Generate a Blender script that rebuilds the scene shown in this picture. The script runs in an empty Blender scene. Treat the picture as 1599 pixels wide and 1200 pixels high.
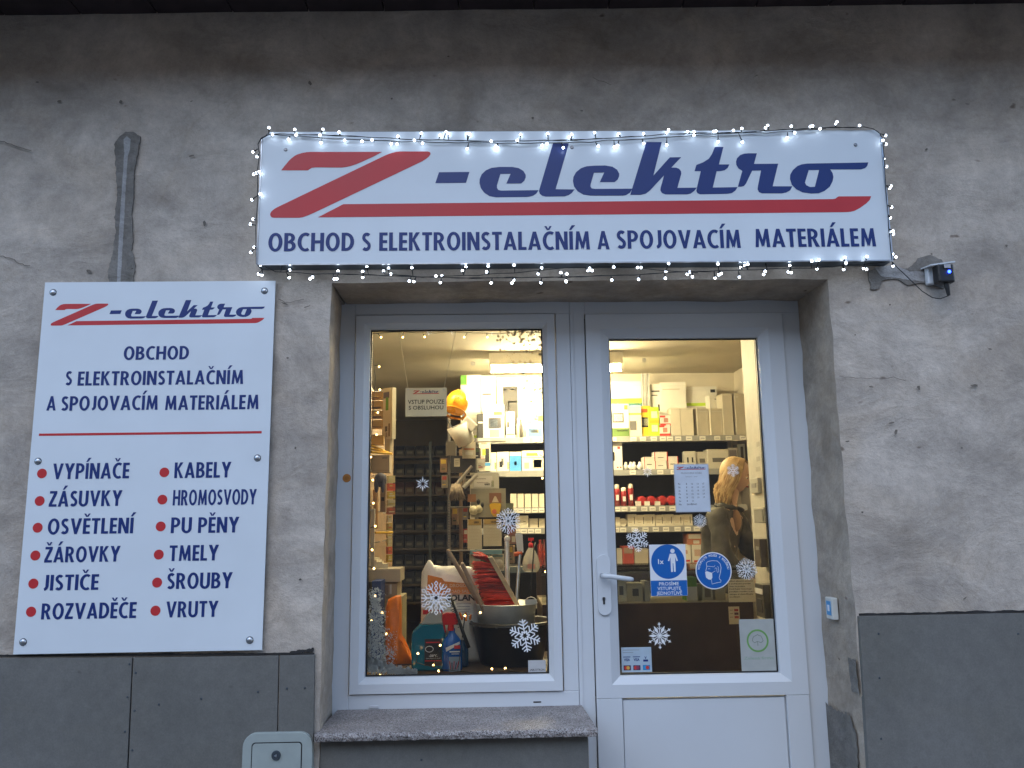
import bpy, math, random
from mathutils import Vector, Matrix, noise
from mathutils.geometry import tessellate_polygon
random.seed(7)
S = bpy.context.scene
COL = S.collection
R = math.radians

# ------------------------------------------------------------------ camera
EYE = Vector((0.0, -3.3, 1.6))
FPX = 1250.0
PITCH, YAW, ROLL = R(9.577), R(1.303), R(-0.80)
_k = Vector((math.sin(YAW)*math.cos(PITCH), math.cos(YAW)*math.cos(PITCH), math.sin(PITCH)))
_r0 = Vector((math.cos(YAW), -math.sin(YAW), 0))
_u0 = _r0.cross(_k)
_r = _r0*math.cos(ROLL)+_u0*math.sin(ROLL)
_u = -_r0*math.sin(ROLL)+_u0*math.cos(ROLL)
cd = bpy.data.cameras.new('camera')
cam = bpy.data.objects.new('camera', cd)
COL.objects.link(cam)
M = Matrix((( _r.x, _u.x, -_k.x, EYE.x), (_r.y, _u.y, -_k.y, EYE.y), (_r.z, _u.z, -_k.z, EYE.z), (0, 0, 0, 1)))
cam.matrix_world = M
cd.sensor_width = 36
cd.lens = FPX/1599*36
cd.clip_start = 0.05
cd.clip_end = 500
S.camera = cam

# ------------------------------------------------------------------ light
W = bpy.data.worlds.new('World')
S.world = W
W.use_nodes = True
wn = W.node_tree
sky = wn.nodes.new('ShaderNodeTexSky')
sky.sky_type = 'NISHITA'
sky.sun_disc = False
sky.sun_elevation = R(14)
sky.sun_rotation = R(60)
sky.air_density = 1.0
sky.dust_density = 2.1
sky.ozone_density = 3.5
wn.links.new(sky.outputs[0], wn.nodes['Background'].inputs[0])
wn.nodes['Background'].inputs[1].default_value = 0.15
sl = bpy.data.lights.new('sun', 'SUN')
sl.energy = 0.36
sl.angle = R(60)
sl.color = (1.0, 0.97, 0.93)
sun = bpy.data.objects.new('sun', sl)
COL.objects.link(sun)
sun.rotation_euler = (R(46), 0, R(-20))
vs = S.view_settings
vs.view_transform = 'Standard'
vs.look = 'None'
vs.gamma = 1
vs.use_curve_mapping = False
vs.exposure = 2.24
S.cycles.max_bounces = 6
S.cycles.sample_clamp_indirect = 4.0

# ------------------------------------------------------------------ pixel -> place
def ray(px, py):
    return _k + _r*((px-799.5)/FPX) - _u*((py-600)/FPX)
def P(px, py, Y):
    d = ray(px, py)
    return EYE + d*((Y-EYE.y)/d.y)
def PXp(px, py, X):
    d = ray(px, py)
    return EYE + d*((X-EYE.x)/d.x)
def XZ(px, py, Y):
    p = P(px, py, Y)
    return p.x, p.z
def zat(py, Y, px=800):
    return P(px, py, Y).z
def xat(px, py, Y):
    return P(px, py, Y).x

# ------------------------------------------------------------------ materials
_mats = {}
def lin(c):
    return tuple(((v/255)/12.92 if v/255 <= 0.04045 else ((v/255+0.055)/1.055)**2.4) for v in c)
def mat(col, rough=0.6, metal=0.0, emit=0.0, name=None, vary=0.06, scale=18, bump=0.0, alpha=None, spec=0.5):
    key = (tuple(round(c, 4) for c in col), rough, metal, emit, vary, scale, bump, alpha, spec)
    if key in _mats:
        return _mats[key]
    m = bpy.data.materials.new(name or 'paint')
    m.use_nodes = True
    n = m.node_tree
    b = n.nodes['Principled BSDF']
    b.inputs['Roughness'].default_value = rough
    b.inputs['Metallic'].default_value = metal
    b.inputs['Specular IOR Level'].default_value = spec
    b.inputs['Base Color'].default_value = (*col, 1)
    if vary > 0 and not emit:
        tc = n.nodes.new('ShaderNodeTexCoord')
        nz = n.nodes.new('ShaderNodeTexNoise')
        nz.inputs['Scale'].default_value = scale
        nz.inputs['Detail'].default_value = 5
        n.links.new(tc.outputs['Object'], nz.inputs['Vector'])
        mr = n.nodes.new('ShaderNodeMapRange')
        mr.inputs[1].default_value = 0.3
        mr.inputs[2].default_value = 0.7
        mr.inputs[3].default_value = 1-vary*1.6
        mr.inputs[4].default_value = 1+vary*0.7
        n.links.new(nz.outputs['Fac'], mr.inputs[0])
        mx = n.nodes.new('ShaderNodeVectorMath')
        mx.operation = 'SCALE'
        mx.inputs[0].default_value = col
        n.links.new(mr.outputs[0], mx.inputs['Scale'])
        n.links.new(mx.outputs[0], b.inputs['Base Color'])
        mr2 = n.nodes.new('ShaderNodeMapRange')
        mr2.inputs[3].default_value = max(0, rough-0.08)
        mr2.inputs[4].default_value = min(1, rough+0.08)
        n.links.new(nz.outputs['Fac'], mr2.inputs[0])
        n.links.new(mr2.outputs[0], b.inputs['Roughness'])
        if bump:
            bp = n.nodes.new('ShaderNodeBump')
            bp.inputs['Strength'].default_value = bump
            bp.inputs['Distance'].default_value = 0.01
            n.links.new(nz.outputs['Fac'], bp.inputs['Height'])
            n.links.new(bp.outputs[0], b.inputs['Normal'])
    if emit:
        b.inputs['Emission Color'].default_value = (*col, 1)
        b.inputs['Emission Strength'].default_value = emit
    if alpha is not None:
        b.inputs['Alpha'].default_value = alpha
    _mats[key] = m
    return m

def plaster(name, dark, light, warm, sc=1.0, bumpk=1.0, lines=0.95, sweep=0.20):
    m = bpy.data.materials.new(name)
    m.use_nodes = True
    n = m.node_tree
    L = n.links.new
    b = n.nodes['Principled BSDF']
    b.inputs['Roughness'].default_value = 0.92
    b.inputs['Specular IOR Level'].default_value = 0.25
    g = n.nodes.new('ShaderNodeNewGeometry')
    def nz(scale, detail, rough=0.55, dist=0.0, stretch=None):
        t = n.nodes.new('ShaderNodeTexNoise')
        t.inputs['Scale'].default_value = scale*sc
        t.inputs['Detail'].default_value = detail
        t.inputs['Roughness'].default_value = rough
        t.inputs['Distortion'].default_value = dist
        if stretch:
            mp = n.nodes.new('ShaderNodeMapping')
            mp.inputs['Scale'].default_value = stretch
            mp.inputs['Location'].default_value = (stretch[0]*3.3, 1.7, stretch[2]*5.1)
            L(g.outputs['Position'], mp.inputs[0]); L(mp.outputs[0], t.inputs['Vector'])
        else:
            L(g.outputs['Position'], t.inputs['Vector'])
        return t.outputs['Fac']
    def ramp(src, a, bb, c0, c1):
        r = n.nodes.new('ShaderNodeValToRGB')
        r.color_ramp.elements[0].position = a
        r.color_ramp.elements[1].position = bb
        r.color_ramp.elements[0].color = (*c0, 1)
        r.color_ramp.elements[1].color = (*c1, 1)
        L(src, r.inputs[0])
        return r.outputs[0]
    def mix(f, a, bb, mode='MIX'):
        x = n.nodes.new('ShaderNodeMix')
        x.data_type = 'RGBA'
        x.blend_type = mode
        if isinstance(f, float): x.inputs[0].default_value = f
        else: L(f, x.inputs[0])
        L(a, x.inputs[6]); L(bb, x.inputs[7])
        return x.outputs[2]
    big = nz(1.3, 6, 0.6, 0.6)
    base = ramp(big, 0.32, 0.68, dark, light)
    w = nz(2.1, 4, 0.5, 1.2, (1, 1, 1.6))
    rgbw = n.nodes.new('ShaderNodeRGB'); rgbw.outputs[0].default_value = (*warm, 1)
    base = mix(ramp(w, 0.45, 0.72, (0, 0, 0), (0.65,)*3), base, rgbw.outputs[0])
    # trowel sweeps
    sw = nz(2.6, 9, 0.66, 0.5, (1.0, 1, 1.5))
    base = mix(1.0, base, ramp(sw, 0.30, 0.72, (1-sweep*1.5,)*3, (1+sweep,)*3), 'MULTIPLY')
    # contour-like trowel edges: thin darker lines where a distorted noise crosses a level
    ln = nz(0.9, 3, 0.5, 1.1)
    r2 = n.nodes.new('ShaderNodeValToRGB')
    r2.color_ramp.elements[0].position = 0.492; r2.color_ramp.elements[0].color = (1, 1, 1, 1)
    r2.color_ramp.elements[1].position = 0.508; r2.color_ramp.elements[1].color = (1, 1, 1, 1)
    e = r2.color_ramp.elements.new(0.5); e.color = (lines, lines*.99, lines*.97, 1)
    L(ln, r2.inputs[0])
    base = mix(1.0, base, r2.outputs[0], 'MULTIPLY')
    fine = nz(38, 8, 0.7)
    base = mix(1.0, base, ramp(fine, 0.3, 0.7, (0.90,)*3, (1.09,)*3), 'MULTIPLY')
    mid = nz(11, 7, 0.62, 0.3)
    base = mix(1.0, base, ramp(mid, 0.30, 0.70, (1-sweep*.75,)*3, (1+sweep*.5,)*3), 'MULTIPLY')
    grain = nz(230, 3, 0.7)
    base = mix(1.0, base, ramp(grain, 0.3, 0.7, (0.90,)*3, (1.08,)*3), 'MULTIPLY')
    # small dark pits and scratches
    pit = nz(9, 2, 0.5, 0.0, (1, 1, 1.6))
    base = mix(1.0, base, ramp(pit, 0.215, 0.26, (0.42, 0.38, 0.36), (1, 1, 1)), 'MULTIPLY')
    L(base, b.inputs['Base Color'])
    def bump(src, dist, prev=None):
        bp = n.nodes.new('ShaderNodeBump')
        bp.inputs['Strength'].default_value = 1.0
        bp.inputs['Distance'].default_value = dist*bumpk
        L(src, bp.inputs['Height'])
        if prev: L(prev, bp.inputs['Normal'])
        return bp.outputs[0]
    nn = bump(sw, 0.016)
    nn = bump(fine, 0.0042, nn)
    nn = bump(grain, 0.0009, nn)
    nn = bump(pit, 0.004, nn)
    L(nn, b.inputs['Normal'])
    return m

PLASTER = plaster('rough_cement_plaster', (0.375, 0.33, 0.285), (0.575, 0.505, 0.435), (0.475, 0.395, 0.315))
REVEALP = plaster('reveal_plaster', (0.38, 0.32, 0.26), (0.47, 0.40, 0.33), (0.42, 0.335, 0.25), 1.5, 0.6)
MORTARD = plaster('wet_mortar', (0.20, 0.185, 0.165), (0.26, 0.24, 0.22), (0.23, 0.21, 0.18), 3)
MORTARL = plaster('fresh_mortar', (0.36, 0.35, 0.34), (0.44, 0.43, 0.43), (0.40, 0.39, 0.38), 3)
CLAD = plaster('fibre_cement', (0.135, 0.132, 0.122), (0.172, 0.168, 0.157), (0.155, 0.150, 0.132), 0.7, 0.12, 1.0, 0.04)
GRANITE = plaster('granite', (0.26, 0.235, 0.22), (0.40, 0.37, 0.35), (0.30, 0.27, 0.25), 6, 0.5, 1.0, 0.2)
def granite():
    m = bpy.data.materials.new('speckled_granite'); m.use_nodes = True
    n = m.node_tree; L = n.links.new; b = n.nodes['Principled BSDF']; b.inputs['Roughness'].default_value = .6
    g = n.nodes.new('ShaderNodeNewGeometry')
    v = n.nodes.new('ShaderNodeTexVoronoi'); v.inputs['Scale'].default_value = 300; L(g.outputs['Position'], v.inputs['Vector'])
    r = n.nodes.new('ShaderNodeValToRGB'); r.color_ramp.interpolation = 'CONSTANT'
    for i, (p, c) in enumerate(((0, (.10, .085, .08)), (.16, (.40, .35, .33)), (.45, (.52, .48, .46)), (.72, (.30, .24, .22)), (.88, (.62, .60, .58)))):
        e = r.color_ramp.elements[i] if i < 2 else r.color_ramp.elements.new(p)
        e.position = p; e.color = (*c, 1)
    s_ = n.nodes.new('ShaderNodeSeparateColor'); L(v.outputs['Color'], s_.inputs[0]); L(s_.outputs[0], r.inputs[0])
    nz = n.nodes.new('ShaderNodeTexNoise'); nz.inputs['Scale'].default_value = 7; nz.inputs['Detail'].default_value = 6; L(g.outputs['Position'], nz.inputs['Vector'])
    mr = n.nodes.new('ShaderNodeMapRange'); mr.inputs[1].default_value = .3; mr.inputs[2].default_value = .7; mr.inputs[3].default_value = .48; mr.inputs[4].default_value = .80; L(nz.outputs['Fac'], mr.inputs[0])
    mm = n.nodes.new('ShaderNodeVectorMath'); mm.operation = 'SCALE'; L(r.outputs[0], mm.inputs[0]); L(mr.outputs[0], mm.inputs['Scale']); L(mm.outputs[0], b.inputs['Base Color'])
    return m
GRANITE = granite()
PVC = mat((0.62, 0.645, 0.67), 0.32, name='white_pvc', vary=0.02, scale=3)
PVCD = mat((0.56, 0.58, 0.61), 0.4, name='white_pvc_bead', vary=0.02, scale=3)
RUBBER = mat((0.012, 0.012, 0.013), 0.5, name='rubber')
SIGNW = mat((0.67, 0.72, 0.76), 0.38, name='sign_white', vary=0.025, scale=4)
PRED = mat((0.52, 0.035, 0.04), 0.36, name='print_red', vary=0.04, scale=5, spec=.35)
PBLUE = mat((0.014, 0.035, 0.165), 0.36, name='print_blue', vary=0.03, scale=5, spec=.35)
STEEL = mat((0.50, 0.52, 0.55), 0.35, 1.0, name='steel', vary=0.1)
ZINC = mat((0.74, 0.74, 0.72), 0.40, 0.5, name='zinc', vary=0.15, scale=9)
DARKST = mat((0.06, 0.075, 0.09), 0.5, 0.4, name='dark_steel')
CABLE = mat((0.01, 0.012, 0.013), 0.5, name='black_cable', vary=0)
BLACK = mat((0.012, 0.012, 0.013), 0.4, name='black_plastic')
WHITE = mat((0.74, 0.73, 0.70), 0.55, name='white_card')
INTW = mat((0.62, 0.56, 0.44), 0.9, name='interior_paint', vary=0.08, scale=2.2, bump=0.1)
DARKW = mat((0.035, 0.035, 0.036), 0.8, name='dark_panel')
BROWN = mat((0.060, 0.036, 0.026), 0.45, name='brown_laminate', vary=0.2, scale=6)
WOOD = mat((0.46, 0.34, 0.21), 0.6, name='pale_wood', vary=0.2, scale=25)
PAPER = mat((0.72, 0.70, 0.66), 0.7, name='paper', vary=0.03)
STBLUE = mat((0.008, 0.125, 0.44), 0.35, name='sticker_blue', vary=0.02)
STWHITE = mat((0.78, 0.80, 0.84), 0.4, name='sticker_white', vary=0.02)
INK = mat((0.03, 0.03, 0.035), 0.6, name='ink', vary=0)
GREYINK = mat((0.25, 0.26, 0.28), 0.6, name='grey_ink', vary=0)
GREEN = mat((0.10, 0.35, 0.05), 0.45, name='green_print')
FLAKE = mat((0.82, 0.83, 0.84), 0.6, name='flake_white', vary=0.03)
COOL = mat((0.72, 0.84, 1.0), 0.3, emit=3.6, name='cool_led')
WARM = mat((1.0, 0.55, 0.17), 0.3, emit=3.4, name='warm_led')
TUBE = mat((1.0, 0.82, 0.49), 0.3, emit=72, name='fluorescent_tube')

def glass_mat(name, tint=(1, 1, 1), refl=1.0):
    m = bpy.data.materials.new(name); m.use_nodes = True
    n = m.node_tree; n.nodes.clear(); L = n.links.new
    o = n.nodes.new('ShaderNodeOutputMaterial'); t = n.nodes.new('ShaderNodeBsdfTransparent'); t.inputs[0].default_value = (*tint, 1)
    g = n.nodes.new('ShaderNodeBsdfGlossy'); g.inputs['Roughness'].default_value = 0.01
    f = n.nodes.new('ShaderNodeFresnel'); f.inputs[0].default_value = 1.5
    k = n.nodes.new('ShaderNodeMath'); k.operation = 'MULTIPLY'; k.inputs[1].default_value = refl
    x = n.nodes.new('ShaderNodeMixShader')
    L(f.outputs[0], k.inputs[0]); L(k.outputs[0], x.inputs[0]); L(t.outputs[0], x.inputs[1]); L(g.outputs[0], x.inputs[2]); L(x.outputs[0], o.inputs[0])
    return m
GLASS = glass_mat('window_glass', (0.93, 0.95, 0.94))
CLEAR = glass_mat('clear_plastic', (0.86, 0.88, 0.86), 2.0)

def spray_mat():
    m = bpy.data.materials.new('snow_spray'); m.use_nodes = True
    n = m.node_tree; L = n.links.new; b = n.nodes['Principled BSDF']
    b.inputs['Base Color'].default_value = (0.75, 0.76, 0.78, 1); b.inputs['Roughness'].default_value = 0.9
    tc = n.nodes.new('ShaderNodeTexCoord'); nz = n.nodes.new('ShaderNodeTexNoise'); nz.inputs['Scale'].default_value = 60; nz.inputs['Detail'].default_value = 9; nz.inputs['Roughness'].default_value = 0.75
    r = n.nodes.new('ShaderNodeMapRange'); r.inputs[1].default_value = 0.38; r.inputs[2].default_value = 0.52; r.inputs[3].default_value = 0.12; r.inputs[4].default_value = 0.95
    L(tc.outputs['Object'], nz.inputs['Vector']); L(nz.outputs['Fac'], r.inputs[0]); L(r.outputs[0], b.inputs['Alpha'])
    return m
SPRAY = spray_mat()

# ------------------------------------------------------------------ mesh builder
class MB:
    def __init__(s):
        s.v = []; s.f = []; s.m = []; s.mats = []; s.smooth = []
    def mi(s, m):
        if m not in s.mats: s.mats.append(m)
        return s.mats.index(m)
    def add(s, vs, fs, m, smooth=False):
        o = len(s.v); i = s.mi(m)
        s.v += [Vector(v) for v in vs]
        for f in fs:
            s.f.append([o+k for k in f]); s.m.append(i); s.smooth.append(smooth)
        return s
    def box(s, x0, x1, y0, y1, z0, z1, m, rot=0, tilt=0):
        c = Vector(((x0+x1)/2, (y0+y1)/2, z0))
        vs = [Vector((x, y, z)) for z in (z0, z1) for (x, y) in ((x0, y0), (x1, y0), (x1, y1), (x0, y1))]
        if rot or tilt:
            mr = Matrix.Rotation(rot, 3, 'Z') @ Matrix.Rotation(tilt, 3, 'Y')
            vs = [c + mr @ (v-c) for v in vs]
        return s.add(vs, [(0, 3, 2, 1), (4, 5, 6, 7), (0, 1, 5, 4), (1, 2, 6, 5), (2, 3, 7, 6), (3, 0, 4, 7)], m)
    def prism(s, pts, y0, y1, m):           # pts = [(x,z)] in a plane of constant Y, front at y0
        n = len(pts)
        a = sum(pts[i][0]*pts[(i+1) % n][1]-pts[(i+1) % n][0]*pts[i][1] for i in range(n))
        if a < 0: pts = pts[::-1]
        vs = [(x, y0, z) for x, z in pts]+[(x, y1, z) for x, z in pts]
        tris = tessellate_polygon([[Vector((x, z, 0)) for x, z in pts]])
        fs = []
        for t in tris:
            p = [Vector((pts[k][0], pts[k][1], 0)) for k in t]
            up = (p[1]-p[0]).cross(p[2]-p[0]).z > 0
            t = tuple(t) if up else tuple(t)[::-1]
            fs.append(t); fs.append(tuple(k+n for k in t[::-1]))
        for i in range(n):
            j = (i+1) % n
            fs.append((j, i, i+n, j+n))
        return s.add(vs, fs, m)
    def holed(s, outer, hole, y, m):
        pts = outer+hole
        tris = tessellate_polygon([[Vector((x, z, 0)) for x, z in outer], [Vector((x, z, 0)) for x, z in hole]])
        fs = []
        for t in tris:
            p = [Vector((pts[k][0], pts[k][1], 0)) for k in t]
            fs.append(tuple(t) if (p[1]-p[0]).cross(p[2]-p[0]).z > 0 else tuple(t)[::-1])
        return s.add([(x, y, z) for x, z in pts], fs, m)
    def flat(s, pts, y, m):
        tris = tessellate_polygon([[Vector((x, z, 0)) for x, z in pts]])
        fs = []
        for t in tris:
            p = [Vector((pts[k][0], pts[k][1], 0)) for k in t]
            fs.append(tuple(t) if (p[1]-p[0]).cross(p[2]-p[0]).z > 0 else tuple(t)[::-1])
        return s.add([(x, y, z) for x, z in pts], fs, m)
    def cyl(s, a, b, r0, r1, m, n=12, caps=True, smooth=True):
        a, b = Vector(a), Vector(b)
        d = (b-a).normalized()
        t = d.cross(Vector((0, 0, 1)))
        if t.length < 1e-3: t = d.cross(Vector((0, 1, 0)))
        t.normalize(); w = d.cross(t)
        vs = []
        for c, r in ((a, r0), (b, r1)):
            for i in range(n):
                an = 2*math.pi*i/n
                vs.append(c+(t*math.cos(an)+w*math.sin(an))*r)
        s.add(vs, [(i, i+n, (i+1) % n+n, (i+1) % n) for i in range(n)], m, smooth)
        if caps:
            s.add(vs[:n], [tuple(range(n))], m); s.add(vs[n:], [tuple(range(n-1, -1, -1))], m)
        return s
    def tube(s, pts, r, m, n=6):
        pts = [Vector(p) for p in pts]
        rings = []
        for i, p in enumerate(pts):
            d = (pts[min(i+1, len(pts)-1)]-pts[max(i-1, 0)]).normalized()
            t = d.cross(Vector((0, 1, 0.01)))
            if t.length < 1e-3: t = d.cross(Vector((1, 0, 0)))
            t.normalize(); w = d.cross(t)
            rr = r[i] if isinstance(r, (list, tuple)) else r
            rings.append([p+(t*math.cos(2*math.pi*k/n)+w*math.sin(2*math.pi*k/n))*rr for k in range(n)])
        vs = [v for g in rings for v in g]
        fs = [(i*n+k, (i+1)*n+k, (i+1)*n+(k+1) % n, i*n+(k+1) % n) for i in range(len(pts)-1) for k in range(n)]
        fs += [tuple(range(n)), tuple(range((len(pts)-1)*n+n-1, (len(pts)-1)*n-1, -1))]
        return s.add(vs, fs, m, True)
    def lathe(s, c, prof, m, n=24, sx=1, sy=1):   # prof [(r,z)]
        c = Vector(c)
        vs = [c+Vector((r*sx*math.cos(2*math.pi*k/n), r*sy*math.sin(2*math.pi*k/n), z)) for r, z in prof for k in range(n)]
        fs = [(i*n+k, i*n+(k+1) % n, (i+1)*n+(k+1) % n, (i+1)*n+k) for i in range(len(prof)-1) for k in range(n)]
        return s.add(vs, fs, m, True)
    def ball(s, c, rx, ry, rz, m, n=12, k=8):
        c = Vector(c)
        prof = [(math.sin(math.pi*i/k), -math.cos(math.pi*i/k)) for i in range(k+1)]
        vs = [c+Vector((rx*r*math.cos(2*math.pi*j/n), ry*r*math.sin(2*math.pi*j/n), rz*z)) for r, z in prof for j in range(n)]
        fs = [(i*n+j, i*n+(j+1) % n, (i+1)*n+(j+1) % n, (i+1)*n+j) for i in range(k) for j in range(n)]
        return s.add(vs, fs, m, True)
    def xform(s, mtx, start=0):
        for i in range(start, len(s.v)): s.v[i] = mtx @ s.v[i]
        return s
    def build(s, name, parent=None, bevel=0, **kw):
        me = bpy.data.meshes.new(name)
        if parent is not None:
            org = Vector(parent['_org'])
        else:
            lo = [min(v[i] for v in s.v) for i in range(3)]; hi = [max(v[i] for v in s.v) for i in range(3)]
            org = Vector(((lo[0]+hi[0])/2, (lo[1]+hi[1])/2, lo[2]))
        me.from_pydata([tuple(v-org) for v in s.v], [], s.f)
        for m in s.mats: me.materials.append(m)
        me.polygons.foreach_set('material_index', s.m)
        me.polygons.foreach_set('use_smooth', s.smooth)
        me.update()
        o = bpy.data.objects.new(name, me)
        COL.objects.link(o)
        o['_org'] = tuple(org)
        if parent is not None: o.parent = parent
        else: o.location = org
        if bevel:
            b = o.modifiers.new('edge', 'BEVEL'); b.width = bevel; b.segments = 2; b.limit_method = 'ANGLE'
        tag(o, **kw)
        return o

def tag(o, label=None, cat=None, group=None, kind=None):
    if label: o['label'] = label
    if cat: o['category'] = cat
    if group: o['group'] = group
    if kind: o['kind'] = kind
    return o
def root(name, loc, label, cat, group=None):
    o = bpy.data.objects.new(name, None)
    COL.objects.link(o); o.location = loc; o['_org'] = tuple(loc)
    o.empty_display_size = 0.05
    return tag(o, label, cat, group)
def ragged(pts, amp, step, seed=0):
    rnd = random.Random(seed); out = []
    n = len(pts)
    for i in range(n):
        a, b = Vector(pts[i]), Vector(pts[(i+1) % n])
        k = max(1, int((b-a).length/step))
        nr = Vector((-(b-a).y, (b-a).x)).normalized() if (b-a).length > 0 else Vector((0, 0))
        for j in range(k):
            p = a.lerp(b, j/k)+nr*rnd.uniform(-amp, amp)
            out.append((p.x, p.y))
    return out

# ------------------------------------------------------------------ condensed sign lettering (drawn by strokes)
VW, HW = 0.195, 0.16
def g_ring(cx, cy, rx, ry, a0=0, a1=360, w=VW, h=HW, n=24):
    out = []
    N = max(3, int(n*abs(a1-a0)/360))
    for i in range(N):
        a, b = R(a0+(a1-a0)*i/N), R(a0+(a1-a0)*(i+1)/N)
        out.append([(cx+rx*math.cos(a), cy+ry*math.sin(a)), (cx+rx*math.cos(b), cy+ry*math.sin(b)),
                    (cx+(rx-w)*math.cos(b), cy+(ry-h)*math.sin(b)), (cx+(rx-w)*math.cos(a), cy+(ry-h)*math.sin(a))])
    return out
def g_stroke(pts, w):
    L, Rr = [], []
    pts = [Vector(p) for p in pts]
    for i, p in enumerate(pts):
        d = (pts[min(i+1, len(pts)-1)]-pts[max(i-1, 0)]).normalized()
        nn = Vector((-d.y, d.x))*(w/2)
        L.append(p+nn); Rr.append(p-nn)
    return [[tuple(L[i]), tuple(L[i+1]), tuple(Rr[i+1]), tuple(Rr[i])] for i in range(len(pts)-1)]
def g_bar(x0, y0, x1, y1): return [(x0, y0), (x1, y0), (x1, y1), (x0, y1)]
def arc(cx, cy, rx, ry, a0, a1, n=8):
    return [(cx+rx*math.cos(R(a0+(a1-a0)*i/n)), cy+ry*math.sin(R(a0+(a1-a0)*i/n))) for i in range(n+1)]
def glyph(c):
    V = VW; H = HW
    if c == 'O': return g_ring(.36, .5, .36, .52), .72
    if c == 'C': return g_ring(.40, .5, .40, .52, 58, 302)+[], .60
    if c == 'D': return [g_bar(0, 0, V, 1), g_bar(V, 0, .24, H), g_bar(V, 1-H, .24, 1)]+g_ring(.24, .5, .40, .5, -90, 90), .64
    if c == 'B': return [g_bar(0, 0, V, 1), g_bar(V, 0, .26, .15), g_bar(V, .85, .25, 1), g_bar(V, .43, .26, .57)]+g_ring(.25, .735, .29, .265, -90, 90, V, .14)+g_ring(.26, .285, .33, .285, -90, 90, V, .14), .59
    if c == 'P': return [g_bar(0, 0, V, 1), g_bar(V, .85, .25, 1), g_bar(V, .37, .25, .52)]+g_ring(.25, .685, .32, .315, -90, 90, V, .15), .57
    if c == 'R': return [g_bar(0, 0, V, 1), g_bar(V, .85, .24, 1), g_bar(V, .41, .24, .56)]+g_ring(.24, .705, .31, .295, -90, 90, V, .15)+[[(.22, .47), (.40, .47), (.62, 0), (.40, 0)]], .62
    if c == 'E': return [g_bar(0, 0, V, 1), g_bar(V, 0, .44, H), g_bar(V, 1-H, .44, 1), g_bar(V, .42, .42, .58)], .44
    if c == 'L': return [g_bar(0, 0, V, 1), g_bar(V, 0, .44, H)], .44
    if c == 'H': return [g_bar(0, 0, V, 1), g_bar(.46, 0, .46+V, 1), g_bar(V, .42, .46, .59)], .655
    if c == 'I': return [g_bar(0, 0, V, 1)], V
    if c == 'T': return [g_bar(.165, 0, .165+V, 1-H), g_bar(0, 1-H, .525, 1)], .525
    if c == 'J': return [g_bar(.17, .28, .17+V, 1)]+g_ring(.045, .28, .32, .30, -75, 0, V, .16), .365
    if c == 'U': return [g_bar(0, .3, V, 1), g_bar(.44, .3, .44+V, 1)]+g_ring(.3175, .3, .3175, .32, 180, 360), .635
    if c == 'N': return [g_bar(0, 0, V, 1), g_bar(.46, 0, .46+V, 1), [(0.02, 1), (.21, 1), (.635, 0), (.445, 0)]], .655
    if c == 'M': return [[(0.03, 0), (.20, 0), (.27, 1), (.10, 1)][::1], [(.63, 0), (.82, 0), (.75, 1), (.58, 1)], [(.10, 1), (.27, 1), (.475, .22), (.375, .0)], [(.58, 1), (.75, 1), (.475, .0), (.375, .22)]], .84
    if c == 'A': return [[(0, 0), (.195, 0), (.40, .86), (.44, 1), (.26, 1)], [(.505, 0), (.70, 0), (.44, 1), (.26, 1), (.30, .86)], g_bar(.17, .19, .53, .33)], .70
    if c == 'V': return [[(0, 1), (.20, 1), (.40, .16), (.43, 0), (.27, 0)], [(.50, 1), (.70, 1), (.43, 0), (.27, 0), (.30, .16)]], .70
    if c == 'Y': return [g_bar(.235, 0, .235+V, .46), [(0, 1), (.21, 1), (.43, .46), (.235, .40)], [(.46, 1), (.67, 1), (.43, .40), (.235, .46)]], .67
    if c == 'K': return [g_bar(0, 0, V, 1), [(V-.02, .46), (V-.02, .62), (.37, 1), (.58, 1), (.27, .52)], [(.20, .52), (.30, .62), (.62, 0), (.40, 0)]], .62
    if c == 'Z': return [g_bar(0, 0, .52, H), g_bar(.02, 1-H, .51, 1), [(0, H), (.21, H), (.51, 1-H), (.30, 1-H)]], .52
    if c == 'S':
        pts = arc(.265, .735, .165, .185, 38, 235, 9)+arc(.235, .275, .175, .195, 55, -142, 9)
        return g_stroke(pts, .175), .50
    if c == ' ': return [], .22
    return [], .3
BASE = {'Č': 'C', 'Í': 'I', 'Á': 'A', 'Ě': 'E', 'Ž': 'Z', 'Š': 'S', 'Ň': 'N'}
def sign_text(mb, txt, x0, x1, zb, cap, y, m, sp=0.085):
    polys = []; x = 0
    for ch in txt:
        b = BASE.get(ch, ch)
        g, w = glyph(b)
        polys += [[(px+x, py) for px, py in q] for q in g]
        cx = x+w/2
        if ch in 'ČĚŽŠ': polys += [[(cx-.20, 1.30), (cx-.08, 1.30), (cx+.03, 1.10), (cx-.06, 1.08)], [(cx+.20, 1.30), (cx+.08, 1.30), (cx-.03, 1.10), (cx+.06, 1.08)]]
        if ch in 'ÍÁ': polys += [[(cx-.10, 1.08), (cx+.02, 1.08), (cx+.24, 1.34), (cx+.05, 1.34)]]
        x += w+sp
    x -= sp
    k = (x1-x0)/x
    for i, q in enumerate(polys):
        mb.flat([(x0+px*k, zb+py*cap) for px, py in q], y-0.00012*(i % 5), m)

def words_px(mb, txt, a, b, py, cap, Y, m, dy=0.0008):
    """place a word whose baseline runs from pixel a to b at pixel row py on the plane Y"""
    p, q = P(a, py, Y), P(b, py, Y)
    t = P(a, py-cap, Y)
    sign_text(mb, txt, p.x, q.x, (p.z+q.z)/2, t.z-p.z, Y-dy, m)

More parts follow.
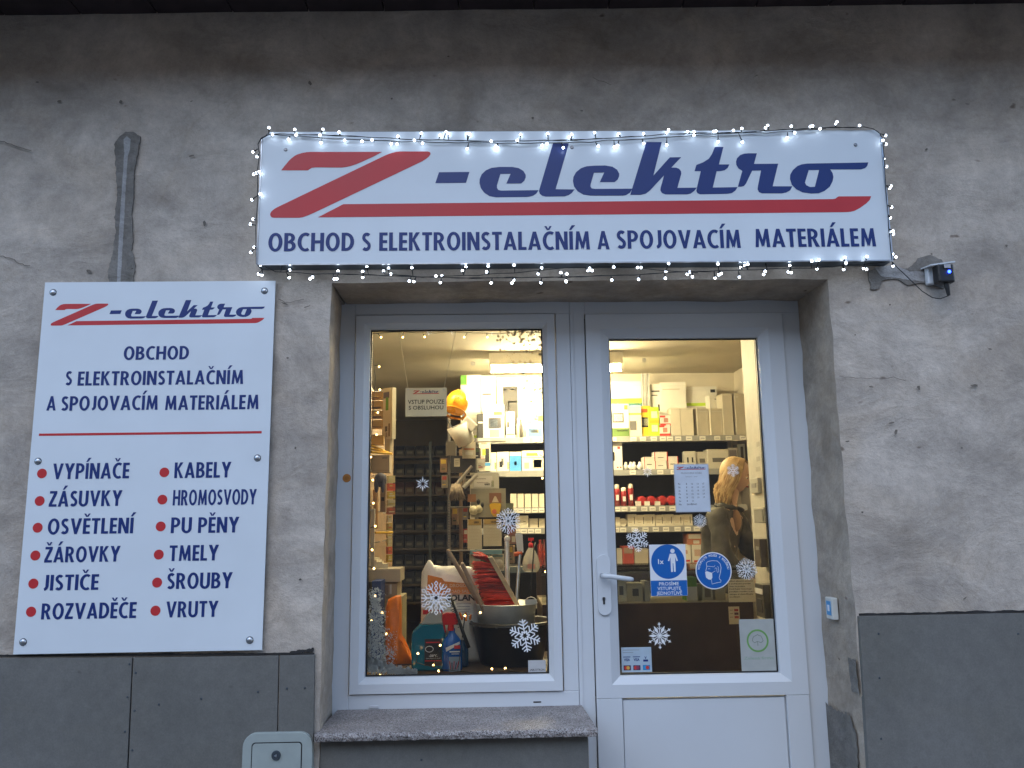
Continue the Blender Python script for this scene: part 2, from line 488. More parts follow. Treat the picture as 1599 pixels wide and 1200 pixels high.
def inter(txt, x, z, h, y, m, mb, width=None, bold=0.0, align='LEFT'):
    """small lettering in Blender's built-in font, appended to mb"""
    cu = bpy.data.curves.new('t', 'FONT'); cu.body = txt; cu.size = 1; cu.resolution_u = 2; cu.offset = bold
    o = bpy.data.objects.new('t', cu); COL.objects.link(o)
    dg = bpy.context.evaluated_depsgraph_get(); dg.update()
    me = o.evaluated_get(dg).to_mesh()
    if len(me.vertices):
        xs = [v.co.x for v in me.vertices]
        k = h/0.73
        w = (max(xs)-min(xs))*k
        kx = k if not width else k*width/w
        w = (max(xs)-min(xs))*kx
        ox = x-min(xs)*kx-(w/2 if align == 'CENTER' else 0)
        mb.add([(ox+v.co.x*kx, y, z+v.co.y*k) for v in me.vertices], [tuple(p.vertices) for p in me.polygons], m)
    o.evaluated_get(dg).to_mesh_clear()
    bpy.data.objects.remove(o); bpy.data.curves.remove(cu)

# ------------------------------------------------------------------ the logo, as outlines in its own box
def crop(ox, oy, pts): return [(ox+x/6.15, oy+y/6.15) for x, y in pts]
LOGO_RED = [
 crop(415, 220, [(148,286),(175,250),(200,220),(225,190),(250,167),(275,148),(300,134),(350,118),(390,111),(430,108),(1118,108),(1040,150),(980,178),(920,205),(870,226),(820,243),(780,252),(730,259),(480,257),(440,262),(420,275),(405,286)]),
 crop(415, 220, [(1583,128),(1580,115),(1570,108),(1555,104),(1290,104),(1250,108),(1220,116),(1180,128),(1140,145),(120,635),(95,648),(70,665),(52,682),(43,700),(42,715),(52,733),(65,739),(85,741),(320,741),(360,734),(400,720),(470,690),(1500,200),(1540,175),(1565,155)]),
 crop(415, 220, [(500,737),(745,610)])+crop(1120, 210, [(1110,623),(1135,618),(1150,606),(1165,597),(1478,595),(1465,630),(1430,665),(1370,708),(1320,735),(1280,745),(1240,748)]),
]
LOGO_BLUE = [
 crop(670, 210, [(95,365),(388,362),(355,467),(60,470)]),
 crop(670, 210, [(1052,537),(1030,570),(1000,590),(960,600),(930,603),(640,605),(580,594),(530,562),(498,520),(484,470),(486,430),(505,385),(545,347),(600,323),(680,314),(800,314),(860,325),(905,352),(928,390),(928,415),(915,447),(885,473),(742,474),(783,380),(685,382),(652,490),(652,515),(665,535),(690,541)]),
 crop(670, 210, [(1190,88),(1343,86),(1215,528),(1397,530),(1370,565),(1340,585),(1300,597),(1120,599),(1085,590),(1062,570),(1055,545)]),
 crop(880, 210, [(660,523),(640,560),(600,585),(570,590),(260,590),(190,580),(135,548),(100,500),(90,450),(95,410),(120,365),(165,328),(220,308),(300,302),(400,300),(470,312),(515,342),(535,380),(533,405),(520,435),(490,460),(348,460),(390,368),(292,370),(260,480),(258,500),(270,520),(300,525)]),
 crop(880, 210, [(795,75),(943,75),(862,398),(1020,222),(1130,220),(1035,320),(1080,321),(1110,332),(1128,355),(1130,380),(1093,515),(1280,513),(1255,545),(1220,570),(1185,578),(980,578),(945,565),(930,540),(932,515),(965,395),(830,540),(790,570),(740,583),(640,583)]),
 crop(880, 210, [(1453,122),(1535,122),(1492,290),(1593,290),(1575,325),(1545,347),(1510,354),(1470,356),(1433,512),(1671,508),(1651,540),(1616,565),(1576,572),(1310,577),(1285,565),(1275,545),(1280,515),(1318,355),(1257,355),(1275,295),(1340,270),(1395,235),(1425,190)]),
 crop(1120, 210, [(300,183),(380,183),(353,285),(585,283),(532,500),(720,500),(700,540),(660,560),(620,568),(430,568),(400,555),(387,530),(390,500),(420,348),(335,350),(275,475),(255,498),(230,504),(198,504),(240,352),(205,330),(183,295),(180,262),(190,230),(220,200),(260,186)]),
]
LOGO_O = (crop(1120, 210, [(860,282),(1450,271),(1440,305),(1420,325),(1380,338),(1085,338),(1108,375),(1115,410),(1108,450),(1080,505),(1030,545),(975,567),(900,570),(820,558),(760,530),(715,485),(698,430),(700,390),(725,345),(770,305),(810,290)]),
          crop(1120, 210, [(878,345),(978,343),(937,505),(890,507),(855,490),(842,465)]))
SIGN_Y = -0.085
_lp = lambda q: XZ(q[0], q[1], SIGN_Y)
_all = [_lp(q) for pl in LOGO_RED+LOGO_BLUE+[LOGO_O[0]] for q in pl]
LX0, LX1 = min(p[0] for p in _all), max(p[0] for p in _all)
LZ0, LZ1 = min(p[1] for p in _all), max(p[1] for p in _all)
def logo(mb, x0, x1, z0, z1, y):
    def T(q):
        X, Z = _lp(q)
        return (x0+(X-LX0)/(LX1-LX0)*(x1-x0), z0+(Z-LZ0)/(LZ1-LZ0)*(z1-z0))
    for i, pl in enumerate(LOGO_RED): mb.flat([T(q) for q in pl], y, PRED)
    for i, pl in enumerate(LOGO_BLUE): mb.flat([T(q) for q in pl], y-0.0001*(i % 2), PBLUE)
    mb.holed([T(q) for q in LOGO_O[0]], [T(q) for q in LOGO_O[1]], y-0.0002, PBLUE)

SOFR = mat((0.12, 0.06, 0.045), 0.8, name='roof_tiles', vary=0.25, scale=9)

# ================================================================== SETTING
FLOOR_Z = 0.33
# opening in the facade
OX0 = (xat(518, 500, 0)+xat(497, 1100, 0))/2
OX1 = (xat(1301, 500, 0)+xat(1349, 1150, 0))/2
OZ1 = P(900, 438, 0).z
YF = 0.35                       # face of the pvc frame
SILLZ = P(720, 1106, YF).z
SX1 = xat(905, 1105, YF)        # right end of window part
gr = MB(); gr.box(-60, 60, -60, -1.6, -0.3, 0.0, mat((0.055, 0.055, 0.057), 0.9, name='asphalt', vary=0.2, scale=4, bump=0.3))
gr.build('road', kind='structure')
pv = MB(); pv.box(-60, 60, -1.6, 1.0, -0.3, 0.12, mat((0.13, 0.125, 0.12), 0.9, name='pavement_concrete', vary=0.2, scale=5, bump=0.3))
pv.build('pavement', kind='structure')
fl = MB(); fl.box(-3.2, 3.4, 0.46, 7.5, 0.13, FLOOR_Z, mat((0.20, 0.17, 0.14), 0.5, name='shop_floor_tile', vary=0.15, scale=3))
fl.build('shop_floor', kind='structure')
CEILZ = P(1050, 583, 4.0).z
cm = MB(); cm.box(-3.2, 3.4, 0.46, 7.5, CEILZ, CEILZ+0.12, INTW); cm.build('ceiling', kind='structure')
bw = MB(); bw.box(xat(733, 600, 4.0), 2.6, 4.0, 4.15, FLOOR_Z, CEILZ-0.002, INTW); bw.build('back_wall', kind='structure')
bw = MB(); bw.box(-3.2, 2.6, 7.3, 7.45, FLOOR_Z, CEILZ-0.002, mat((0.16, 0.13, 0.09), 0.9, name='storeroom_dimmed_paint', vary=0.15, scale=2)); bw.build('storeroom_wall', kind='structure')  # wall colour darkened to stand in for the lack of light back there
bw = MB(); bw.box(-2.0, -1.85, 0.48, 7.3, FLOOR_Z, CEILZ-0.002, INTW); bw.build('left_wall', kind='structure')
RWX = xat(1153, 620, 3.9)
bw = MB(); bw.box(RWX, RWX+0.15, 0.48, 4.0, FLOOR_Z, CEILZ-0.002, INTW); bw.build('right_wall', kind='structure')

# building: facade wall with real wavy edges round the opening
bld = root('building', (0, 0.25, 0), 'old shop building front of rough grey cement plaster over dark grey cladding panels', 'building')
def facade():
    mb = MB()
    X0, X1, Z0, Z1 = -4.2, 4.6, 0.0, 4.3
    gx = [X0+i*0.05 for i in range(int((OX0-X0)/0.05))]+[OX0]
    nmid = 44
    gx += [OX0+(OX1-OX0)*i/nmid for i in range(1, nmid)]+[OX1]
    k = 1
    while OX1+k*0.05 < X1: gx.append(OX1+k*0.05); k += 1
    gz = [Z0+i*0.05 for i in range(int((OZ1-Z0)/0.05))]+[OZ1]
    k = 1
    while OZ1+k*0.05 < Z1: gz.append(OZ1+k*0.05); k += 1
    def dy(x, z):
        p = Vector((x*1.3, 0, z*1.3))
        return 0.006*noise.noise(p)+0.0035*noise.noise(p*5)
    idx = {}
    vs = []
    def vid(i, j):
        if (i, j) not in idx:
            x, z = gx[i], gz[j]
            ex = ez = 0
            if abs(x-OX0) < 1e-6 and z <= OZ1+1e-6 or abs(x-OX1) < 1e-6 and z <= OZ1+1e-6:
                ex = 0.006*noise.noise(Vector((x*9, 3, z*7)))+0.004*noise.noise(Vector((x, 7, z*23)))
            if abs(z-OZ1) < 1e-6 and OX0-1e-6 <= x <= OX1+1e-6: ez = 0.005*noise.noise(Vector((x*6, 3, z)))
            idx[(i, j)] = len(vs); vs.append(Vector((x+ex, dy(x, z)+(0.006 if ex or ez else 0), z+ez)))
        return idx[(i, j)]
    fs = []
    for i in range(len(gx)-1):
        for j in range(len(gz)-1):
            xc, zc = (gx[i]+gx[i+1])/2, (gz[j]+gz[j+1])/2
            if OX0 < xc < OX1 and zc < OZ1: continue
            fs.append((vid(i, j), vid(i+1, j), vid(i+1, j+1), vid(i, j+1)))
    # reveals
    jz = [j for j in range(len(gz)) if gz[j] <= OZ1+1e-6]
    ix = [i for i in range(len(gx)) if OX0-1e-6 <= gx[i] <= OX1+1e-6]
    ND = 8
    def strip(front, inward, m):
        rows = [[vs[f].copy() for f in front]]
        for d in range(1, ND+1):
            y = 0.50*d/ND
            rows.append([Vector((v.x*1.0-(0.022*y/0.35 if inward.x > 0 else 0), y, v.z))+inward*(0.004*noise.noise(Vector((v.x*4, y*6, v.z*4)))+(0.004 if d == 1 else 0)) for v in rows[0]])
        vv = [v for r in rows for v in r]; n = len(front)
        return vv, [(a*n+b, a*n+b+1, (a+1)*n+b+1, (a+1)*n+b) for a in range(ND) for b in range(n-1)]
    li = gx.index(OX0); ri = gx.index(OX1); tj = gz.index(OZ1)
    mb.add(vs, fs, PLASTER, True)
    v, f = strip([vid(li, j) for j in jz], Vector((1, 0, 0)), None); mb.add(v, [q for q in f], REVEALP, True)
    v, f = strip([vid(ri, j) for j in jz], Vector((-1, 0, 0)), None); mb.add(v, [q[::-1] for q in f], REVEALP, True)
    v, f = strip([vid(i, tj) for i in ix], Vector((0, 0, -1)), None); mb.add(v, [q for q in f], REVEALP, True)
    # inner body of the wall so no light leaks round the frame
    mb.box(X0, OX0-0.045, 0.03, 0.47, Z0, Z1, REVEALP)
    mb.box(OX1+0.02, X1, 0.03, 0.47, Z0, Z1, REVEALP)
    mb.box(OX0-0.045, OX1+0.02, 0.03, 0.47, OZ1+0.02, Z1, REVEALP)
    mb.box(OX0-0.045, OX0-0.006, 0.02, 0.36, OZ1-0.004, OZ1+0.02, REVEALP)
    mb.box(OX0-0.02, SX1, 0.03, 0.46, 0.1, SILLZ-0.055, REVEALP)
    return mb.build('wall', bld)
wall = facade()
# sides, back and roof of the building so it is a closed body
mb = MB()
mb.box(-4.2, -4.0, 0.47, 7.6, 0, 4.3, PLASTER); mb.box(4.4, 4.6, 0.47, 7.6, 0, 4.3, PLASTER); mb.box(-4.2, 4.6, 7.6, 7.8, 0, 4.3, PLASTER)
mb.build('wall', bld)
mb = MB(); mb.box(-4.5, 4.9, -0.60, 8.1, 4.31, 4.42, mat((0.09, 0.06, 0.05), 0.8, name='roofing')); mb.build('roof', bld)

# house across the street (seen only as a dark reflection in the panes)
for hx0, hx1, hh, lab in ((-60, -15, 7.4, 'long grey house across the street, left of the facing house'), (-14.9, 16, 7.0, 'plain dark plastered house straight across the street behind the viewer'), (16.1, 60, 7.2, 'long grey house across the street, right of the facing house')):
    ob = MB(); ob.box(hx0, hx1, -20, -13, 0, hh, mat((0.125, 0.125, 0.13), 0.9, name='dark_house_plaster', vary=.15, scale=2))
    oh = ob.build('neighbour_house', label=lab, cat='house')
    ob = MB(); ob.add([(hx0, -20.3, hh+.001), (hx1, -20.3, hh+.001), (hx1, -12.7, hh+.001), (hx0, -12.7, hh+.001), (hx0, -16.5, hh+2.4), (hx1, -16.5, hh+2.4)], [(0, 1, 5, 4), (2, 3, 4, 5), (3, 0, 4), (1, 2, 5), (0, 3, 2, 1)], SOFR)
    ob.build('roof', oh)

# eave over the top of the picture
EZL, EZR = P(0, 24, 0).z, P(1599, 6, 0).z
mb = MB()
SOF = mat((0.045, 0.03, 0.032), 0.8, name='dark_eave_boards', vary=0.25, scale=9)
def zE(x):
    xl, xr = P(0, 24, 0).x, P(1599, 6, 0).x
    return EZL+(EZR-EZL)*(x-xl)/(xr-xl)
N = 26
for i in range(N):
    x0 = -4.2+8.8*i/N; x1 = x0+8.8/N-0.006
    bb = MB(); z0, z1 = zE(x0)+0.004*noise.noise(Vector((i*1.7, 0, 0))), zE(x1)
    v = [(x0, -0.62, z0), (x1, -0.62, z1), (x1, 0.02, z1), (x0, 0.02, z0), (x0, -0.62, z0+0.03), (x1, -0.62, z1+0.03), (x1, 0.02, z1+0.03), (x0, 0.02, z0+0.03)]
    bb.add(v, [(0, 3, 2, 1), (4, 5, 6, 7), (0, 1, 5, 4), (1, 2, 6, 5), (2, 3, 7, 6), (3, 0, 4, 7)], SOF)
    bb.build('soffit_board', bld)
mb = MB(); mb.box(-4.2, 4.6, -0.60, 0.0, max(zE(-4.2), zE(4.6))+0.036, 4.30, SOF); mb.build('soffit_light_stop', bld)  # slab added above the boards to shut out sky light between them
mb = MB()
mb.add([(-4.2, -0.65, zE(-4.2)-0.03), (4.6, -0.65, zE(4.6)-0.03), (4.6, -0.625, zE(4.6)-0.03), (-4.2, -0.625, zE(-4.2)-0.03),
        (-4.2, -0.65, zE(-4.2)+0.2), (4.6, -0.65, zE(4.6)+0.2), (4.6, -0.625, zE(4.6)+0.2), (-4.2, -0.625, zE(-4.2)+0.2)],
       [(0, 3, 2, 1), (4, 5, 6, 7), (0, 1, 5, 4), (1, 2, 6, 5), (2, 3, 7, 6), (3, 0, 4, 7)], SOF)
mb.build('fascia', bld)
pts = [(x, -0.73, zE(x)+0.06) for x in [-4.2+0.4*i for i in range(23)]]
mb = MB(); mb.tube(pts, 0.07, mat((0.08, 0.05, 0.045), 0.5, 0.3, name='gutter_paint'), 12); mb.build('gutter', bld)

# cladding panels
def panel(pxy, y0, y1, nm='cladding_panel', m=CLAD, bev=0.0015):
    pts = [XZ(a, b, y0) for a, b in pxy]
    pts = [(x, z) if b < 1200 else (x, 0.115) for (x, z), (a, b) in zip(pts, pxy)]
    mb = MB(); mb.prism(pts, y0, y1, m)
    return mb.build(nm, bld, bevel=bev)
CY = -0.014
p1 = panel([(-760, 1031), (206, 1027.5), (196, 1300), (-780, 1300)], CY, 0.012)
p2 = panel([(208.5, 1027.5), (434.8, 1024.5), (431, 1300), (198.5, 1300)], CY, 0.012)
p3 = panel([(437, 1024.5), (491, 1023), (488.5, 1300), (433, 1300)], CY, 0.012)
p4 = panel([(1341.5, 963), (2450, 941), (2470, 1320), (1362, 1320)], CY, 0.012)
mb = MB(); mb.box(OX0+0.002, SX1-0.004, 0.012, 0.029, 0.12, P(700, 1155, 0.012).z, CLAD); p5 = mb.build('cladding_panel', bld)
def screws(par, pts, y, r=0.0045):
    for (a, b) in pts:
        p = P(a, b, y); mb = MB(); mb.cyl(p, p+Vector((0, -0.0025, 0)), r, r*0.7, DARKST, 8); mb.build('screw', par)
s = 560/1599.0
screws(p1, [(577*s, 1000+107*s), (568*s, 1000+254*s), (557*s, 1000+408*s)], CY)
screws(p2, [(605*s, 1000+146*s), (600*s, 1000+315*s), (590*s, 1000+491*s), (708*s, 1000+287*s), (897*s, 1000+262*s), (1150*s, 1000+231*s)], CY)
screws(p3, [(1279*s, 1000+216*s), (1359*s, 1000+214*s)], CY)
screws(p4, [(1372, 990), (1373.5, 1059), (1376, 1154), (1590, 990)], CY)
screws(p5, [(658, 1187)], 0.012)
# dark ragged gap and torn mortar above the cladding
GAP = mat((0.03, 0.028, 0.027), 0.95, name='dark_gap', vary=0.3)
def line_patch(pa, pb, w, y, m, seed, nm='gap'):
    a, b = Vector(XZ(*pa, y)), Vector(XZ(*pb, y)); rnd = random.Random(seed)
    n = max(6, int((b-a).length/0.012)); up = []; dn = []
    for i in range(n+1):
        p = a.lerp(b, i/n); t = w*(0.6+0.9*abs(noise.noise(Vector((p.x*9, seed, 0)))))+rnd.uniform(0, w*0.35)
        up.append((p.x, p.y+t)); dn.append((p.x, p.y-w*0.6))
    mb = MB(); mb.flat(dn+up[::-1], y, m); return mb.build(nm, bld)
line_patch((-760, 1029.5), (491, 1021.5), 0.006, -0.0075, GAP, 3)
line_patch((1341, 960.5), (2450, 939), 0.006, -0.0075, GAP, 5)
def patch(pts, y, m, amp, seed, thick=0.004, nm='mortar_patch', step=0.012):
    q = [Vector(XZ(a, b, y)) for a, b in pts]
    q = ragged([tuple(v) for v in q], amp, step, seed)
    mb = MB(); mb.prism(q, y-thick, y+0.008, m); return mb.build(nm, bld)
patch([(186, 214), (196, 207), (208, 206), (219, 213), (216, 235), (210, 260), (209, 300), (205, 340), (208, 372), (205, 392), (211, 410), (208, 442), (170, 442), (168, 425), (176, 395), (181, 360), (179, 340), (183, 300), (180, 250), (179, 226)], -0.0095, MORTARD, 0.0028, 11, 0.0008)
patch([(193, 218), (198, 213), (204, 218), (203, 234), (199.5, 244), (196, 300), (193, 360), (188, 442), (182.5, 442), (186, 360), (190, 300), (194, 240)], -0.0105, MORTARL, 0.0008, 12, 0.0006)
# mortar round the outdoor socket
patch([(1356, 424), (1380, 416), (1418, 420), (1434, 404), (1452, 399), (1470, 406), (1482, 424), (1484, 440), (1474, 450), (1440, 442), (1418, 446), (1400, 436), (1380, 438), (1370, 452), (1360, 452)], -0.0095, MORTARD, 0.003, 13, 0.0008)
patch([(1366, 418), (1396, 414), (1420, 424), (1442, 424), (1446, 440), (1420, 438), (1400, 434), (1376, 432)], -0.0105, MORTARL, 0.0012, 14, 0.0006)
# torn render strips
for k, (pp, sd) in enumerate([([(452, 1018), (490, 1012), (490, 1017), (455, 1022)], 21)]):
    patch(pp, -0.007, GAP, 0.003, sd, 0.002, 'crack', 0.006)
PITM = mat((0.17, 0.145, 0.12), .95, name='wall_pit', vary=.3)
rw = random.Random(8)
for (a, b, w_, h_, tilt) in ((832, 186, 5, 5, 0), (190, 161, 7, 6, .2), (320, 350, 5, 9, .1), (140, 425, 12, 5, -.3), (612, 156, 4, 4, 0), (485, 132, 6, 9, .3), (1453, 398, 4, 3, 0), (1359, 605, 9, 2.4, -.15), (1433, 606, 6, 7, .3), (1391, 661, 10, 2.6, .2), (1544, 546, 6, 2.6, -.2), (1520, 603, 12, 4.5, 0),
                         (1445, 235, 6, 3, .5), (908, 175, 5, 3, 0), (60, 130, 7, 3, 0), (300, 245, 9, 3, .2), (1388, 477, 3, 3, 0), (1334, 524, 3, 3, 0), (1398, 675, 5, 11, -.2), (1322, 690, 7, 3, .3), (1505, 934, 7, 2.2, .6), (1320, 935, 4, 6, .2), (94, 160, 8, 4, .1), (450, 560, 4, 3, 0), (462, 700, 3, 4, 0), (470, 905, 5, 3, .4), (1570, 385, 5, 4, 0), (1500, 700, 4, 3, 0), (1345, 800, 4, 3, 0), (445, 475, 11, 2, -.35), (480, 480, 12, 2, .35), (300, 160, 5, 2, .3), (700, 90, 5, 3, 0), (1180, 120, 8, 2, .4)):
    c = XZ(a, b, 0); k = 3.3/FPX*.5; n = 9
    q = []
    for i in range(n):
        t = 2*math.pi*i/n; x = w_*k*math.cos(t)*rw.uniform(.6, 1.25); z = h_*k*math.sin(t)*rw.uniform(.6, 1.25)
        q.append((c[0]+x*math.cos(tilt)-z*math.sin(tilt), c[1]+x*math.sin(tilt)+z*math.cos(tilt)))
    mb = MB(); mb.flat(q, -0.0085, PITM); mb.build('pit', bld)
def crackline(pts, w, seed=1):
    wp = [P(a, b, -0.0083) for a, b in pts]; out = []
    for i in range(len(wp)-1):
        n = max(1, int((wp[i+1]-wp[i]).length/.012))
        for j in range(n): p = wp[i].lerp(wp[i+1], j/n); out.append((p.x+rw.uniform(-.002, .002), p.z+rw.uniform(-.003, .003)))
    mb = MB(); n = len(out)
    for i, q in enumerate(g_stroke(out, w)): mb.flat(q, -0.0083-.00005*(i % 2), PITM)
    mb.build('crack', bld)
crackline([(-4, 220), (12, 224), (30, 230), (54, 237)], .004)
crackline([(0, 400), (18, 404), (30, 412), (52, 416)], .003)
crackline([(435, 468), (450, 474), (462, 470), (480, 466)], .0022)
crackline([(925, 122), (940, 128), (960, 134)], .002)
crackline([(1310, 588), (1350, 592), (1395, 590), (1420, 597)], .0018)
# lower grey paint on the right reveal
def patchX(pts, X, m, amp, seed, nm='mortar_patch'):
    q = [PXp(a, b, X) for a, b in pts]; q = ragged([(v.y, v.z) for v in q], amp, 0.012, seed)
    tr = tessellate_polygon([[Vector((a, b, 0)) for a, b in q]])
    fs = []
    for t in tr:
        p = [Vector((*q[i], 0)) for i in t]
        fs.append(tuple(t) if (p[1]-p[0]).cross(p[2]-p[0]).z < 0 else tuple(t)[::-1])
    mb = MB(); mb.add([(X, a, b) for a, b in q], fs, m); return mb.build(nm, bld)
RX = OX1-0.011
patchX([(1288, 1098), (1300, 1106), (1312, 1112), (1326, 1116), (1338, 1150), (1345, 1290), (1296, 1290)], RX, MORTARD, 0.007, 31)
patchX([(1324, 1028), (1336, 1030), (1341, 1085), (1330, 1080)], RX-0.002, MORTARD, 0.004, 32)

# ------------------------------------------------------------------ window and door in one white pvc frame
fm = MB()
def mean(*a): return sum(a)/len(a)
FX0 = OX0+0.004; FX1 = OX1-0.004
FX0s = mean(xat(537, 478, YF), xat(521, 1110, YF)); FX1s = mean(xat(1242, 475, YF), xat(1293, 1180, YF))
FZ1 = P(880, 472, YF).z
yb = 0.44
WS0 = mean(xat(558.8, 495, YF), xat(544, 1083, YF)); WS1 = mean(xat(865, 491, YF), xat(879, 1076, YF))
WSZ1 = mean(P(700, 493, YF).z); WSZ0 = P(710, 1081, YF).z
DS0 = mean(xat(915, 492, YF), xat(930, 1100, YF)); DS1 = mean(xat(1222, 491, YF), xat(1266, 1180, YF)); DSZ1 = P(1070, 491, YF).z
win = bld
# window frame (part), sash (sub-part) etc.
mb = MB()
mb.box(OX0-0.040, WS0-0.0055, YF, yb, SILLZ-0.03, OZ1+0.012, PVC)
mb.box(WS0-0.0055, SX1, YF, yb, WSZ1+0.0055, OZ1+0.012, PVC)
mb.box(WS0-0.0055, SX1, YF, yb, SILLZ-0.03, WSZ0-0.0055, PVC)
mb.box(WS1+0.0055, SX1, YF, yb, WSZ0-0.0055, WSZ1+0.0055, PVC)
wf = mb.build('window_frame', bld, bevel=0.003)
mb = MB()
mb.box(SX1+0.0015, DS0-0.004, YF+0.002, yb, 0.30, OZ1+0.012, PVC)
mb.box(DS0-0.004, OX1+0.010, YF+0.002, yb, DSZ1+0.003, OZ1+0.012, PVC)
mb.box(DS1+0.004, OX1+0.010, YF+0.002, yb, 0.30, DSZ1+0.003, PVC)
mb.build('door_frame', bld, bevel=0.003)
mb = MB(); mb.box(SX1-0.02, OX1, -0.25, 0.46, 0.12, 0.30, mat((0.25, 0.25, 0.24), 0.8, name='step_concrete')); mb.build('door_step', bld)
# cylinder bead line along the mullion
mb = MB(); mb.box(SX1+0.018, SX1+0.020, YF-0.0012, YF+0.004, 0.31, OZ1-0.05, PVCD); mb.build('frame_groove', bld)

BKG = mat((0.05, 0.05, 0.05), .8, name='light_leak_plate')
GY = 0.385
WG = [mean(xat(579, 514, YF), xat(567.5, 1057, YF)), mean(xat(847, 514, YF), xat(858.5, 1054, YF)), P(712, 1056, YF+.01).z, P(712, 513.5, YF+.01).z]
YS = YF-0.012
def mitred(mb, o, i, y0, yi, m, mi=None):
    """four mitred members between rect o and rect i; face slopes from y0 at the outer edge to yi at the inner edge"""
    (a0, a1, c0, c1), (b0, b1, d0, d1) = o, i
    O = [(a0, c0), (a1, c0), (a1, c1), (a0, c1)]; I = [(b0, d0), (b1, d0), (b1, d1), (b0, d1)]
    w = 0.62
    for k in range(4):
        j = (k+1) % 4
        Mk = (O[k][0]+(I[k][0]-O[k][0])*w, O[k][1]+(I[k][1]-O[k][1])*w); Mj = (O[j][0]+(I[j][0]-O[j][0])*w, O[j][1]+(I[j][1]-O[j][1])*w)
        g = 0.0006
        vs = [(O[k][0], y0+0.03, O[k][1]), (O[j][0], y0+0.03, O[j][1]), (O[j][0], y0, O[j][1]), (O[k][0], y0, O[k][1]),
              (Mk[0], y0, Mk[1]), (Mj[0], y0, Mj[1]), (I[k][0], yi, I[k][1]), (I[j][0], yi, I[j][1]), (I[k][0], yi+0.035, I[k][1]), (I[j][0], yi+0.035, I[j][1])]
        c = Vector((sum(v[0] for v in vs)/10, 0, sum(v[2] for v in vs)/10))
        d = Vector((I[k][0]-O[k][0], 0, I[k][1]-O[k][1]))
        fs = [(0, 1, 2, 3), (3, 2, 5, 4), (4, 5, 7, 6), (6, 7, 9, 8)]
        mb.add(vs, fs, m)
def gasket(mb, i, y, w=0.006):
    a0, a1, c0, c1 = i
    mb.box(a0, a0+w, y-0.002, y+0.008, c0, c1, RUBBER); mb.box(a1-w, a1, y-0.002, y+0.008, c0, c1, RUBBER)
    mb.box(a0+w, a1-w, y-0.002, y+0.008, c0, c0+w, RUBBER); mb.box(a0+w, a1-w, y-0.002, y+0.008, c1-w, c1, RUBBER)
wnd = wf
mb = MB(); mitred(mb, (WS0, WS1, WSZ0, WSZ1), WG, YS, YF+0.012, PVC); mb.build('window_sash', wf)
mb = MB(); gasket(mb, WG, GY-0.002); mb.build('gasket', wf)
mb = MB(); mb.box(WG[0]-0.01, WG[1]+0.01, GY, GY+0.02, WG[2]-0.01, WG[3]+0.01, GLASS); mb.build('window_pane', wf)
# drain cap and slot
c = P(584, 1104, YF); mb = MB(); mb.box(c.x-0.022, c.x+0.022, YF-0.005, YF, c.z-0.006, c.z+0.006, PVCD); mb.build('drain_cap', wf, bevel=0.003)
c = P(839, 1096.5, YF); mb = MB(); mb.box(c.x-0.017, c.x+0.017, YF-0.0015, YF, c.z-0.0025, c.z+0.0025, RUBBER); mb.build('drain_slot', wf)
# door leaf
DG = [mean(xat(950, 529, YF), xat(970, 1055, YF)), mean(xat(1184, 527, YF), xat(1219.5, 1051, YF)), P(1090, 1053.5, YF+.01).z, P(1065, 528, YF+.01).z]
leafroot = MB()
PZ = P(1095, 1087.5, YS).z
leafroot.box(DS0, DS1, YS+0.02, YF+0.07, 0.31, PZ-0.01, PVC)
door = leafroot.build('door', bld)
tag(door, 'white half glazed door leaf beside the shop window')
mb = MB(); mitred(mb, (DS0, DS1, PZ-0.001, DSZ1), DG, YS, YF+0.012, PVC); mb.build('door_sash', door)
mb = MB(); mb.box(DS0, DG[0]+0.002, YS, YS+0.019, 0.31, PZ-0.003, PVC); mb.box(DG[1]+0.014, DS1, YS, YS+0.019, 0.31, PZ-0.003, PVC)
mb.box(DG[0]+0.006, DG[1]+0.007, YS+0.009, YS+0.0195, 0.36, PZ-0.013, PVC); mb.build('door_panel', door, bevel=0.0015)
mb = MB(); gasket(mb, DG, GY-0.002); mb.build('gasket', door)
mb = MB(); mb.box(DG[0]-0.01, DG[1]+0.01, GY, GY+0.02, DG[2]-0.01, DG[3]+0.01, GLASS); mb.build('door_pane', door)
mb = MB(); y0_, y1_ = yb+.002, yb+.014  # unseen dark plates added behind the frames to stop room light leaking through gaps
mb.box(OX0-.08, WG[0]-.012, y0_, y1_, SILLZ-.04, OZ1+.05, BKG); mb.box(WG[1]+.012, DG[0]-.012, y0_, y1_, .31, OZ1+.05, BKG); mb.box(DG[1]+.012, OX1+.05, y0_, y1_, .31, OZ1+.05, BKG)
mb.box(WG[0]-.012, WG[1]+.012, y0_, y1_, WG[3]+.012, OZ1+.05, BKG); mb.box(DG[0]-.012, DG[1]+.012, y0_, y1_, DG[3]+.012, OZ1+.05, BKG)
mb.box(WG[0]-.012, WG[1]+.012, y0_, y1_, SILLZ-.04, WG[2]-.012, BKG); mb.box(DG[0]-.012, DG[1]+.012, y0_, y1_, .31, DG[2]-.012, BKG)
mb.build('light_leak_plate', bld)
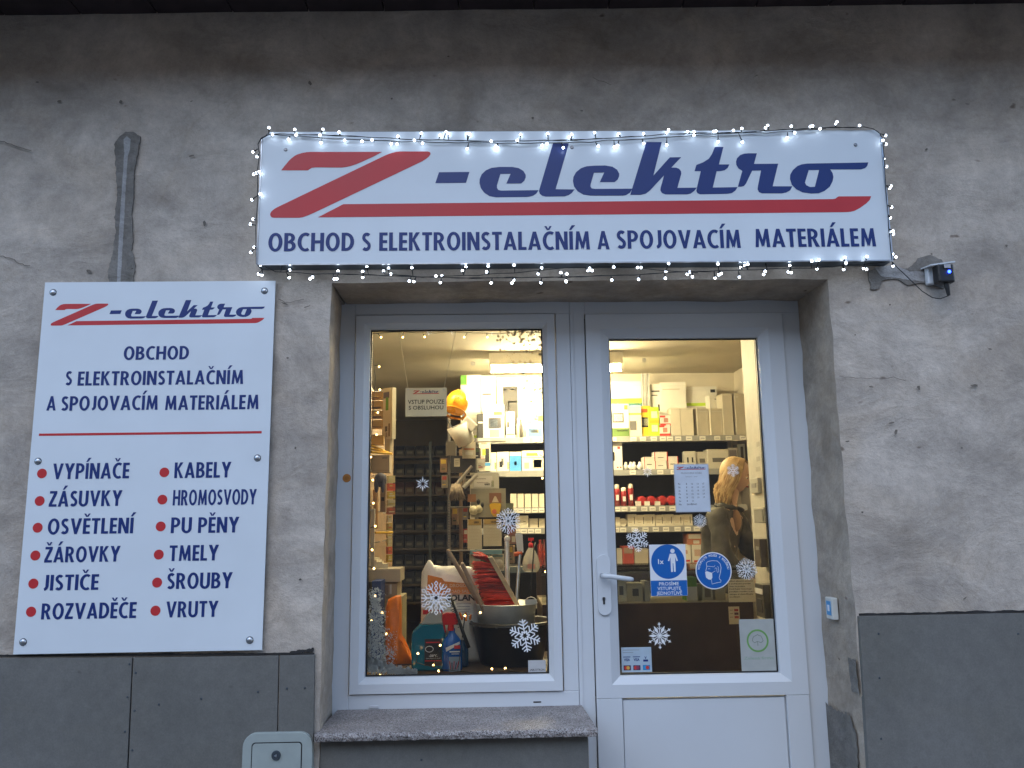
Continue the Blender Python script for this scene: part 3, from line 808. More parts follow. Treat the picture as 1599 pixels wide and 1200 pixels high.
# handle
a, b = P(941.5, 866, YS), P(943, 961, YS); hw = 0.030
mb = MB()
pts = [(a.x+hw*math.cos(t), a.z-hw+hw*math.sin(t)) for t in [math.pi*i/10 for i in range(11)]]+[(a.x-hw+0, a.z-hw)]
pts = [(a.x+hw*math.cos(math.pi*i/10), a.z-hw+hw*math.sin(math.pi*i/10)) for i in range(11)]+[(a.x+hw*math.cos(math.pi+math.pi*i/10), b.z+hw+hw*math.sin(math.pi+math.pi*i/10)) for i in range(11)]
mb.prism(pts, YS-0.011, YS, PVC)
mb.build('handle_plate', door, bevel=0.003)
k = P(942.5, 937, YS)
mb = MB(); mb.cyl((k.x, YS-0.0112, k.z+0.005), (k.x, YS-0.0135, k.z+0.005), 0.0085, 0.0085, STEEL, 14); mb.box(k.x-0.004, k.x+0.004, YS-0.0132, YS-0.011, k.z-0.018, k.z+0.002, STEEL)
mb.box(k.x-0.0040, k.x+0.0040, YS-0.0142, YS-0.0136, k.z-0.018, k.z+0.012, BLACK); mb.build('keyhole', door)
h = P(940, 899, YS); e = P(988, 905, YS-0.06)
mb = MB(); mb.tube([(h.x, YS-0.011, h.z), (h.x, YS-0.035, h.z), (h.x+0.006, YS-0.052, h.z), (h.x+0.03, YS-0.06, h.z), ((h.x+e.x)/2+.01, YS-0.062, (h.z+e.z)/2), (e.x-0.008, YS-0.058, e.z), (e.x+0.002, YS-0.052, e.z)], [0.012, 0.011, 0.0115, 0.011, 0.0105, 0.0105, 0.007], PVC, 12)
mb.build('door_handle', door)
# window sill
za, zb = SILLZ-0.001, P(710, 1150, -0.045).z
zf = P(710, 1143, -0.045).z
xl0, xr0 = OX0+0.002, SX1+0.01
xl1, xr1 = xat(491, 1148, -0.045), xat(933, 1140, -0.045)
mb = MB()
t = 0.030
v = []
nx = 60
def sillrow(y, z, xa, xb, jit=0): return [(xa+(xb-xa)*i/nx, y+random.uniform(-jit, jit), z+random.uniform(-jit, jit)) for i in range(nx+1)]
zin = SILLZ+0.002
rows = [sillrow(0.352, zin-t, xl0, xr0), sillrow(0.352, zin, xl0, xr0), sillrow(-0.036, zf+0.001, xl1, xr1), sillrow(-0.043, zf-0.002, xl1, xr1, 0.0022), sillrow(-0.046, zf-0.013, xl1, xr1, 0.003), sillrow(-0.042, zf-t+0.003, xl1, xr1, 0.0025), sillrow(-0.034, zf-t, xl1, xr1, 0.001)]
vv = [p for r in rows for p in r]; n = nx+1
fs = []
for r in range(len(rows)):
    r2 = (r+1) % len(rows)
    for i in range(nx): fs.append((r*n+i, r*n+i+1, r2*n+i+1, r2*n+i))
fs = [q for q in fs]
fs.append(tuple(r*n for r in range(len(rows)))); fs.append(tuple(r*n+nx for r in reversed(range(len(rows)))))
mb.add(vv, fs, GRANITE); mb.build('window_sill', bld)

# ------------------------------------------------------------------ doorbell on the right reveal
q0 = PXp(1298, 950, OX1-0.02)
mb = MB(); mb.box(OX1-0.03, OX1-0.004, q0.y-0.035, q0.y+0.035, q0.z-0.045, q0.z+0.045, mat((0.62, 0.62, 0.58), 0.5, name='cream_plastic'))
o = mb.build('doorbell', bevel=0.004, label='small white doorbell button box with a blue label on the right reveal of the doorway', cat='doorbell')
mb = MB(); mb.box(OX1-0.0315, OX1-0.0302, q0.y-0.022, q0.y+0.022, q0.z-0.028, q0.z+0.03, mat((0.05, 0.30, 0.62), 0.4, name='label_blue')); mb.build('button_label', o)
mb = MB(); mb.box(OX1-0.0325, OX1-0.0318, q0.y-0.010, q0.y+0.010, q0.z-0.012, q0.z+0.014, STWHITE); mb.build('pictogram', o)
# orange dot on frame
c = P(541.5, 747, YF); mb = MB(); mb.cyl((c.x, YF-0.0008, c.z), (c.x, YF-0.003, c.z), 0.019, 0.018, mat((0.50, 0.20, 0.04), 0.5, name='orange_plastic'), 18)
mb.cyl((c.x, YF-0.003, c.z), (c.x, YF-0.0045, c.z), 0.010, 0.009, mat((0.40, 0.16, 0.03), 0.5, name='orange_dark'), 14)
mb.build('sticker', label='small round orange sticker on the left side of the window frame', cat='sticker')

# ------------------------------------------------------------------ meter box in the plinth
BOXM = mat((0.33, 0.37, 0.35), 0.55, name='box_green_grey', vary=0.06)
pl, pr = P(379, 1165, -0.03), P(488, 1165, -0.03); zt = P(433, 1144.5, -0.03).z
rr = 0.05
def rrect(x0, x1, z0, z1, r, n=6):
    o = []
    for (cx, cz, a0) in ((x1-r, z1-r, 0), (x0+r, z1-r, 90), (x0+r, z0+r, 180), (x1-r, z0+r, 270)):
        o += [(cx+r*math.cos(R(a0+90*i/n)), cz+r*math.sin(R(a0+90*i/n))) for i in range(n+1)]
    return o
bxl, bxr = mean(pl.x, P(378, 1195, -0.03).x), mean(pr.x, P(487, 1195, -0.03).x)
mbx = root('meter_box', ((bxl+bxr)/2, 0, zt-0.62), 'pale grey green service box with rounded frame set low in the dark cladding', 'service box')
mb = MB(); mb.prism(rrect(bxl, bxr, zt-0.62, zt, rr), -0.032, 0.0, BOXM); mb.build('box_frame', mbx, bevel=0.004)
dl, dr = P(394, 1175, -0.033).x, P(470, 1175, -0.033).x; dt = P(432, 1161, -0.033).z
mb = MB(); mb.prism(rrect(dl-0.004, dr+0.004, dt-0.54, dt+0.004, 0.014), -0.0325, -0.030, RUBBER); mb.build('door_seal', mbx)
mb = MB(); mb.prism(rrect(dl, dr, dt-0.536, dt, 0.012), -0.035, -0.031, BOXM); mb.build('box_door', mbx, bevel=0.0015)
c = P(431, 1180, -0.036); mb = MB(); mb.cyl((c.x, -0.035, c.z), (c.x, -0.042, c.z), 0.018, 0.016, DARKST, 20); mb.cyl((c.x, -0.042, c.z), (c.x, -0.044, c.z), 0.007, 0.006, STEEL, 3); mb.build('lock', mbx)

# ------------------------------------------------------------------ outdoor socket with plugged adapter
c = P(1461, 430, -0.03)
sk = root('outdoor_socket', (c.x, -0.012, c.z-0.06), 'white outdoor socket with its flap open on the plaster right of the lit sign', 'socket')
mb = MB(); mb.box(c.x-0.040, c.x-0.008, -0.040, -0.012, c.z-0.042, c.z+0.035, PVC); mb.build('socket_body', sk, bevel=0.006)
z1 = P(1461, 414, -0.05).z
mb = MB(); v0 = MB()
mb.add([(c.x-0.052, -0.012, z1-0.008), (c.x+0.052, -0.012, z1+0.004), (c.x+0.058, -0.085, z1+0.000), (c.x-0.046, -0.085, z1-0.014),
        (c.x-0.052, -0.012, z1-0.002), (c.x+0.052, -0.012, z1+0.010), (c.x+0.058, -0.085, z1+0.006), (c.x-0.046, -0.085, z1-0.008)],
       [(0, 1, 2, 3), (4, 7, 6, 5), (0, 4, 5, 1), (1, 5, 6, 2), (2, 6, 7, 3), (3, 7, 4, 0)], PVC)
mb.build('socket_flap', sk)
ad = root('power_adapter', (c.x+0.01, -0.07, c.z-0.05), 'black plug-in power adapter with a glowing blue light in the outdoor socket', 'power adapter')
mb = MB(); mb.box(c.x-0.028, c.x+0.042, -0.100, -0.0525, c.z-0.052, c.z+0.028, BLACK); mb.build('adapter_body', ad, bevel=0.007)
mb = MB(); mb.box(c.x-0.004, c.x+0.024, -0.1065, -0.1052, c.z+0.008, c.z+0.024, mat((0.4, 0.4, 0.42), 0.5, name='grey_label')); mb.build('rating_label', ad)
mb = MB(); mb.ball((c.x+0.016, -0.1055, c.z-0.008), 0.007, 0.004, 0.007, mat((0.02, 0.06, 1.0), 0.3, emit=3.0, name='blue_led')); mb.build('indicator_light', ad)
mb = MB(); mb.cyl((c.x+0.014, -0.08, c.z-0.053), (c.x+0.018, -0.08, c.z-0.105), 0.012, 0.007, BLACK, 10); mb.build('plug_boot', ad)
ADX, ADZ = c.x+0.018, c.z-0.105

# ------------------------------------------------------------------ big lit sign box
sx0, sx1 = mean(xat(410, 215, SIGN_Y), xat(402.5, 409, SIGN_Y)), mean(xat(1377, 215, SIGN_Y), xat(1390, 406, SIGN_Y))
sz0, sz1 = P(895, 409, SIGN_Y).z, P(895, 205, SIGN_Y).z
sg = root('shop_sign', ((sx0+sx1)/2, -0.04, sz0), 'long white sign box with a red and navy logo over the window and door', 'sign')
r = 0.022
face = [(sx0+0.03, sz1), (sx0, sz1-0.03), (sx0, sz0), (sx1, sz0)]+[(sx1-r+r*math.cos(R(a)), sz1-r+r*math.sin(R(a))) for a in range(0, 91, 15)]
mb = MB(); mb.prism(face, SIGN_Y+0.0005, SIGN_Y+0.004, SIGNW); mb.build('sign_face', sg)
mb = MB(); mb.prism([(x*1.0+(0.004 if x > 0 else -0.004), z+(0.003 if z > sz0+.1 else -0.004)) for x, z in face], SIGN_Y+0.0045, -0.008, DARKST); mb.build('sign_case', sg)
mb = MB(); mb.box(sx0-0.004, sx1+0.004, SIGN_Y-0.002, SIGN_Y+0.006, sz0-0.006, sz0-0.001, STEEL); mb.box(sx1+0.0005, sx1+0.006, SIGN_Y-0.002, SIGN_Y+0.006, sz0, sz1-0.03, STEEL); mb.box(sx0-0.006, sx0-0.0005, SIGN_Y-0.002, SIGN_Y+0.006, sz0, sz1-0.035, STEEL); mb.build('sign_trim', sg)
mb = MB(); logo(mb, LX0, LX1, LZ0, LZ1, SIGN_Y-0.0004); mb.build('logo', sg)
for w, a, b, py in (('OBCHOD', 418.5, 552.8, 392.6), ('S', 564.8, 579, 392.3), ('ELEKTROINSTALAČNÍM', 592, 922, 391), ('A', 933, 952, 389.6), ('SPOJOVACÍM', 963.3, 1157.6, 388.2), ('MATERIÁLEM', 1179, 1368.8, 385.8)):
    mb = MB(); words_px(mb, w, a, b, py, 28.5, SIGN_Y, PBLUE); mb.build('word', sg)
for a, b in ((446, 234), (893, 230.5), (1336, 226.5)):
    p = P(a, b, SIGN_Y); mb = MB(); mb.cyl((p.x, SIGN_Y, p.z), (p.x, SIGN_Y-0.004, p.z), 0.0085, 0.006, mat((0.25, 0.25, 0.26), 0.4, 0.7, name='screw_grey'), 14); mb.build('screw', sg)

# ------------------------------------------------------------------ left board
BY = -0.022
bx0, bx1 = mean(xat(69, 441, BY), xat(22, 1019, BY)), mean(xat(431, 440, BY), xat(408, 1018, BY))
bz0, bz1 = P(215, 1019, BY).z, P(250, 440, BY).z
bd = root('notice_board', ((bx0+bx1)/2, -0.01, bz0), 'tall white board left of the window listing goods in navy letters with red bullet dots', 'sign board')
mb = MB(); mb.box(bx0, bx1, BY, BY+0.004, bz0, bz1, SIGNW); mb.build('board_panel', bd, bevel=0.0008)
mb = MB()
g = XZ(79, 509, BY); g1 = XZ(414, 468, BY)
logo(mb, g[0], g1[0], g[1], g1[1], BY-0.0004); mb.build('logo', bd)
for w, a, b, py, cp in (('OBCHOD', 192.7, 294.8, 562, 21), ('S', 101.8, 112, 602, 22), ('ELEKTROINSTALAČNÍM', 121, 380, 601.3, 22), ('A', 72.3, 87, 641.5, 22.5), ('SPOJOVACÍM', 95, 246.5, 641, 22.5), ('MATERIÁLEM', 257, 404, 640, 22.5),
                     ('VYPÍNAČE', 81.6, 201.4, 748, 24.5), ('ZÁSUVKY', 76, 190, 791, 24.5), ('OSVĚTLENÍ', 74, 207.6, 834, 24.5), ('ŽÁROVKY', 69, 187, 878, 24.5), ('JISTIČE', 66, 153.4, 922, 24.5), ('ROZVADĚČE', 64, 212.3, 966.5, 25),
                     ('KABELY', 272, 360.5, 746.5, 24.5), ('HROMOSVODY', 269.6, 400.3, 788.8, 24), ('PU', 266.5, 299, 832.7, 24.5), ('PĚNY', 309, 373, 832.2, 24.5), ('TMELY', 264, 341, 876, 24.5), ('ŠROUBY', 260.3, 362.6, 919.5, 25), ('VRUTY', 258.8, 340.4, 964, 25)):
    mb = MB(); words_px(mb, w, a, b, py, cp, BY, PBLUE); mb.build('word', bd)
q0, q1 = P(61, 678.5, BY), P(408.6, 676, BY)
mb = MB(); mb.box(q0.x, q1.x, BY-0.0008, BY-0.0001, (q0.z+q1.z)/2-0.0048, (q0.z+q1.z)/2+0.0048, PRED); mb.build('red_rule', bd)
for a, b in ((65.6, 739.7), (62, 782.6), (58.9, 824.4), (55.3, 867.8), (52.2, 911.7), (48.6, 955.6), (256.7, 738), (253.6, 780.5), (251, 822.4), (248, 866.3), (245.4, 910), (242.8, 954)):
    p = P(a, b, BY); mb = MB(); mb.cyl((p.x, BY-0.0001, p.z), (p.x, BY-0.0009, p.z), 0.0195, 0.0195, PRED, 24); mb.build('bullet', bd)
for a, b in ((83, 457), (413, 454.5), (59.4, 720.6), (402, 715.5), (36.2, 1003), (390, 1000)):
    p = P(a, b, BY); mb = MB(); mb.ball((p.x, BY-0.001, p.z), 0.0125, 0.007, 0.0125, STEEL, 14, 8); mb.cyl((p.x, BY, p.z), (p.x, BY-0.002, p.z), 0.0145, 0.014, DARKST, 14); mb.build('screw', bd)

# ------------------------------------------------------------------ outdoor fairy lights
BA = [(123,92),(140,124),(247,100),(252,127),(217,147),(382,100),(368,127),(372,163),(460,112),(487,152),(570,157),(618,150),(742,133),(710,168),(738,170),(821,152),(855,118),(860,166),(945,128),(973,112),(982,120),(1075,120),(1087,123),(1075,192),(1190,156),(1212,180),(1220,187),(1332,124),(1315,153),(1462,120),(1435,176),(1458,168),(1536,188),(1576,124),(1566,136),
 (46,208),(66,230),(50,315),(62,310),(76,303),(80,410),(41,437),(47,531),(34,555),(52,666),(36,690),
 (82,751),(190,748),(73,794),(89,799),(222,775),(220,811),(320,817),(332,809),(455,780),(437,818),(449,817),(593,758),(573,782),(573,810),(697,766),(673,780),(708,795),(809,764),(797,828),(819,830),(1068,760),(1052,778),(925,804),(953,803),(946,835),(1176,757),(1168,784),(1190,837),(1300,753),(1298,823),(1289,838),(1432,765),(1416,793),(1428,836),(1525,788),(1554,794),(1550,831)]
BB = [(125,97),(140,151),(222,101),(205,155),(218,148),(322,101),(323,140),(423,85),(415,97),(415,146),(500,93),(525,93),(525,107),(605,92),(614,91),(622,133),(684,88),(718,80),(720,135),(822,68),(813,78),(917,71),(931,97),(901,117),(994,72),(1003,70),(1033,81),(1101,53),(1097,62),(1192,68),
 (1297,108),(1286,128),(1299,143),(1290,202),(1301,233),(1313,320),(1319,312),(1321,397),(1316,440),(1326,492),(1328,505),(1325,586),(1339,598),(1327,634),
 (12,667),(10,694),(105,643),(98,652),(115,652),(202,638),(194,690),(298,640),(312,640),(302,687),(423,624),(412,655),(410,683),(507,658),(498,667),(519,677),(622,626),(625,669),(635,664),(610,682),(742,627),(730,632),(713,640),(708,678),(813,620),(812,655),(806,668),(911,632),(905,657),(917,660),(1028,609),(1000,614),(1020,645),(1134,600),(1138,623),(1128,648),(1222,596),(1208,643),(1220,647)]
bulbs = [(380+x/3.075, 170+y/3.075) for x, y in BA]+[(880+x/2.579, 170+y/2.579) for x, y in BB]
YC = SIGN_Y-0.012
c_top = [(403, 225), (408, 216), (420, 210), (500, 211), (570, 214), (640, 218), (760, 221), (900, 219), (1000, 213), (1040, 210), (1150, 207), (1230, 203), (1290, 199.5), (1350, 199), (1364, 202), (1374, 209), (1379, 218), (1381, 260), (1385, 320), (1390, 380), (1393, 408)]
c_top2 = [(420, 211), (470, 213), (520, 217), (620, 221), (740, 223.5), (830, 224), (900, 222.5), (1010, 217), (1080, 212), (1130, 209), (1230, 206), (1290, 201)]
c_left = [(403, 225), (405, 240), (402, 270), (402, 320), (399, 360), (400, 395), (400, 412), (410, 421)]
c_bot = [(401, 412), (430, 424), (480, 427.5), (560, 429), (650, 432.5), (730, 434.5), (800, 434), (900, 432.5), (1000, 429), (1060, 425), (1100, 424), (1160, 422), (1250, 419), (1300, 417), (1350, 413), (1393, 408)]
c_bot2 = [(600, 428), (660, 433), (740, 430), (820, 425), (880, 419), (930, 416), (990, 418), (1040, 423), (1090, 426)]
lights = root('fairy_lights', ((sx0+sx1)/2, YC, sz0-0.05), 'string of cold white fairy lights on black cable looped round the big sign', 'fairy lights')
def wob(path, Y, amp=0.0022, st=0.02, seed=0, yamp=0.004):
    w = [P(a, b, Y) for a, b in path]; out = []
    L = 0
    for i in range(len(w)-1):
        n = max(1, int((w[i+1]-w[i]).length/st))
        for j in range(n):
            p = w[i].lerp(w[i+1], j/n); L += st
            out.append(p+Vector((amp*noise.noise(Vector((L*14, seed, 1))), yamp*noise.noise(Vector((L*14, seed, 5))), amp*2*noise.noise(Vector((L*14, seed, 9))))))
    out.append(w[-1]); return out
allc = []
for k, path in enumerate((c_top, c_top2, c_left, c_bot, c_bot2)):
    Y = YC if k < 3 else YC+0.028
    for tw in range(2 if k in (0, 3) else 1):
        pts = wob(path, Y, seed=k*3+tw*17); allc += pts
        mb = MB(); mb.tube(pts, 0.0017, CABLE, 5); mb.build('cable', lights)
lead = [(1393, 408), (1402, 418), (1420, 436), (1440, 455), (1456, 465), (1468, 467)]
pts = wob(lead, -0.05, 0.001); pts.append(Vector((ADX, -0.08, ADZ)))
mb = MB(); mb.tube(pts, 0.002, CABLE, 5); mb.build('lead_cable', lights)
for i, (a, b) in enumerate(bulbs):
    bottom = b > 409; side = a < 404 or a > 1379
    Y = (YC+0.028+random.uniform(-0.012, 0.02)) if bottom else (SIGN_Y-0.006+random.uniform(-.004, .03) if side else SIGN_Y-0.015-random.uniform(0, .008))
    p = P(a, b, Y)
    c = min(allc, key=lambda q: (q-p).length)
    d = (p-c)
    L = max(d.length, 0.008); d = d.normalized() if d.length > 1e-4 else Vector((0, 0, -1))
    base = p-d*min(L, 0.012)
    mb = MB(); mb.cyl(c, base, 0.0014, 0.0028, CABLE, 6); mb.cyl(base, p-d*0.004, 0.0034, 0.0034, CABLE, 6); mb.ball(p, 0.0052, 0.0052, 0.0052, COOL, 8, 6)
    mb.build('bulb', lights)

# ================================================================== STICKERS ON THE GLASS (outer face)
GO = GY-0.0012
def sticker_root(name, px, py, label, cat, group=None):
    p = P(px, py, GO); return root(name, (p.x, GO, p.z), label, cat, group)
def flake(px, py, rpx, kind, label, m=FLAKE, group='snowflake stickers on the glass', rot=0.0):
    c = P(px, py, GO); r = rpx*3.7/FPX
    mb = MB()
    def T(x, z, a): return (c.x+(x*math.cos(a)-z*math.sin(a))*r, c.z+(x*math.sin(a)+z*math.cos(a))*r)
    k = 0
    def seg(x0, z0, x1, z1, w, a):
        nonlocal k
        d = Vector((x1-x0, z1-z0)).normalized(); nn = Vector((-d.y, d.x))*w/2; k += 1
        mb.flat([T(x0+nn.x, z0+nn.y, a), T(x0-nn.x, z0-nn.y, a), T(x1-nn.x, z1-nn.y, a), T(x1+nn.x, z1+nn.y, a)], GO-0.00003*(k % 9), m)
    for i in range(6):
        a = rot+i*math.pi/3
        if kind == 0:      # branched
            seg(0, 0.12, 0, 1, .075, a)
            for z, l in ((.38, .30), (.60, .30), (.80, .20)):
                seg(0, z, l, z+l*.62, .07, a); seg(0, z, -l, z+l*.62, .07, a)
            seg(0, .14, .16, .28, .07, a); seg(0, .14, -.16, .28, .07, a)
        elif kind == 1:    # petals with star tips
            seg(0, .1, 0, .80, .055, a); seg(0, .45, .16, .60, .05, a); seg(0, .45, -.16, .60, .05, a)
            mb.flat([T(0, 1, a), T(-.05, .88, a), T(-.14, .84, a), T(-.05, .80, a), T(0, .70, a), T(.05, .80, a), T(.14, .84, a), T(.05, .88, a)], GO-.0003, m)
            b = a+math.pi/6
            mb.flat([T(0, .16, b), T(.12, .48, b), T(0, .82, b), T(-.12, .48, b)], GO-.0002, m)
            seg(0, .0, 0, .3, .06, b)
        elif kind == 2:    # simple lozenges
            mb.flat([T(0, .16, a), T(.10, .55, a), T(0, 1, a), T(-.10, .55, a)], GO-.0002, m)
            b = a+math.pi/6
            mb.flat([T(0, .2, b), T(.07, .5, b), T(0, .72, b), T(-.07, .5, b)], GO-.0003, m)
        else:              # lace star
            for q in range(3): seg(0, .15+.28*q, .10, .30+.28*q, .05, a); seg(0, .15+.28*q, -.10, .30+.28*q, .05, a); seg(.10, .30+.28*q, 0, .43+.28*q, .05, a); seg(-.10, .30+.28*q, 0, .43+.28*q, .05, a)
            seg(0, -.1, 0, .16, .12, a)
            b = a+math.pi/6
            seg(0, .2, 0, .9, .07, b); seg(0, .55, .2, .75, .06, b); seg(0, .55, -.2, .75, .06, b); seg(.2, .75, .2, .9, .05, b); seg(-.2, .75, -.2, .9, .05, b)
    return mb.build('snowflake_sticker', label=label, cat='sticker', group=group)
GREYF = mat((0.40, 0.40, 0.38), 0.7, name='flake_grey')
flake(660, 756, 12, 2, 'white snowflake sticker on the window pane over the dark blue bins')
flake(681, 934, 25, 3, 'largest white lace snowflake sticker on the window pane over the road salt bag')
flake(793.5, 814, 20, 3, 'grey white snowflake sticker on the window pane beside the hanging mop heads')
flake(819.6, 993, 24, 0, 'white branched snowflake sticker on the window pane over the black bucket', rot=.15)
flake(738.5, 568, 5, 2, 'tiny grey snowflake sticker high on the window pane left of the tube light', GREYF)
flake(1006, 562.5, 5, 2, 'tiny grey snowflake sticker high on the door pane', GREYF)
flake(1011, 737, 9, 2, 'small faint snowflake sticker on the door pane over the white lamp boxes')
flake(1144.6, 735, 10, 0, 'small snowflake sticker on the door pane over the blonde hair')
flake(995, 844, 18, 0, 'white branched snowflake sticker on the door pane above the blue one-person sign', rot=.1)
flake(1093, 814, 11, 3, 'small white snowflake sticker on the door pane just below the opening hours sheet')
flake(1166, 889, 17, 3, 'white snowflake sticker on the door pane right of the round mask sign', rot=.2)
flake(1030, 993, 20, 1, 'white petalled snowflake sticker low on the door pane over the brown counter')

# lace of tiny flakes in the top right corner of the window pane
mb = MB(); rnd = random.Random(5)
CORN = mat((0.36, 0.29, 0.17), 0.7, name='corner_flake')
for i in range(230):
    u = rnd.random(); v = rnd.random()
    px = 846-72*u**1.3; py = 517+150*v**1.35
    if (846-px)/72+(py-517)/150 > 1.02+0.15*rnd.random(): continue
    if (846-px)/72 > 0.35 and (py-517)/150 > 0.45 and rnd.random() < .7: continue
    p = P(px, py, GO); r = rnd.choice((.0028, .0035, .005, .0075))*(1.0)
    na = 6 if r > .004 else 4
    for k in range(na//2):
        a = math.pi*k/(na//2)+rnd.random()*.3; dx, dz = math.cos(a)*r, math.sin(a)*r; wx, wz = -math.sin(a)*r*.2, math.cos(a)*r*.2
        mb.flat([(p.x-dx-wx, p.z-dz-wz), (p.x+dx-wx, p.z+dz-wz), (p.x+dx+wx, p.z+dz+wz), (p.x-dx+wx, p.z-dz+wz)], GO-.0002*k, CORN)
o = mb.build('snowflake_film', label='lace of many tiny grey snowflakes in the upper right corner of the window pane', cat='window film', kind='stuff')
# sprayed snow tree and drift, lower left of the pane
GI = GY+0.0225
mb = MB(); rs = random.Random(44)
SPK = mat((0.78, 0.79, 0.80), .9, name='snow_speck', vary=0)
def speck(px, py, r, k):
    p = P(px, py, GI+.0002*(k % 4)); n = 5; a0 = rs.random()*6
    mb.flat([(p.x+r*rs.uniform(.6, 1.2)*math.cos(a0+6.283*q/n), p.z+r*rs.uniform(.6, 1.2)*math.sin(a0+6.283*q/n)) for q in range(n)], GI+.0002*(k % 4), SPK)
k = 0
for i in range(3300):
    v = rs.random()**.75; py = 918+v*132; tier = 9+19*v+5*math.sin(v*26)
    u = rs.gauss(0, .48)
    if abs(u) > 1.25: continue
    px = 586+u*tier
    if px < 570.5: continue
    if rs.random() < .25*(1-abs(u)) : continue
    speck(px, py, rs.uniform(.0009, .0042), k); k += 1
for i in range(1700):
    px = 571+80*rs.random()**1.2; top = 1024+24*((px-571)/80)**.8+3*math.sin(px*.5); py = top+abs(rs.gauss(0, 10))
    if py > 1053: py = 1053-rs.random()*8
    speck(px, py, rs.uniform(.001, .0046), k); k += 1
for i in range(500):
    px = 574+46*rs.random(); py = 985+60*rs.random(); speck(px, py, rs.uniform(.0007, .0018), k); k += 1
mb.build('snow_spray_decoration', label='white sprayed snow tree and drift in the lower left corner of the window pane', cat='window decoration', kind='stuff')
# small maker plate on the pane, lower right
a, b = P(825, 1051, GO), P(852, 1031, GO)
o = root('window_label', (a.x, GO, a.z), 'small white square sticker with dark print in the lower right window corner', 'sticker')
mb = MB(); mb.box(a.x, b.x, GO-.0003, GO+.0005, a.z, b.z, mat((0.5, 0.5, 0.5), 0.5, name='label_grey')); mb.build('backing', o)
mb = MB(); inter('JABLOTRON', (a.x+b.x)/2, a.z+.008, .009, GO-.0006, INK, mb, width=.065, bold=.01, align='CENTER'); mb.build('lettering', o)

# one-person sign
def rectpx(x0, y0, x1, y1, Y=GO):
    a = P(x0, y1, Y); b = P(x1, y0, Y); c = P(x0, y0, Y); d = P(x1, y1, Y)
    return ((a.x+c.x)/2, (b.x+d.x)/2, (a.z+d.z)/2, (b.z+c.z)/2)
o = sticker_root('entry_sign', 1043, 933, 'blue and white sticker with 1x and a person pictogram on the door pane', 'sign')
x0, x1, z0, z1 = rectpx(1015, 850.5, 1072, 931)
zs = z0+(z1-z0)*.30
mb = MB(); mb.box(x0, x1, GO-.0003, GO+.0006, z0, z1, STWHITE); mb.build('backing', o)
mb = MB(); mb.box(x0+.001, x1-.001, GO-.0007, GO-.0004, z0+.001, zs, STBLUE); mb.build('text_band', o)
ccx, ccz, cr = (x0+x1)/2, zs+(z1-zs)*.52, (x1-x0)*.46
mb = MB(); mb.cyl((ccx, GO-.0004, ccz), (ccx, GO-.0007, ccz), cr, cr, STBLUE, 40); mb.build('blue_disc', o)
mb = MB(); px_, y_ = ccx+cr*.30, GO-.0010
mb.cyl((px_, GO-.0008, ccz+cr*.62), (px_, y_, ccz+cr*.62), cr*.13, cr*.13, STWHITE, 16)
s_ = cr
mb.prism([(px_-.17*s_, ccz+.46*s_), (px_+.17*s_, ccz+.46*s_), (px_+.30*s_, ccz+.05*s_), (px_+.22*s_, ccz+.02*s_), (px_+.14*s_, ccz+.25*s_), (px_+.14*s_, ccz-.60*s_), (px_+.03*s_, ccz-.60*s_), (px_+.02*s_, ccz-.10*s_), (px_-.02*s_, ccz-.10*s_), (px_-.03*s_, ccz-.60*s_), (px_-.14*s_, ccz-.60*s_), (px_-.14*s_, ccz+.25*s_), (px_-.22*s_, ccz+.02*s_), (px_-.30*s_, ccz+.05*s_)], y_, GO-.0007, STWHITE)
mb.build('pictogram', o)
mb = MB(); inter('1x', ccx-cr*.42, ccz-cr*.12, cr*.28, y_, STWHITE, mb, bold=.03, align='CENTER'); mb.build('lettering', o)
mb = MB()
for i, t in enumerate(('PROSÍME', 'VSTUPUJTE', 'JEDNOTLIVĚ')):
    inter(t, ccx, zs-(zs-z0)*(.32+.30*i), (zs-z0)*.22, GO-.0010, STWHITE, mb, width=(x1-x0)*(.54, .64, .70)[i], bold=.012, align='CENTER')
mb.build('lettering', o)
# mask sign
o = sticker_root('mask_sign', 1114, 919, 'round blue sticker with a white masked head outline on the door pane', 'sign')
c = P(1114.3, 891.5, GO); rr_ = 27.7*3.7/FPX
mb = MB(); mb.cyl((c.x, GO+.0005, c.z), (c.x, GO-.0003, c.z), rr_, rr_, STWHITE, 48); mb.build('backing', o)
mb = MB(); mb.cyl((c.x, GO-.0004, c.z), (c.x, GO-.0007, c.z), rr_*.94, rr_*.94, STBLUE, 48); mb.build('blue_disc', o)
def hp(q):      # crop coordinates of the head drawing
    p = P(940+q[0]/5.455, 840+q[1]/5.455, GO); return (p.x, p.z)
def outline(mb, pts, w, y, m):
    pts = [hp(q) for q in pts]
    for q in g_stroke(pts, w): mb.flat(q, y, m)
mb = MB()
outline(mb, [(893, 248), (888, 215), (905, 202), (940, 195), (980, 198), (1005, 220), (1014, 255), (1008, 300), (998, 335), (1000, 352), (1013, 362), (1012, 378), (985, 382), (937, 395), (933, 360)], .0022, GO-.0010, STWHITE)
outline(mb, [(893, 245), (900, 242), (955, 248), (962, 235)], .0018, GO-.0011, STWHITE)
outline(mb, [(893, 248), (889, 262), (883, 285)], .0022, GO-.0011, STWHITE)
outline(mb, [(960, 268), (968, 255), (978, 262), (978, 285), (985, 298), (995, 285), (990, 250), (982, 245)], .0018, GO-.0012, STWHITE)
outline(mb, [(903, 268), (912, 262), (920, 268)], .0018, GO-.0011, STWHITE)
outline(mb, [(937, 300), (965, 282)], .0016, GO-.0011, STWHITE)
mb.build('head_outline', o)
mb = MB(); mb.flat([hp(q) for q in [(878, 292), (893, 285), (915, 292), (938, 300), (940, 340), (930, 358), (908, 356), (886, 340)]], GO-.0013, STWHITE); mb.build('mask_drawing', o)
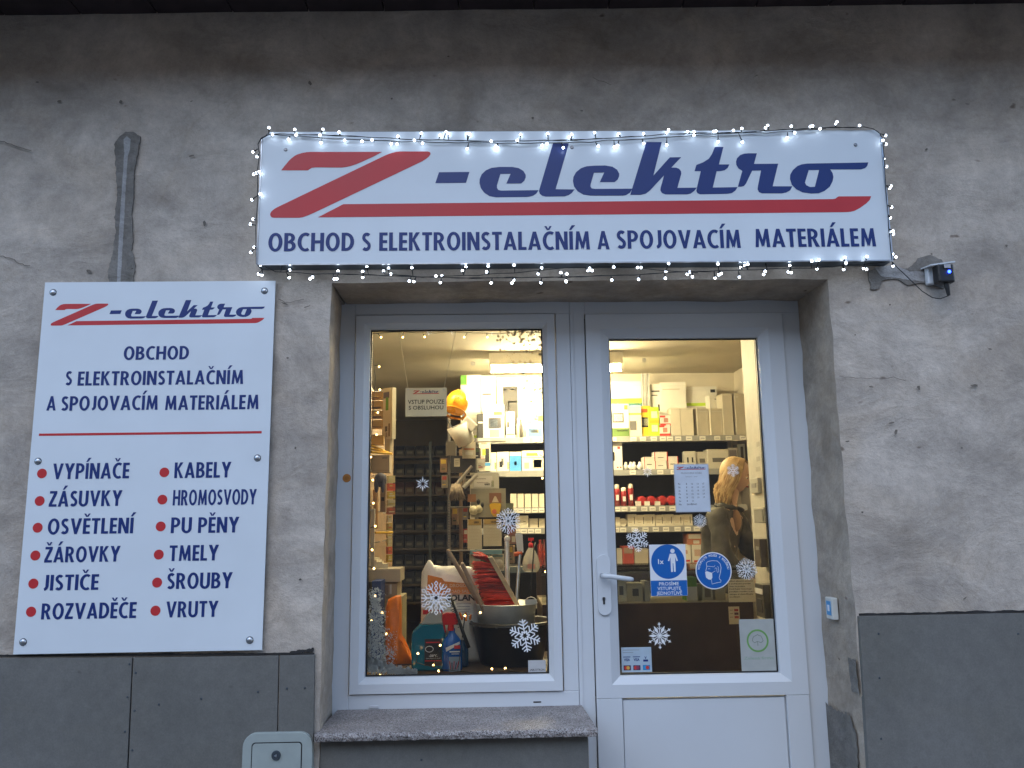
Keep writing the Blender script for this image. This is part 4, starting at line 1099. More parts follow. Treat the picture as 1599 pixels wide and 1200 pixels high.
mb = MB(); txt = 'VSTUPUJTE POUZE S ROUŠKOU'
for i, ch in enumerate(txt):
    if ch == ' ': continue
    ang = R(172-i*(168-4)/(len(txt)-1)); t = MB(); inter(ch, 0, 0, .0095, 0, STWHITE, t, bold=.03, align='CENTER')
    rr2 = rr_*.77
    for v, f in ((t.v, t.f),):
        pass
    rot = ang-math.pi/2
    vv = [(c.x+rr2*math.cos(ang)+v.x*math.cos(rot)-v.z*math.sin(rot), GO-.0011, c.z+rr2*math.sin(ang)+v.x*math.sin(rot)+v.z*math.cos(rot)) for v in t.v]
    mb.add(vv, t.f, STWHITE)
mb.build('lettering', o)
# opening hours sheet
o = sticker_root('opening_hours_sheet', 1081, 801, 'white opening hours sheet with a small red and navy logo on the door pane', 'notice')
x0, x1, z0, z1 = rectpx(1053.5, 725, 1108, 800)
mb = MB(); mb.box(x0, x1, GO-.0003, GO+.0006, z0, z1, mat((0.52, 0.56, 0.62), 0.5, name='sheet_backing')); mb.build('backing', o)
mb = MB(); mb.box(x0+.005, x1-.005, GO-.0006, GO-.0004, z0+.005, z1-.005, mat((0.62, 0.67, 0.74), 0.5, name='sheet_paper')); mb.build('paper', o)
mb = MB(); logo(mb, x0+.012, x1-.012, z1-.026, z1-.010, GO-.0009); mb.build('logo', o)
mb = MB(); ww = x1-x0
inter('PROVOZNÍ DOBA', (x0+x1)/2, z1-.045, .0075, GO-.0009, GREYINK, mb, width=ww*.6, bold=.01, align='CENTER')
inter('listopad – únor', (x0+x1)/2, z1-.060, .006, GO-.0009, GREYINK, mb, width=ww*.34, align='CENTER')
for i, d in enumerate(('Po', 'Út', 'St', 'Čt', 'Pá', 'So', 'Ne')):
    z = z1-.094-i*.0155
    inter(d, x0+.022, z, .0075, GO-.0009, INK, mb, bold=.01, align='CENTER')
    if i < 5:
        for k, t in enumerate(('8', '12', '13', '17')): inter(t, x0+.055+k*.026, z, .0075, GO-.0009, INK, mb, bold=.01, align='CENTER')
    elif i == 5:
        for k, t in enumerate(('8', '11')): inter(t, x0+.055+k*.026, z, .0075, GO-.0009, INK, mb, bold=.01, align='CENTER')
    else: inter('ZAVŘENO', x0+.075, z, .0075, GO-.0009, INK, mb, bold=.01, align='CENTER')
mb.build('lettering', o)
# card payment sticker
o = sticker_root('payment_sticker', 992, 1052, 'pale sticker of payment card marks in the lower left corner of the door pane', 'sticker')
x0, x1, z0, z1 = rectpx(970.5, 1011, 1017.5, 1050)
mb = MB(); mb.box(x0, x1, GO-.0003, GO+.0006, z0, z1, mat((0.42, 0.52, 0.60), 0.4, name='pale_blue_film')); mb.build('backing', o)
mb = MB(); w_ = x1-x0; h_ = z1-z0
for i in range(3):
    xx = x0+w_*(.06+.32*i)
    mb.box(xx, xx+w_*.24, GO-.0007, GO-.0004, z0+h_*.08, z0+h_*.28, mat(((.05, .02, .06), (.05, .03, .10), (.02, .22, .45))[i], .4, name='card_mark'))
    mb.cyl((xx+w_*.08, GO-.0007, z0+h_*.18), (xx+w_*.08, GO-.0010, z0+h_*.18), h_*.075, h_*.075, mat(((.6, .05, .03), (.6, .05, .04), (.02, .3, .6))[i], .4, name='card_dot'), 14)
    mb.cyl((xx+w_*.15, GO-.0007, z0+h_*.18), (xx+w_*.15, GO-.0011, z0+h_*.18), h_*.075, h_*.075, mat(((.7, .4, .08), (.25, .05, .1), (.6, .05, .04))[i], .4, name='card_dot'), 14)
mb.build('card_mark', o)
mb = MB()
for i in range(2):
    xx = x0+w_*(.06+.32*i); mb.box(xx, xx+w_*.24, GO-.0007, GO-.0004, z0+h_*.60, z0+h_*.63, PBLUE)
    inter('VISA', xx+w_*.12, z0+h_*.45, h_*.11, GO-.0008, PBLUE, mb, width=w_*.2, bold=.03, align='CENTER')
mb.box(x0+w_*.72, x0+w_*.88, GO-.0007, GO-.0004, z0+h_*.42, z0+h_*.50, PBLUE); inter('V', x0+w_*.8, z0+h_*.53, h_*.1, GO-.0008, PBLUE, mb, bold=.03, align='CENTER')
for k in range(2): mb.box(x0+w_*.05, x0+w_*(.60-.2*k), GO-.0007, GO-.0004, z0+h_*(.88-.10*k), z0+h_*(.90-.10*k), GREYINK)
mb.build('lettering', o)
# small receipt-like card sticker and pale eco sticker
o = sticker_root('eco_sticker', 1186, 1050, 'large pale sticker with a green ring and outline tree in the lower right door corner', 'sticker')
x0, x1, z0, z1 = rectpx(1156, 967, 1215, 1048)
mb = MB(); mb.box(x0, x1, GO-.0003, GO+.0006, z0, z1, mat((0.42, 0.44, 0.42), 0.5, name='pale_film')); mb.build('backing', o)
rx, rz, r1 = (x0+x1)/2-.006, z0+(z1-z0)*.58, (x1-x0)*.29
ring = [(math.cos(2*math.pi*i/40), math.sin(2*math.pi*i/40)) for i in range(40)]
G2 = mat((0.16, 0.36, 0.10), 0.5, name='eco_green')
mb = MB(); mb.holed([(rx+a*r1, rz+b*r1) for a, b in ring], [(rx+a*r1*.84, rz+b*r1*.84) for a, b in ring], GO-.0006, G2); mb.build('green_ring', o)
mb = MB(); tr = [(0, -.05), (-.12, -.10), (-.3, -.18), (-.48, 0), (-.42, .25), (-.30, .40), (-.1, .46), (0, .56), (.15, .45), (.34, .40), (.42, .22), (.5, 0), (.30, -.18), (.12, -.10), (0, -.05), (0, -.45)]
for q in g_stroke([(rx+a*r1, rz+.0+b*r1) for a, b in tr], .0032): mb.flat(q, GO-.0007, mat((0.22, 0.26, 0.22), .5, name='grey_green'))
mb.build('tree_outline', o)
mb = MB(); inter('Zelená firma', rx, z0+(z1-z0)*.22, .013, GO-.0006, mat((0.26, 0.40, 0.28), .5, name='pale_green_print'), mb, width=(x1-x0)*.78, align='CENTER'); mb.build('lettering', o)

# ================================================================== SHOP INTERIOR
def C(r, g, b): return lin((r, g, b))
def pal(c, rough=.5): return mat(c, rough, name='printed_card', vary=.04, scale=12)
CARDW = (0.66, 0.64, 0.58); CREAM = (0.60, 0.55, 0.44); TAN = (0.42, 0.33, 0.22)
YEL = (0.65, 0.45, 0.03); LIME = (0.42, 0.60, 0.04); SKY = (0.06, 0.28, 0.60); REDC = (0.50, 0.04, 0.03); DK = (0.015, 0.015, 0.018); GR = (0.12, 0.115, 0.11)
rc = random.Random(3)
def carton(x0, y0, x1, y1, Y, dep, col, label, dec=(), cat='box', group=None, name='carton', rot=None, floor=None):
    """a packed box whose front face fills the given part of the view at distance Y"""
    a, b, z0, z1 = rectpx(x0, y0, x1, y1, Y)
    if floor is not None: z0 = floor
    m = pal(col)
    mb = MB(); mb.box(a, b, Y, Y+dep, z0, z1, m)
    w, h = b-a, z1-z0
    # lid crease
    mb.box(a+.001, b-.001, Y-.0003, Y+.0004, z0+h*.93, z0+h*.93+.0012, pal(tuple(c*.6 for c in col)))
    for (u0, v0, u1, v1, cc) in dec:
        mb.box(a+w*u0, a+w*u1, Y-.0012, Y-.0002, z0+h*v0, z0+h*v1, pal(cc))
    if rot is None: rot = R(rc.uniform(-5, 5))
    c = Vector(((a+b)/2, Y+dep/2, z0)); mr = Matrix.Translation(c) @ Matrix.Rotation(rot, 4, 'Z') @ Matrix.Translation(-c)
    mb.xform(mr)
    return mb.build(name, label=label, cat=cat, group=group)

# --- shelving along the back wall
SY = 3.55
shx0, shx1 = xat(742, 760, SY), xat(1164, 760, SY)
SHZ = [P(1000, y, SY).z for y in (681, 733, 790, 822, 882)]
sh = root('shelving', ((shx0+shx1)/2, 3.75, FLOOR_Z), 'long metal shelving with five shelves of boxed goods along the back wall', 'shelving')
SHM = mat((0.42, 0.41, 0.38), 0.4, 0.2, name='shelf_metal')
RAIL = mat((0.30, 0.30, 0.29), 0.4, name='price_rail'); TAG = mat((0.75, 0.73, 0.66), 0.5, name='price_tag')
for i, z in enumerate(SHZ):
    mb = MB(); mb.box(shx0, shx1, SY, SY+.43, z-.022, z-.002, SHM); mb.build('shelf_board', sh)
    mb = MB(); mb.box(shx0, shx1, SY-.012, SY-.001, z-.052, z-.004, RAIL if i < 4 else DARKST); mb.build('price_rail', sh)
mb = MB(); mb.box(shx0, shx1, 3.985, 3.997, FLOOR_Z, SHZ[0]+.02, DARKW); mb.build('back_panel', sh)
for x in (shx0, xat(862, 760, SY), xat(950, 700, SY), shx1):
    mb = MB(); mb.box(x-.015, x+.015, SY+.39, SY+.425, FLOOR_Z, SHZ[0]+.30, SHM); mb.build('upright', sh)
z = FLOOR_Z+.10
mb = MB(); mb.box(shx0, shx1, SY-.02, SY+.43, FLOOR_Z, z, DARKST); mb.build('base_plinth', sh)
# more low shelves, mostly hidden by the counter
for z in (SHZ[4]-.32, SHZ[4]-.64):
    mb = MB(); mb.box(shx0, shx1, SY, SY+.43, z-.022, z-.002, SHM); mb.build('shelf_board', sh)
tagsA = [[958, 989, 1004, 1021, 1035, 1046, 1059, 1076, 1097, 1120, 1138, 1160], [988, 1031, 1052, 1130, 1145, 1155], [964, 975, 989, 1006, 1019, 1034, 1050, 1064, 1080], [962, 973, 991, 1008, 1024, 1040, 1058, 1074, 1088], [972, 986, 1004, 1018, 1060, 1074, 1088, 1104]]
tagsB = [[822, 837, 851], [], [804, 813, 824, 835, 846], [808, 818, 829, 840], []]
for i in range(5):
    for px in tagsA[i]+tagsB[i]:
        c = P(px, (685, 737, 794, 826, 886)[i], SY-.015)
        mb = MB(); mb.box(c.x-.026, c.x+.026, SY-.0165, SY-.0135, SHZ[i]-.046, SHZ[i]-.010, TAG); mb.box(c.x-.017, c.x+.017, SY-.0172, SY-.0166, SHZ[i]-.031, SHZ[i]-.025, GREYINK); mb.build('price_tag', sh)

F = SHZ
on = ' on the top shelf behind the door glass'
def lampicon(k=0): return [(.15, .2, .75, .55, GR), (.25, .26, .65, .50, CARDW), (.3, .62, .75, .68, DK)]
carton(950, 596, 1003, 678, 3.78, .16, CARDW, 'wide white and blue box with a lime stripe at the back of the top shelf', [(0, .0, 1, .62, SKY), (0, .58, 1, .70, LIME), (.05, .1, .25, .3, CARDW), (.45, .08, .9, .36, CARDW)], floor=F[0])
carton(954, 631, 982, 679, SY+.02, .14, CARDW, 'green and white floodlight box'+on, [(0, 0, 1, .25, (.12, .20, .05)), (.08, .42, .72, .72, GR), (.16, .47, .64, .68, CARDW), (.30, .15, .9, .19, DK), (.75, .82, .95, .96, (.6, .2, .03))], floor=F[0])
carton(982, 634, 1002, 679, SY+.03, .14, CREAM, 'cream box with a black lamp drawing in front of the strut rails', [(.0, .70, 1, .76, (.6, .45, .05)), (.1, .2, .6, .5, GR)], floor=F[0])
mb = MB(); x0, x1, z0, z1 = rectpx(1003, 583, 1009, 640, 3.72)
for dx in (0, .037):
    mb.box(x0+dx, x0+dx+.004, 3.72, 3.75, F[0], z1, ZINC); mb.box(x0+dx+.026, x0+dx+.030, 3.72, 3.75, F[0], z1, ZINC); mb.box(x0+dx+.004, x0+dx+.026, 3.746, 3.75, F[0], z1, ZINC)
mb.build('strut_rail', label='pair of galvanised strut rails standing upright on the top shelf', cat='metal rail')
carton(1001, 634, 1016, 679, SY+.05, .12, YEL, 'yellow box with a framed lamp picture on the top shelf', [(.0, .78, .8, .9, (.45, .08, .03)), (-.0, .3, .85, .62, DK), (.1, .35, .75, .58, CREAM)], floor=F[0])
carton(1013, 636, 1029, 679, SY+.02, .12, LIME, 'lime yellow box with round lamp pictures on the top shelf', [(.25, .62, .85, .85, (.5, .55, .5)), (.25, .15, .85, .38, (.5, .55, .5)), (0, .45, 1, .55, YEL)], floor=F[0])
carton(1018, 600, 1036, 679, 3.76, .18, CARDW, 'white box with small print between the rails and the tall white carton', [(.1, .85, .8, .88, GR), (.1, .78, .6, .80, GR), (.6, .5, .75, .62, DK)], floor=F[0])
for k in range(2):
    c0 = P(1038, 679-0, SY).z
    carton(1030, 663-15*k, 1047, 679-15*k, SY+.02, .10, CARDW, ('lower', 'upper')[k]+' of two small red and white boxes stacked on the top shelf', [(0, .0, 1, .2, REDC), (.0, .75, .5, .92, REDC), (.35, .3, .75, .7, (.45, .2, .15))], floor=F[0]+k*(.088))
carton(1034, 597, 1072, 640, 3.74, .16, CARDW, 'large white carton with torn top flaps standing behind the switch boxes', [(.05, .86, .75, .88, (.5, .45, .35))], floor=F[0], rot=R(-4))
for k, (a, b) in enumerate(((1048, 1063), (1063.5, 1083))):
    carton(a, 637, b, 679, SY+.01, .16, CREAM, ('narrow', 'wide')[k]+' plain cream switch box right of the small red boxes on the top shelf', [], floor=F[0], rot=R(-2))
carton(1072, 604, 1121, 679, 3.78, .14, CARDW, 'long white box with a lime stripe at the back right of the top shelf', [(0, .62, 1, .68, LIME), (0, .45, 1, .6, (.45, .42, .36)), (.8, .88, .95, .94, DK)], floor=F[0])
for k, (a, b) in enumerate(((1084.5, 1104), (1105.5, 1127))):
    carton(a, 638, b, 679, SY+.02, .20, CREAM, ('left', 'right')[k]+' of two film wrapped cream boxes in the middle of the top shelf', [(.1, .88, .9, .9, CARDW), (.8, .1, .84, .8, CARDW)], floor=F[0], rot=R(12))
carton(1104, 618, 1132, 679, 3.72, .2, CARDW, 'tall white carton set askew behind the film wrapped boxes', [(.3, .9, .8, .92, GR)], floor=F[0], rot=R(14))
carton(1127.5, 615, 1143, 679, SY+.02, .25, CREAM, 'tall plain cream carton near the right end of the top shelf', [], floor=F[0], rot=R(4))
carton(1143.5, 615, 1163, 679, SY+.03, .25, CREAM, 'tall cream carton at the right end of the top shelf', [(.1, .9, .3, .94, CARDW)], floor=F[0], rot=R(12))
# second shelf
on2 = ' on the second shelf behind the door glass'
carton(954, 688, 972, 731, SY+.02, .12, CARDW, 'white box with black device picture'+on2, [(.15, .3, .35, .6, DK), (.6, .7, .85, .78, REDC), (.5, .05, .65, .1, REDC), (.75, .05, .9, .1, REDC)], floor=F[1])
for k, (a, b) in enumerate(((977, 726), (985, 725), (990, 721), (999, 724))):
    c = P(a, 733, SY+.05); mb = MB(); z = F[1]
    mb.ball((c.x, SY+.05, z+.024), .024, .024, .024, WHITE, 12, 8); mb.cyl((c.x, SY+.05, z+.040), (c.x+.004, SY+.05, z+.066), .014, .011, (WHITE, ZINC)[k % 2], 10)
    mb.build('light_bulb', label=('first', 'second', 'third', 'fourth')[k]+' small white light bulb lying on the second shelf, from the left', cat='light bulb', group='light bulbs on the second shelf')
RB = [(0, 0, .06, 1, REDC), (.25, .35, .7, .42, GR)]
carton(1005, 714, 1022, 731, SY+.02, .1, CARDW, 'leftmost white box with a red edge on the second shelf', RB, floor=F[1])
b1 = carton(1023, 719, 1041, 731, SY+.02, .1, CARDW, 'white red edged box at the bottom of the middle pile on the second shelf', RB, floor=F[1])
carton(1021, 706, 1042, 719, SY+.02, .1, CARDW, 'white red edged box on top of the middle pile on the second shelf', RB+[(.94, 0, 1, 1, REDC)], floor=b1.location.z+P(1030, 719, SY+.02).z-P(1030, 731, SY+.02).z+.003)
carton(1042.5, 713, 1059, 731, SY+.02, .1, CARDW, 'rightmost white box with a red edge on the second shelf', RB+[(.93, 0, 1, 1, REDC)], floor=F[1])
carton(1060, 723, 1071, 731, SY+.03, .06, CREAM, 'low cream packet beside the breaker boxes on the second shelf', [], floor=F[1])
carton(1069, 705, 1087, 731, SY+.02, .1, (0.48, 0.46, 0.40), 'pale grey distribution box with two dark slots on the second shelf', [(.25, .35, .38, .65, DK), (.65, .35, .78, .65, DK)], floor=F[1])
carton(1087, 706, 1104, 731, SY+.03, .1, (0.50, 0.47, 0.40), 'pale grey distribution box with one square window on the second shelf', [(.3, .35, .8, .6, GR)], floor=F[1])
carton(1104.5, 702, 1137, 731, SY+.02, .12, (0.56, 0.53, 0.45), 'wide cream distribution box with a long dark window on the second shelf', [(.22, .33, .85, .55, GR)], floor=F[1])
carton(1137.5, 700, 1152, 731, SY+.03, .12, (0.30, 0.28, 0.25), 'brown grey box with a smoked cover behind the blonde head', [(.1, .5, .9, .9, (.12, .1, .1))], floor=F[1])
carton(1152, 694, 1163, 731, SY+.05, .12, (0.22, 0.22, 0.21), 'dark grey upright box at the right end of the second shelf', [(.4, .3, .8, .9, DK)], floor=F[1])
# third shelf: red spray cans and discs
CANR = mat((0.26, 0.014, 0.016), 0.3, name='can_red'); CAPW = mat((0.7, 0.66, 0.55), .4, name='cap_cream')
for k, (px, top) in enumerate(((964, 756), (974.5, 761), (985.5, 755))):
    c = P(px, 790, SY+.05); zt_ = P(px, top, SY+.05).z; z = F[2]
    mb = MB(); r = .026; hh = zt_-z
    o = mb.lathe((c.x, SY+.05, z), [(0, 0), (r, 0), (r, hh*.72), (r*.75, hh*.78)], CANR, 14).build('spray_can', label=('first', 'second', 'third')[k]+' red spray can with a cream cap from the left on the third shelf', cat='spray can')
    mb = MB(); mb.lathe((c.x, SY+.05, z), [(r*.8, hh*.78), (r*.85, hh*.8), (r*.8, hh*.96), (0, hh)], CAPW, 14).build('cap', o)
    mb = MB(); mb.box(c.x-.012, c.x+.012, SY+.05-r-.001, SY+.05-r+.004, z+hh*.25, z+hh*.5, PAPER); mb.build('label', o)
for k, px in enumerate((1002, 1017, 1034, 1048)):
    c = P(px, 773, SY+.02); mb = MB(); z = F[2]+.042
    mb.cyl((c.x, SY+.02, z), (c.x, SY+.18, z), .040, .040, CANR, 20); mb.cyl((c.x, SY+.0195, z), (c.x, SY+.014, z), .040, .022, mat((0.33, 0.02, 0.02), .35, name='can_red_bright'), 20)
    mb.build('tape_roll', label=('first', 'second', 'third', 'fourth')[k]+' red drum shaped roll lying on the third shelf, counted from the spray cans', cat='roll')
for k, px in enumerate((996, 1010, 1026)):
    carton(px-3, 783, px+5, 790, SY-.0, .03, CARDW, ('left', 'middle', 'right')[(996, 1010, 1026).index(px)]+' of three small white wedge cards before the red rolls', [], cat='price card', name='wedge_card', group='wedge cards before the red rolls', floor=F[2])
# fourth shelf: terminal boxes
o4 = ('first', 'second', 'third', 'fourth', 'fifth', 'sixth', 'seventh')
for k in range(7):
    a = 980+k*14.5
    carton(a, 803.5+(.8 if k % 2 else 0), a+14, 819, SY+.02, .12, CREAM, o4[k]+' small cream carton in the row on the fourth shelf behind the door glass', [(.7, .2, .78, .8, GR), (.1, .3, .5, .36, TAN)], floor=F[3], rot=R(rc.uniform(-2, 2)))
carton(960, 808, 968, 819, SY+.02, .1, CREAM, 'little cream box at the left end of the fourth shelf', [], floor=F[3])
mb = MB(); c = P(973, 815, SY+.03); mb.cyl((c.x, SY+.03, F[3]+.034), (c.x, SY+.10, F[3]+.034), .034, .034, mat(CREAM, .5, name='cream_plastic_round'), 16); mb.build('junction_box', label='round cream junction box on the fourth shelf near its left end', cat='junction box')
# fifth shelf
carton(972, 853, 989, 880, SY+.02, .12, (.30, .05, .04), 'dull red box on the lowest shelf behind the snowflake', [(.1, .6, .9, .9, (.2, .15, .12))], floor=F[4])
carton(991, 857, 1012, 880, SY+.03, .12, (.34, .30, .24), 'brown cardboard box beside the dull red box on the lowest shelf', [], floor=F[4])
carton(960, 857, 971, 880, SY+.03, .12, (.34, .33, .30), 'grey box at the left end of the lowest shelf', [], floor=F[4])
carton(1062, 850, 1079, 880, SY+.02, .12, CARDW, 'left white and red fuse box under the pile on the lowest shelf', [(.1, .1, .9, .2, REDC), (.2, .5, .7, .7, (.5, .3, .25))], floor=F[4])
cb = carton(1080, 851, 1103, 880, SY+.02, .12, CARDW, 'right white and red fuse box under the pile on the lowest shelf', [(.1, .08, .9, .18, REDC), (.15, .4, .75, .75, (.5, .35, .3))], floor=F[4])
h_ = P(1085, 851, SY+.02).z-P(1085, 880, SY+.02).z
carton(1072, 834, 1096, 851, SY+.02, .12, (.50, .20, .12), 'orange and white carton on top of the fuse boxes on the lowest shelf', [(.1, .55, .9, .95, CARDW), (.4, .1, .8, .4, CARDW)], floor=F[4]+h_+.003)
# --- same shelves seen through the window
onw = ' seen through the window'
carton(720, 586, 752, 643, 3.80, .12, CARDW, 'big white box with green corners and a fan picture above the helmet', [(0, .85, .3, 1, GREEN.diffuse_color[:3] if False else (.12, .32, .04)), (.05, .25, .22, .7, GR), (0, 0, 1, .08, LIME)], floor=F[0]+.0)
carton(752, 588, 775, 679, 3.78, .14, CARDW, 'tall white box left of the framed lamp box on the top shelf', [(0, .30, 1, .36, LIME), (.1, .7, .7, .73, GR)], floor=F[0])
carton(776, 590, 850, 679, 3.80, .14, CARDW, 'wide white lamp box with a dark picture panel right under the tube light', [(.13, .08, .44, .86, (.018, .014, .010)), (.25, .60, .42, .62, CARDW), (.24, .15, .26, .62, CARDW), (.15, .80, .20, .82, CARDW), (.3, .80, .38, .82, CARDW)], floor=F[0], rot=0)
carton(755, 632, 788, 679, SY+.02, .12, CARDW, 'white box with a grey screen picture on the top shelf'+onw, [(.25, .28, .85, .60, (.07, .07, .08)), (.33, .32, .68, .55, (.16, .20, .26)), (.5, .68, .9, .78, LIME), (.1, .86, .7, .88, GR), (.1, .80, .6, .82, GR), (.3, .02, .75, .24, (.5, .45, .25)), (.75, .06, .95, .30, CARDW)], floor=F[0])
carton(745, 646, 754, 679, SY+.03, .12, DK, 'black narrow box at the left end of the top shelf'+onw, [(.1, .6, .9, .66, CARDW)], floor=F[0])
carton(790, 643, 804, 679, SY+.02, .08, (.5, .48, .40), 'narrow cream pack with a plug picture on the top shelf'+onw, [(.15, .4, .35, .6, DK), (.1, .1, .9, .14, (.4, .2, .1))], floor=F[0])
for k, (px, top, mm) in enumerate(((809, 652, (.62, .58, .48)), (813.5, 654, (.10, .09, .08)), (819, 656, (.66, .64, .58)))):
    c = P(px, 679, SY+.06); zt_ = P(px, top, SY+.06).z; hh = zt_-F[0]; m_ = pal(mm, .35)
    mb = MB(); mb.lathe((c.x, SY+.06, F[0]), [(0, 0), (.014, 0), (.014, hh*.6), (.007, hh*.75), (.007, hh*.9), (.009, hh*.92), (0, hh)], m_, 10)
    mb.build('bottle', label=('cream slim bottle left', 'dark slim bottle in the middle', 'white slim bottle right')[k]+' of three on the top shelf'+onw, cat='bottle')
carton(821, 648, 851, 679, SY+.02, .10, CARDW, 'white and steel blue camera box at the right window edge of the top shelf', [(.1, .02, .85, .42, (.08, .14, .26)), (.1, .42, .85, .5, (.4, .45, .5)), (.25, .2, .65, .34, (.4, .3, .05)), (.6, .7, .95, .95, (.5, .5, .1)), (.05, .6, .3, .85, (.5, .3, .2))], floor=F[0])
carton(748, 687, 766, 731, SY-.02, .10, CREAM, 'tall pack with a black remote picture on the second shelf'+onw, [(.55, .28, .9, .72, DK), (.1, .3, .45, .5, (.6, .35, .3)), (0, .16, 1, .26, SKY), (.3, .5, .6, .7, LIME), (.2, .86, .7, .88, DK)], floor=F[1])
for k, (a, b) in enumerate(((757, 775), (776, 795))):
    carton(a, 706+(k == 0), b, 731, SY+.01, .10, CARDW, ('left', 'right')[k]+' white box with dark tool picture on the second shelf'+onw, [(.2, .2, .45, .5, DK), (.35, .3, .55, .65, (.15, .15, .15)), (.85, .1, .97, .45, (.2, .3, .1))], floor=F[1], rot=0)
carton(796, 706, 814, 731, SY+.02, .10, CARDW, 'blue and white adapter box on the second shelf'+onw, [(0, 0, 1, .80, SKY), (.38, .3, .6, .5, (.02, .1, .3))], floor=F[1], rot=0)
carton(815, 704, 851, 731, SY+.01, .10, CARDW, 'wide cream box with a blue screen picture on the second shelf'+onw, [(.5, .15, .85, .55, SKY), (.45, .1, .9, .6, CREAM), (.5, .15, .84, .55, (.10, .25, .48)), (.2, .74, .7, .88, LIME), (0, .64, 1, .66, GR), (.1, .1, .3, .4, (.3, .35, .25))], floor=F[1], rot=0)
for k in range(5):
    a = 797+k*11.2
    carton(a, 771.5, a+9.6, 786, SY+.02, .12, CREAM, o4[k]+' upright cream relay box in the row on the third shelf'+onw, [], floor=F[2], rot=0)
carton(805, 805.5, 825, 819, SY+.02, .12, CREAM, 'wide cream box with small print on the fourth shelf'+onw, [(.6, .3, .9, .34, GR), (.6, .5, .8, .54, GR)], floor=F[3])
for k, (a, b) in enumerate(((827, 840), (842, 852))):
    carton(a, 810, b, 819, SY+.03, .10, CREAM, ('left', 'right')[k]+' cream fitting on the fourth shelf'+onw, [], floor=F[3], name='fitting', cat='fitting')
    c = P((a+b)/2, 810, SY+.05)
# jars low on the window side
for k, (px, cc) in enumerate(((844, (.35, .05, .04)), (851, (.25, .04, .03)))):
    c = P(px, 884, SY+.06); zt_ = P(px, 843, SY+.06).z; hh = zt_-F[4]
    mb = MB(); mb.lathe((c.x, SY+.06, F[4]), [(0, 0), (.022, 0), (.022, hh*.8), (.012, hh*.86), (.012, hh), (0, hh)], pal(cc, .3), 12)
    mb.build('bottle', label=('left', 'right')[k]+' tall dull red bottle behind the clear sprayer in the window', cat='bottle')
# --- tube light on the ceiling
LY = 3.05
a, b = xat(764, 575, LY), xat(972, 575, LY)
zt_ = P(870, 576, LY).z
tl = root('tube_light', ((a+b)/2, LY, zt_), 'glowing fluorescent tube light under the shop ceiling', 'ceiling light')
mb = MB(); mb.box(a, b, LY-.05, LY+.06, zt_+.028, CEILZ-.001, mat((0.6, 0.55, 0.42), .5, name='lamp_housing')); mb.build('housing', tl)
mb = MB(); mb.cyl((a+.01, LY, zt_), (b-.01, LY, zt_), .026, .026, TUBE, 12); mb.build('tube', tl)
for x in (a, b-.02):
    mb = MB(); mb.box(x, x+.02, LY-.03, LY+.03, zt_-.025, zt_+.027, WHITE); mb.build('end_cap', tl)
# cable clip line on the ceiling is not visible; second fixture nearer the window
TUBE2 = mat((1.0, 0.81, 0.50), 0.3, emit=28, name='fluorescent_tube_near')
t2 = root('tube_light', (-.15, 1.35, CEILZ-.08), 'second fluorescent tube light on the shop ceiling nearer the window', 'ceiling light')
mb = MB(); mb.box(-.75, .45, 1.30, 1.41, CEILZ-.05, CEILZ-.001, mat((0.6, 0.55, 0.42), .5, name='lamp_housing')); mb.build('housing', t2)
mb = MB(); mb.cyl((-.74, 1.35, CEILZ-.08), (.44, 1.35, CEILZ-.08), .026, .026, TUBE2, 12); mb.build('tube', t2)
# --- dark storage rack with blue bins, far left
RY = 5.2
rx0, rx1 = xat(600, 760, RY), xat(742, 760, RY)
rk = root('bin_rack', ((rx0+rx1)/2, RY+.2, FLOOR_Z), 'dark rack of navy storage bins in the unlit back room', 'rack')
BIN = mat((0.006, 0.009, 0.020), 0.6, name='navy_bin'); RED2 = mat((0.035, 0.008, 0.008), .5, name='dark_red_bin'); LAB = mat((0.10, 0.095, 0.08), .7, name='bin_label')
rows = [712, 742, 772, 800, 828, 856, 884, 912, 940]
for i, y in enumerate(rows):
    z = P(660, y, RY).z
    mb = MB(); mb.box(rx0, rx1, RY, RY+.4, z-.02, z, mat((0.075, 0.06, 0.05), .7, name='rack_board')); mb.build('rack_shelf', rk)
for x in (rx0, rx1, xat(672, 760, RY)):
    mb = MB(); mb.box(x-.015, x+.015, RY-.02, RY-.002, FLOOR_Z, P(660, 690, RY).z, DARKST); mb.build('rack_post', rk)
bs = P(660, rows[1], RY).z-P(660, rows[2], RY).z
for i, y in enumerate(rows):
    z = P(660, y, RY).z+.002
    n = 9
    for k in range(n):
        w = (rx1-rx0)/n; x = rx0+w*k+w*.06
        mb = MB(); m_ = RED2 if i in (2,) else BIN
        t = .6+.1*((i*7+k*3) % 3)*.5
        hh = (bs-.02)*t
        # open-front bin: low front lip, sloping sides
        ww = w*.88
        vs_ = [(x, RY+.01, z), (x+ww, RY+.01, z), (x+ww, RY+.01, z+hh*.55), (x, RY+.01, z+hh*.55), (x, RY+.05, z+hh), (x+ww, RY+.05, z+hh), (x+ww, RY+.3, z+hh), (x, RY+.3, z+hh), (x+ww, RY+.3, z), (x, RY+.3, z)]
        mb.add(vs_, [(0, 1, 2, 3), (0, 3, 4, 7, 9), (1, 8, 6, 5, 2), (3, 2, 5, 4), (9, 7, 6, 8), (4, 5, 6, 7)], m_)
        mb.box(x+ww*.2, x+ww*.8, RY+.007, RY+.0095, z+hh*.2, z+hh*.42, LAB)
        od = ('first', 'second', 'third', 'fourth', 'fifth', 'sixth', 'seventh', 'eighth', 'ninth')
        mb.build('storage_bin', label=('dark red' if m_ is RED2 else 'navy')+' storage bin, '+od[k]+' from the left in the '+od[i]+' row of the dark rack', cat='bin', group='dark red storage bins' if m_ is RED2 else 'navy storage bins')

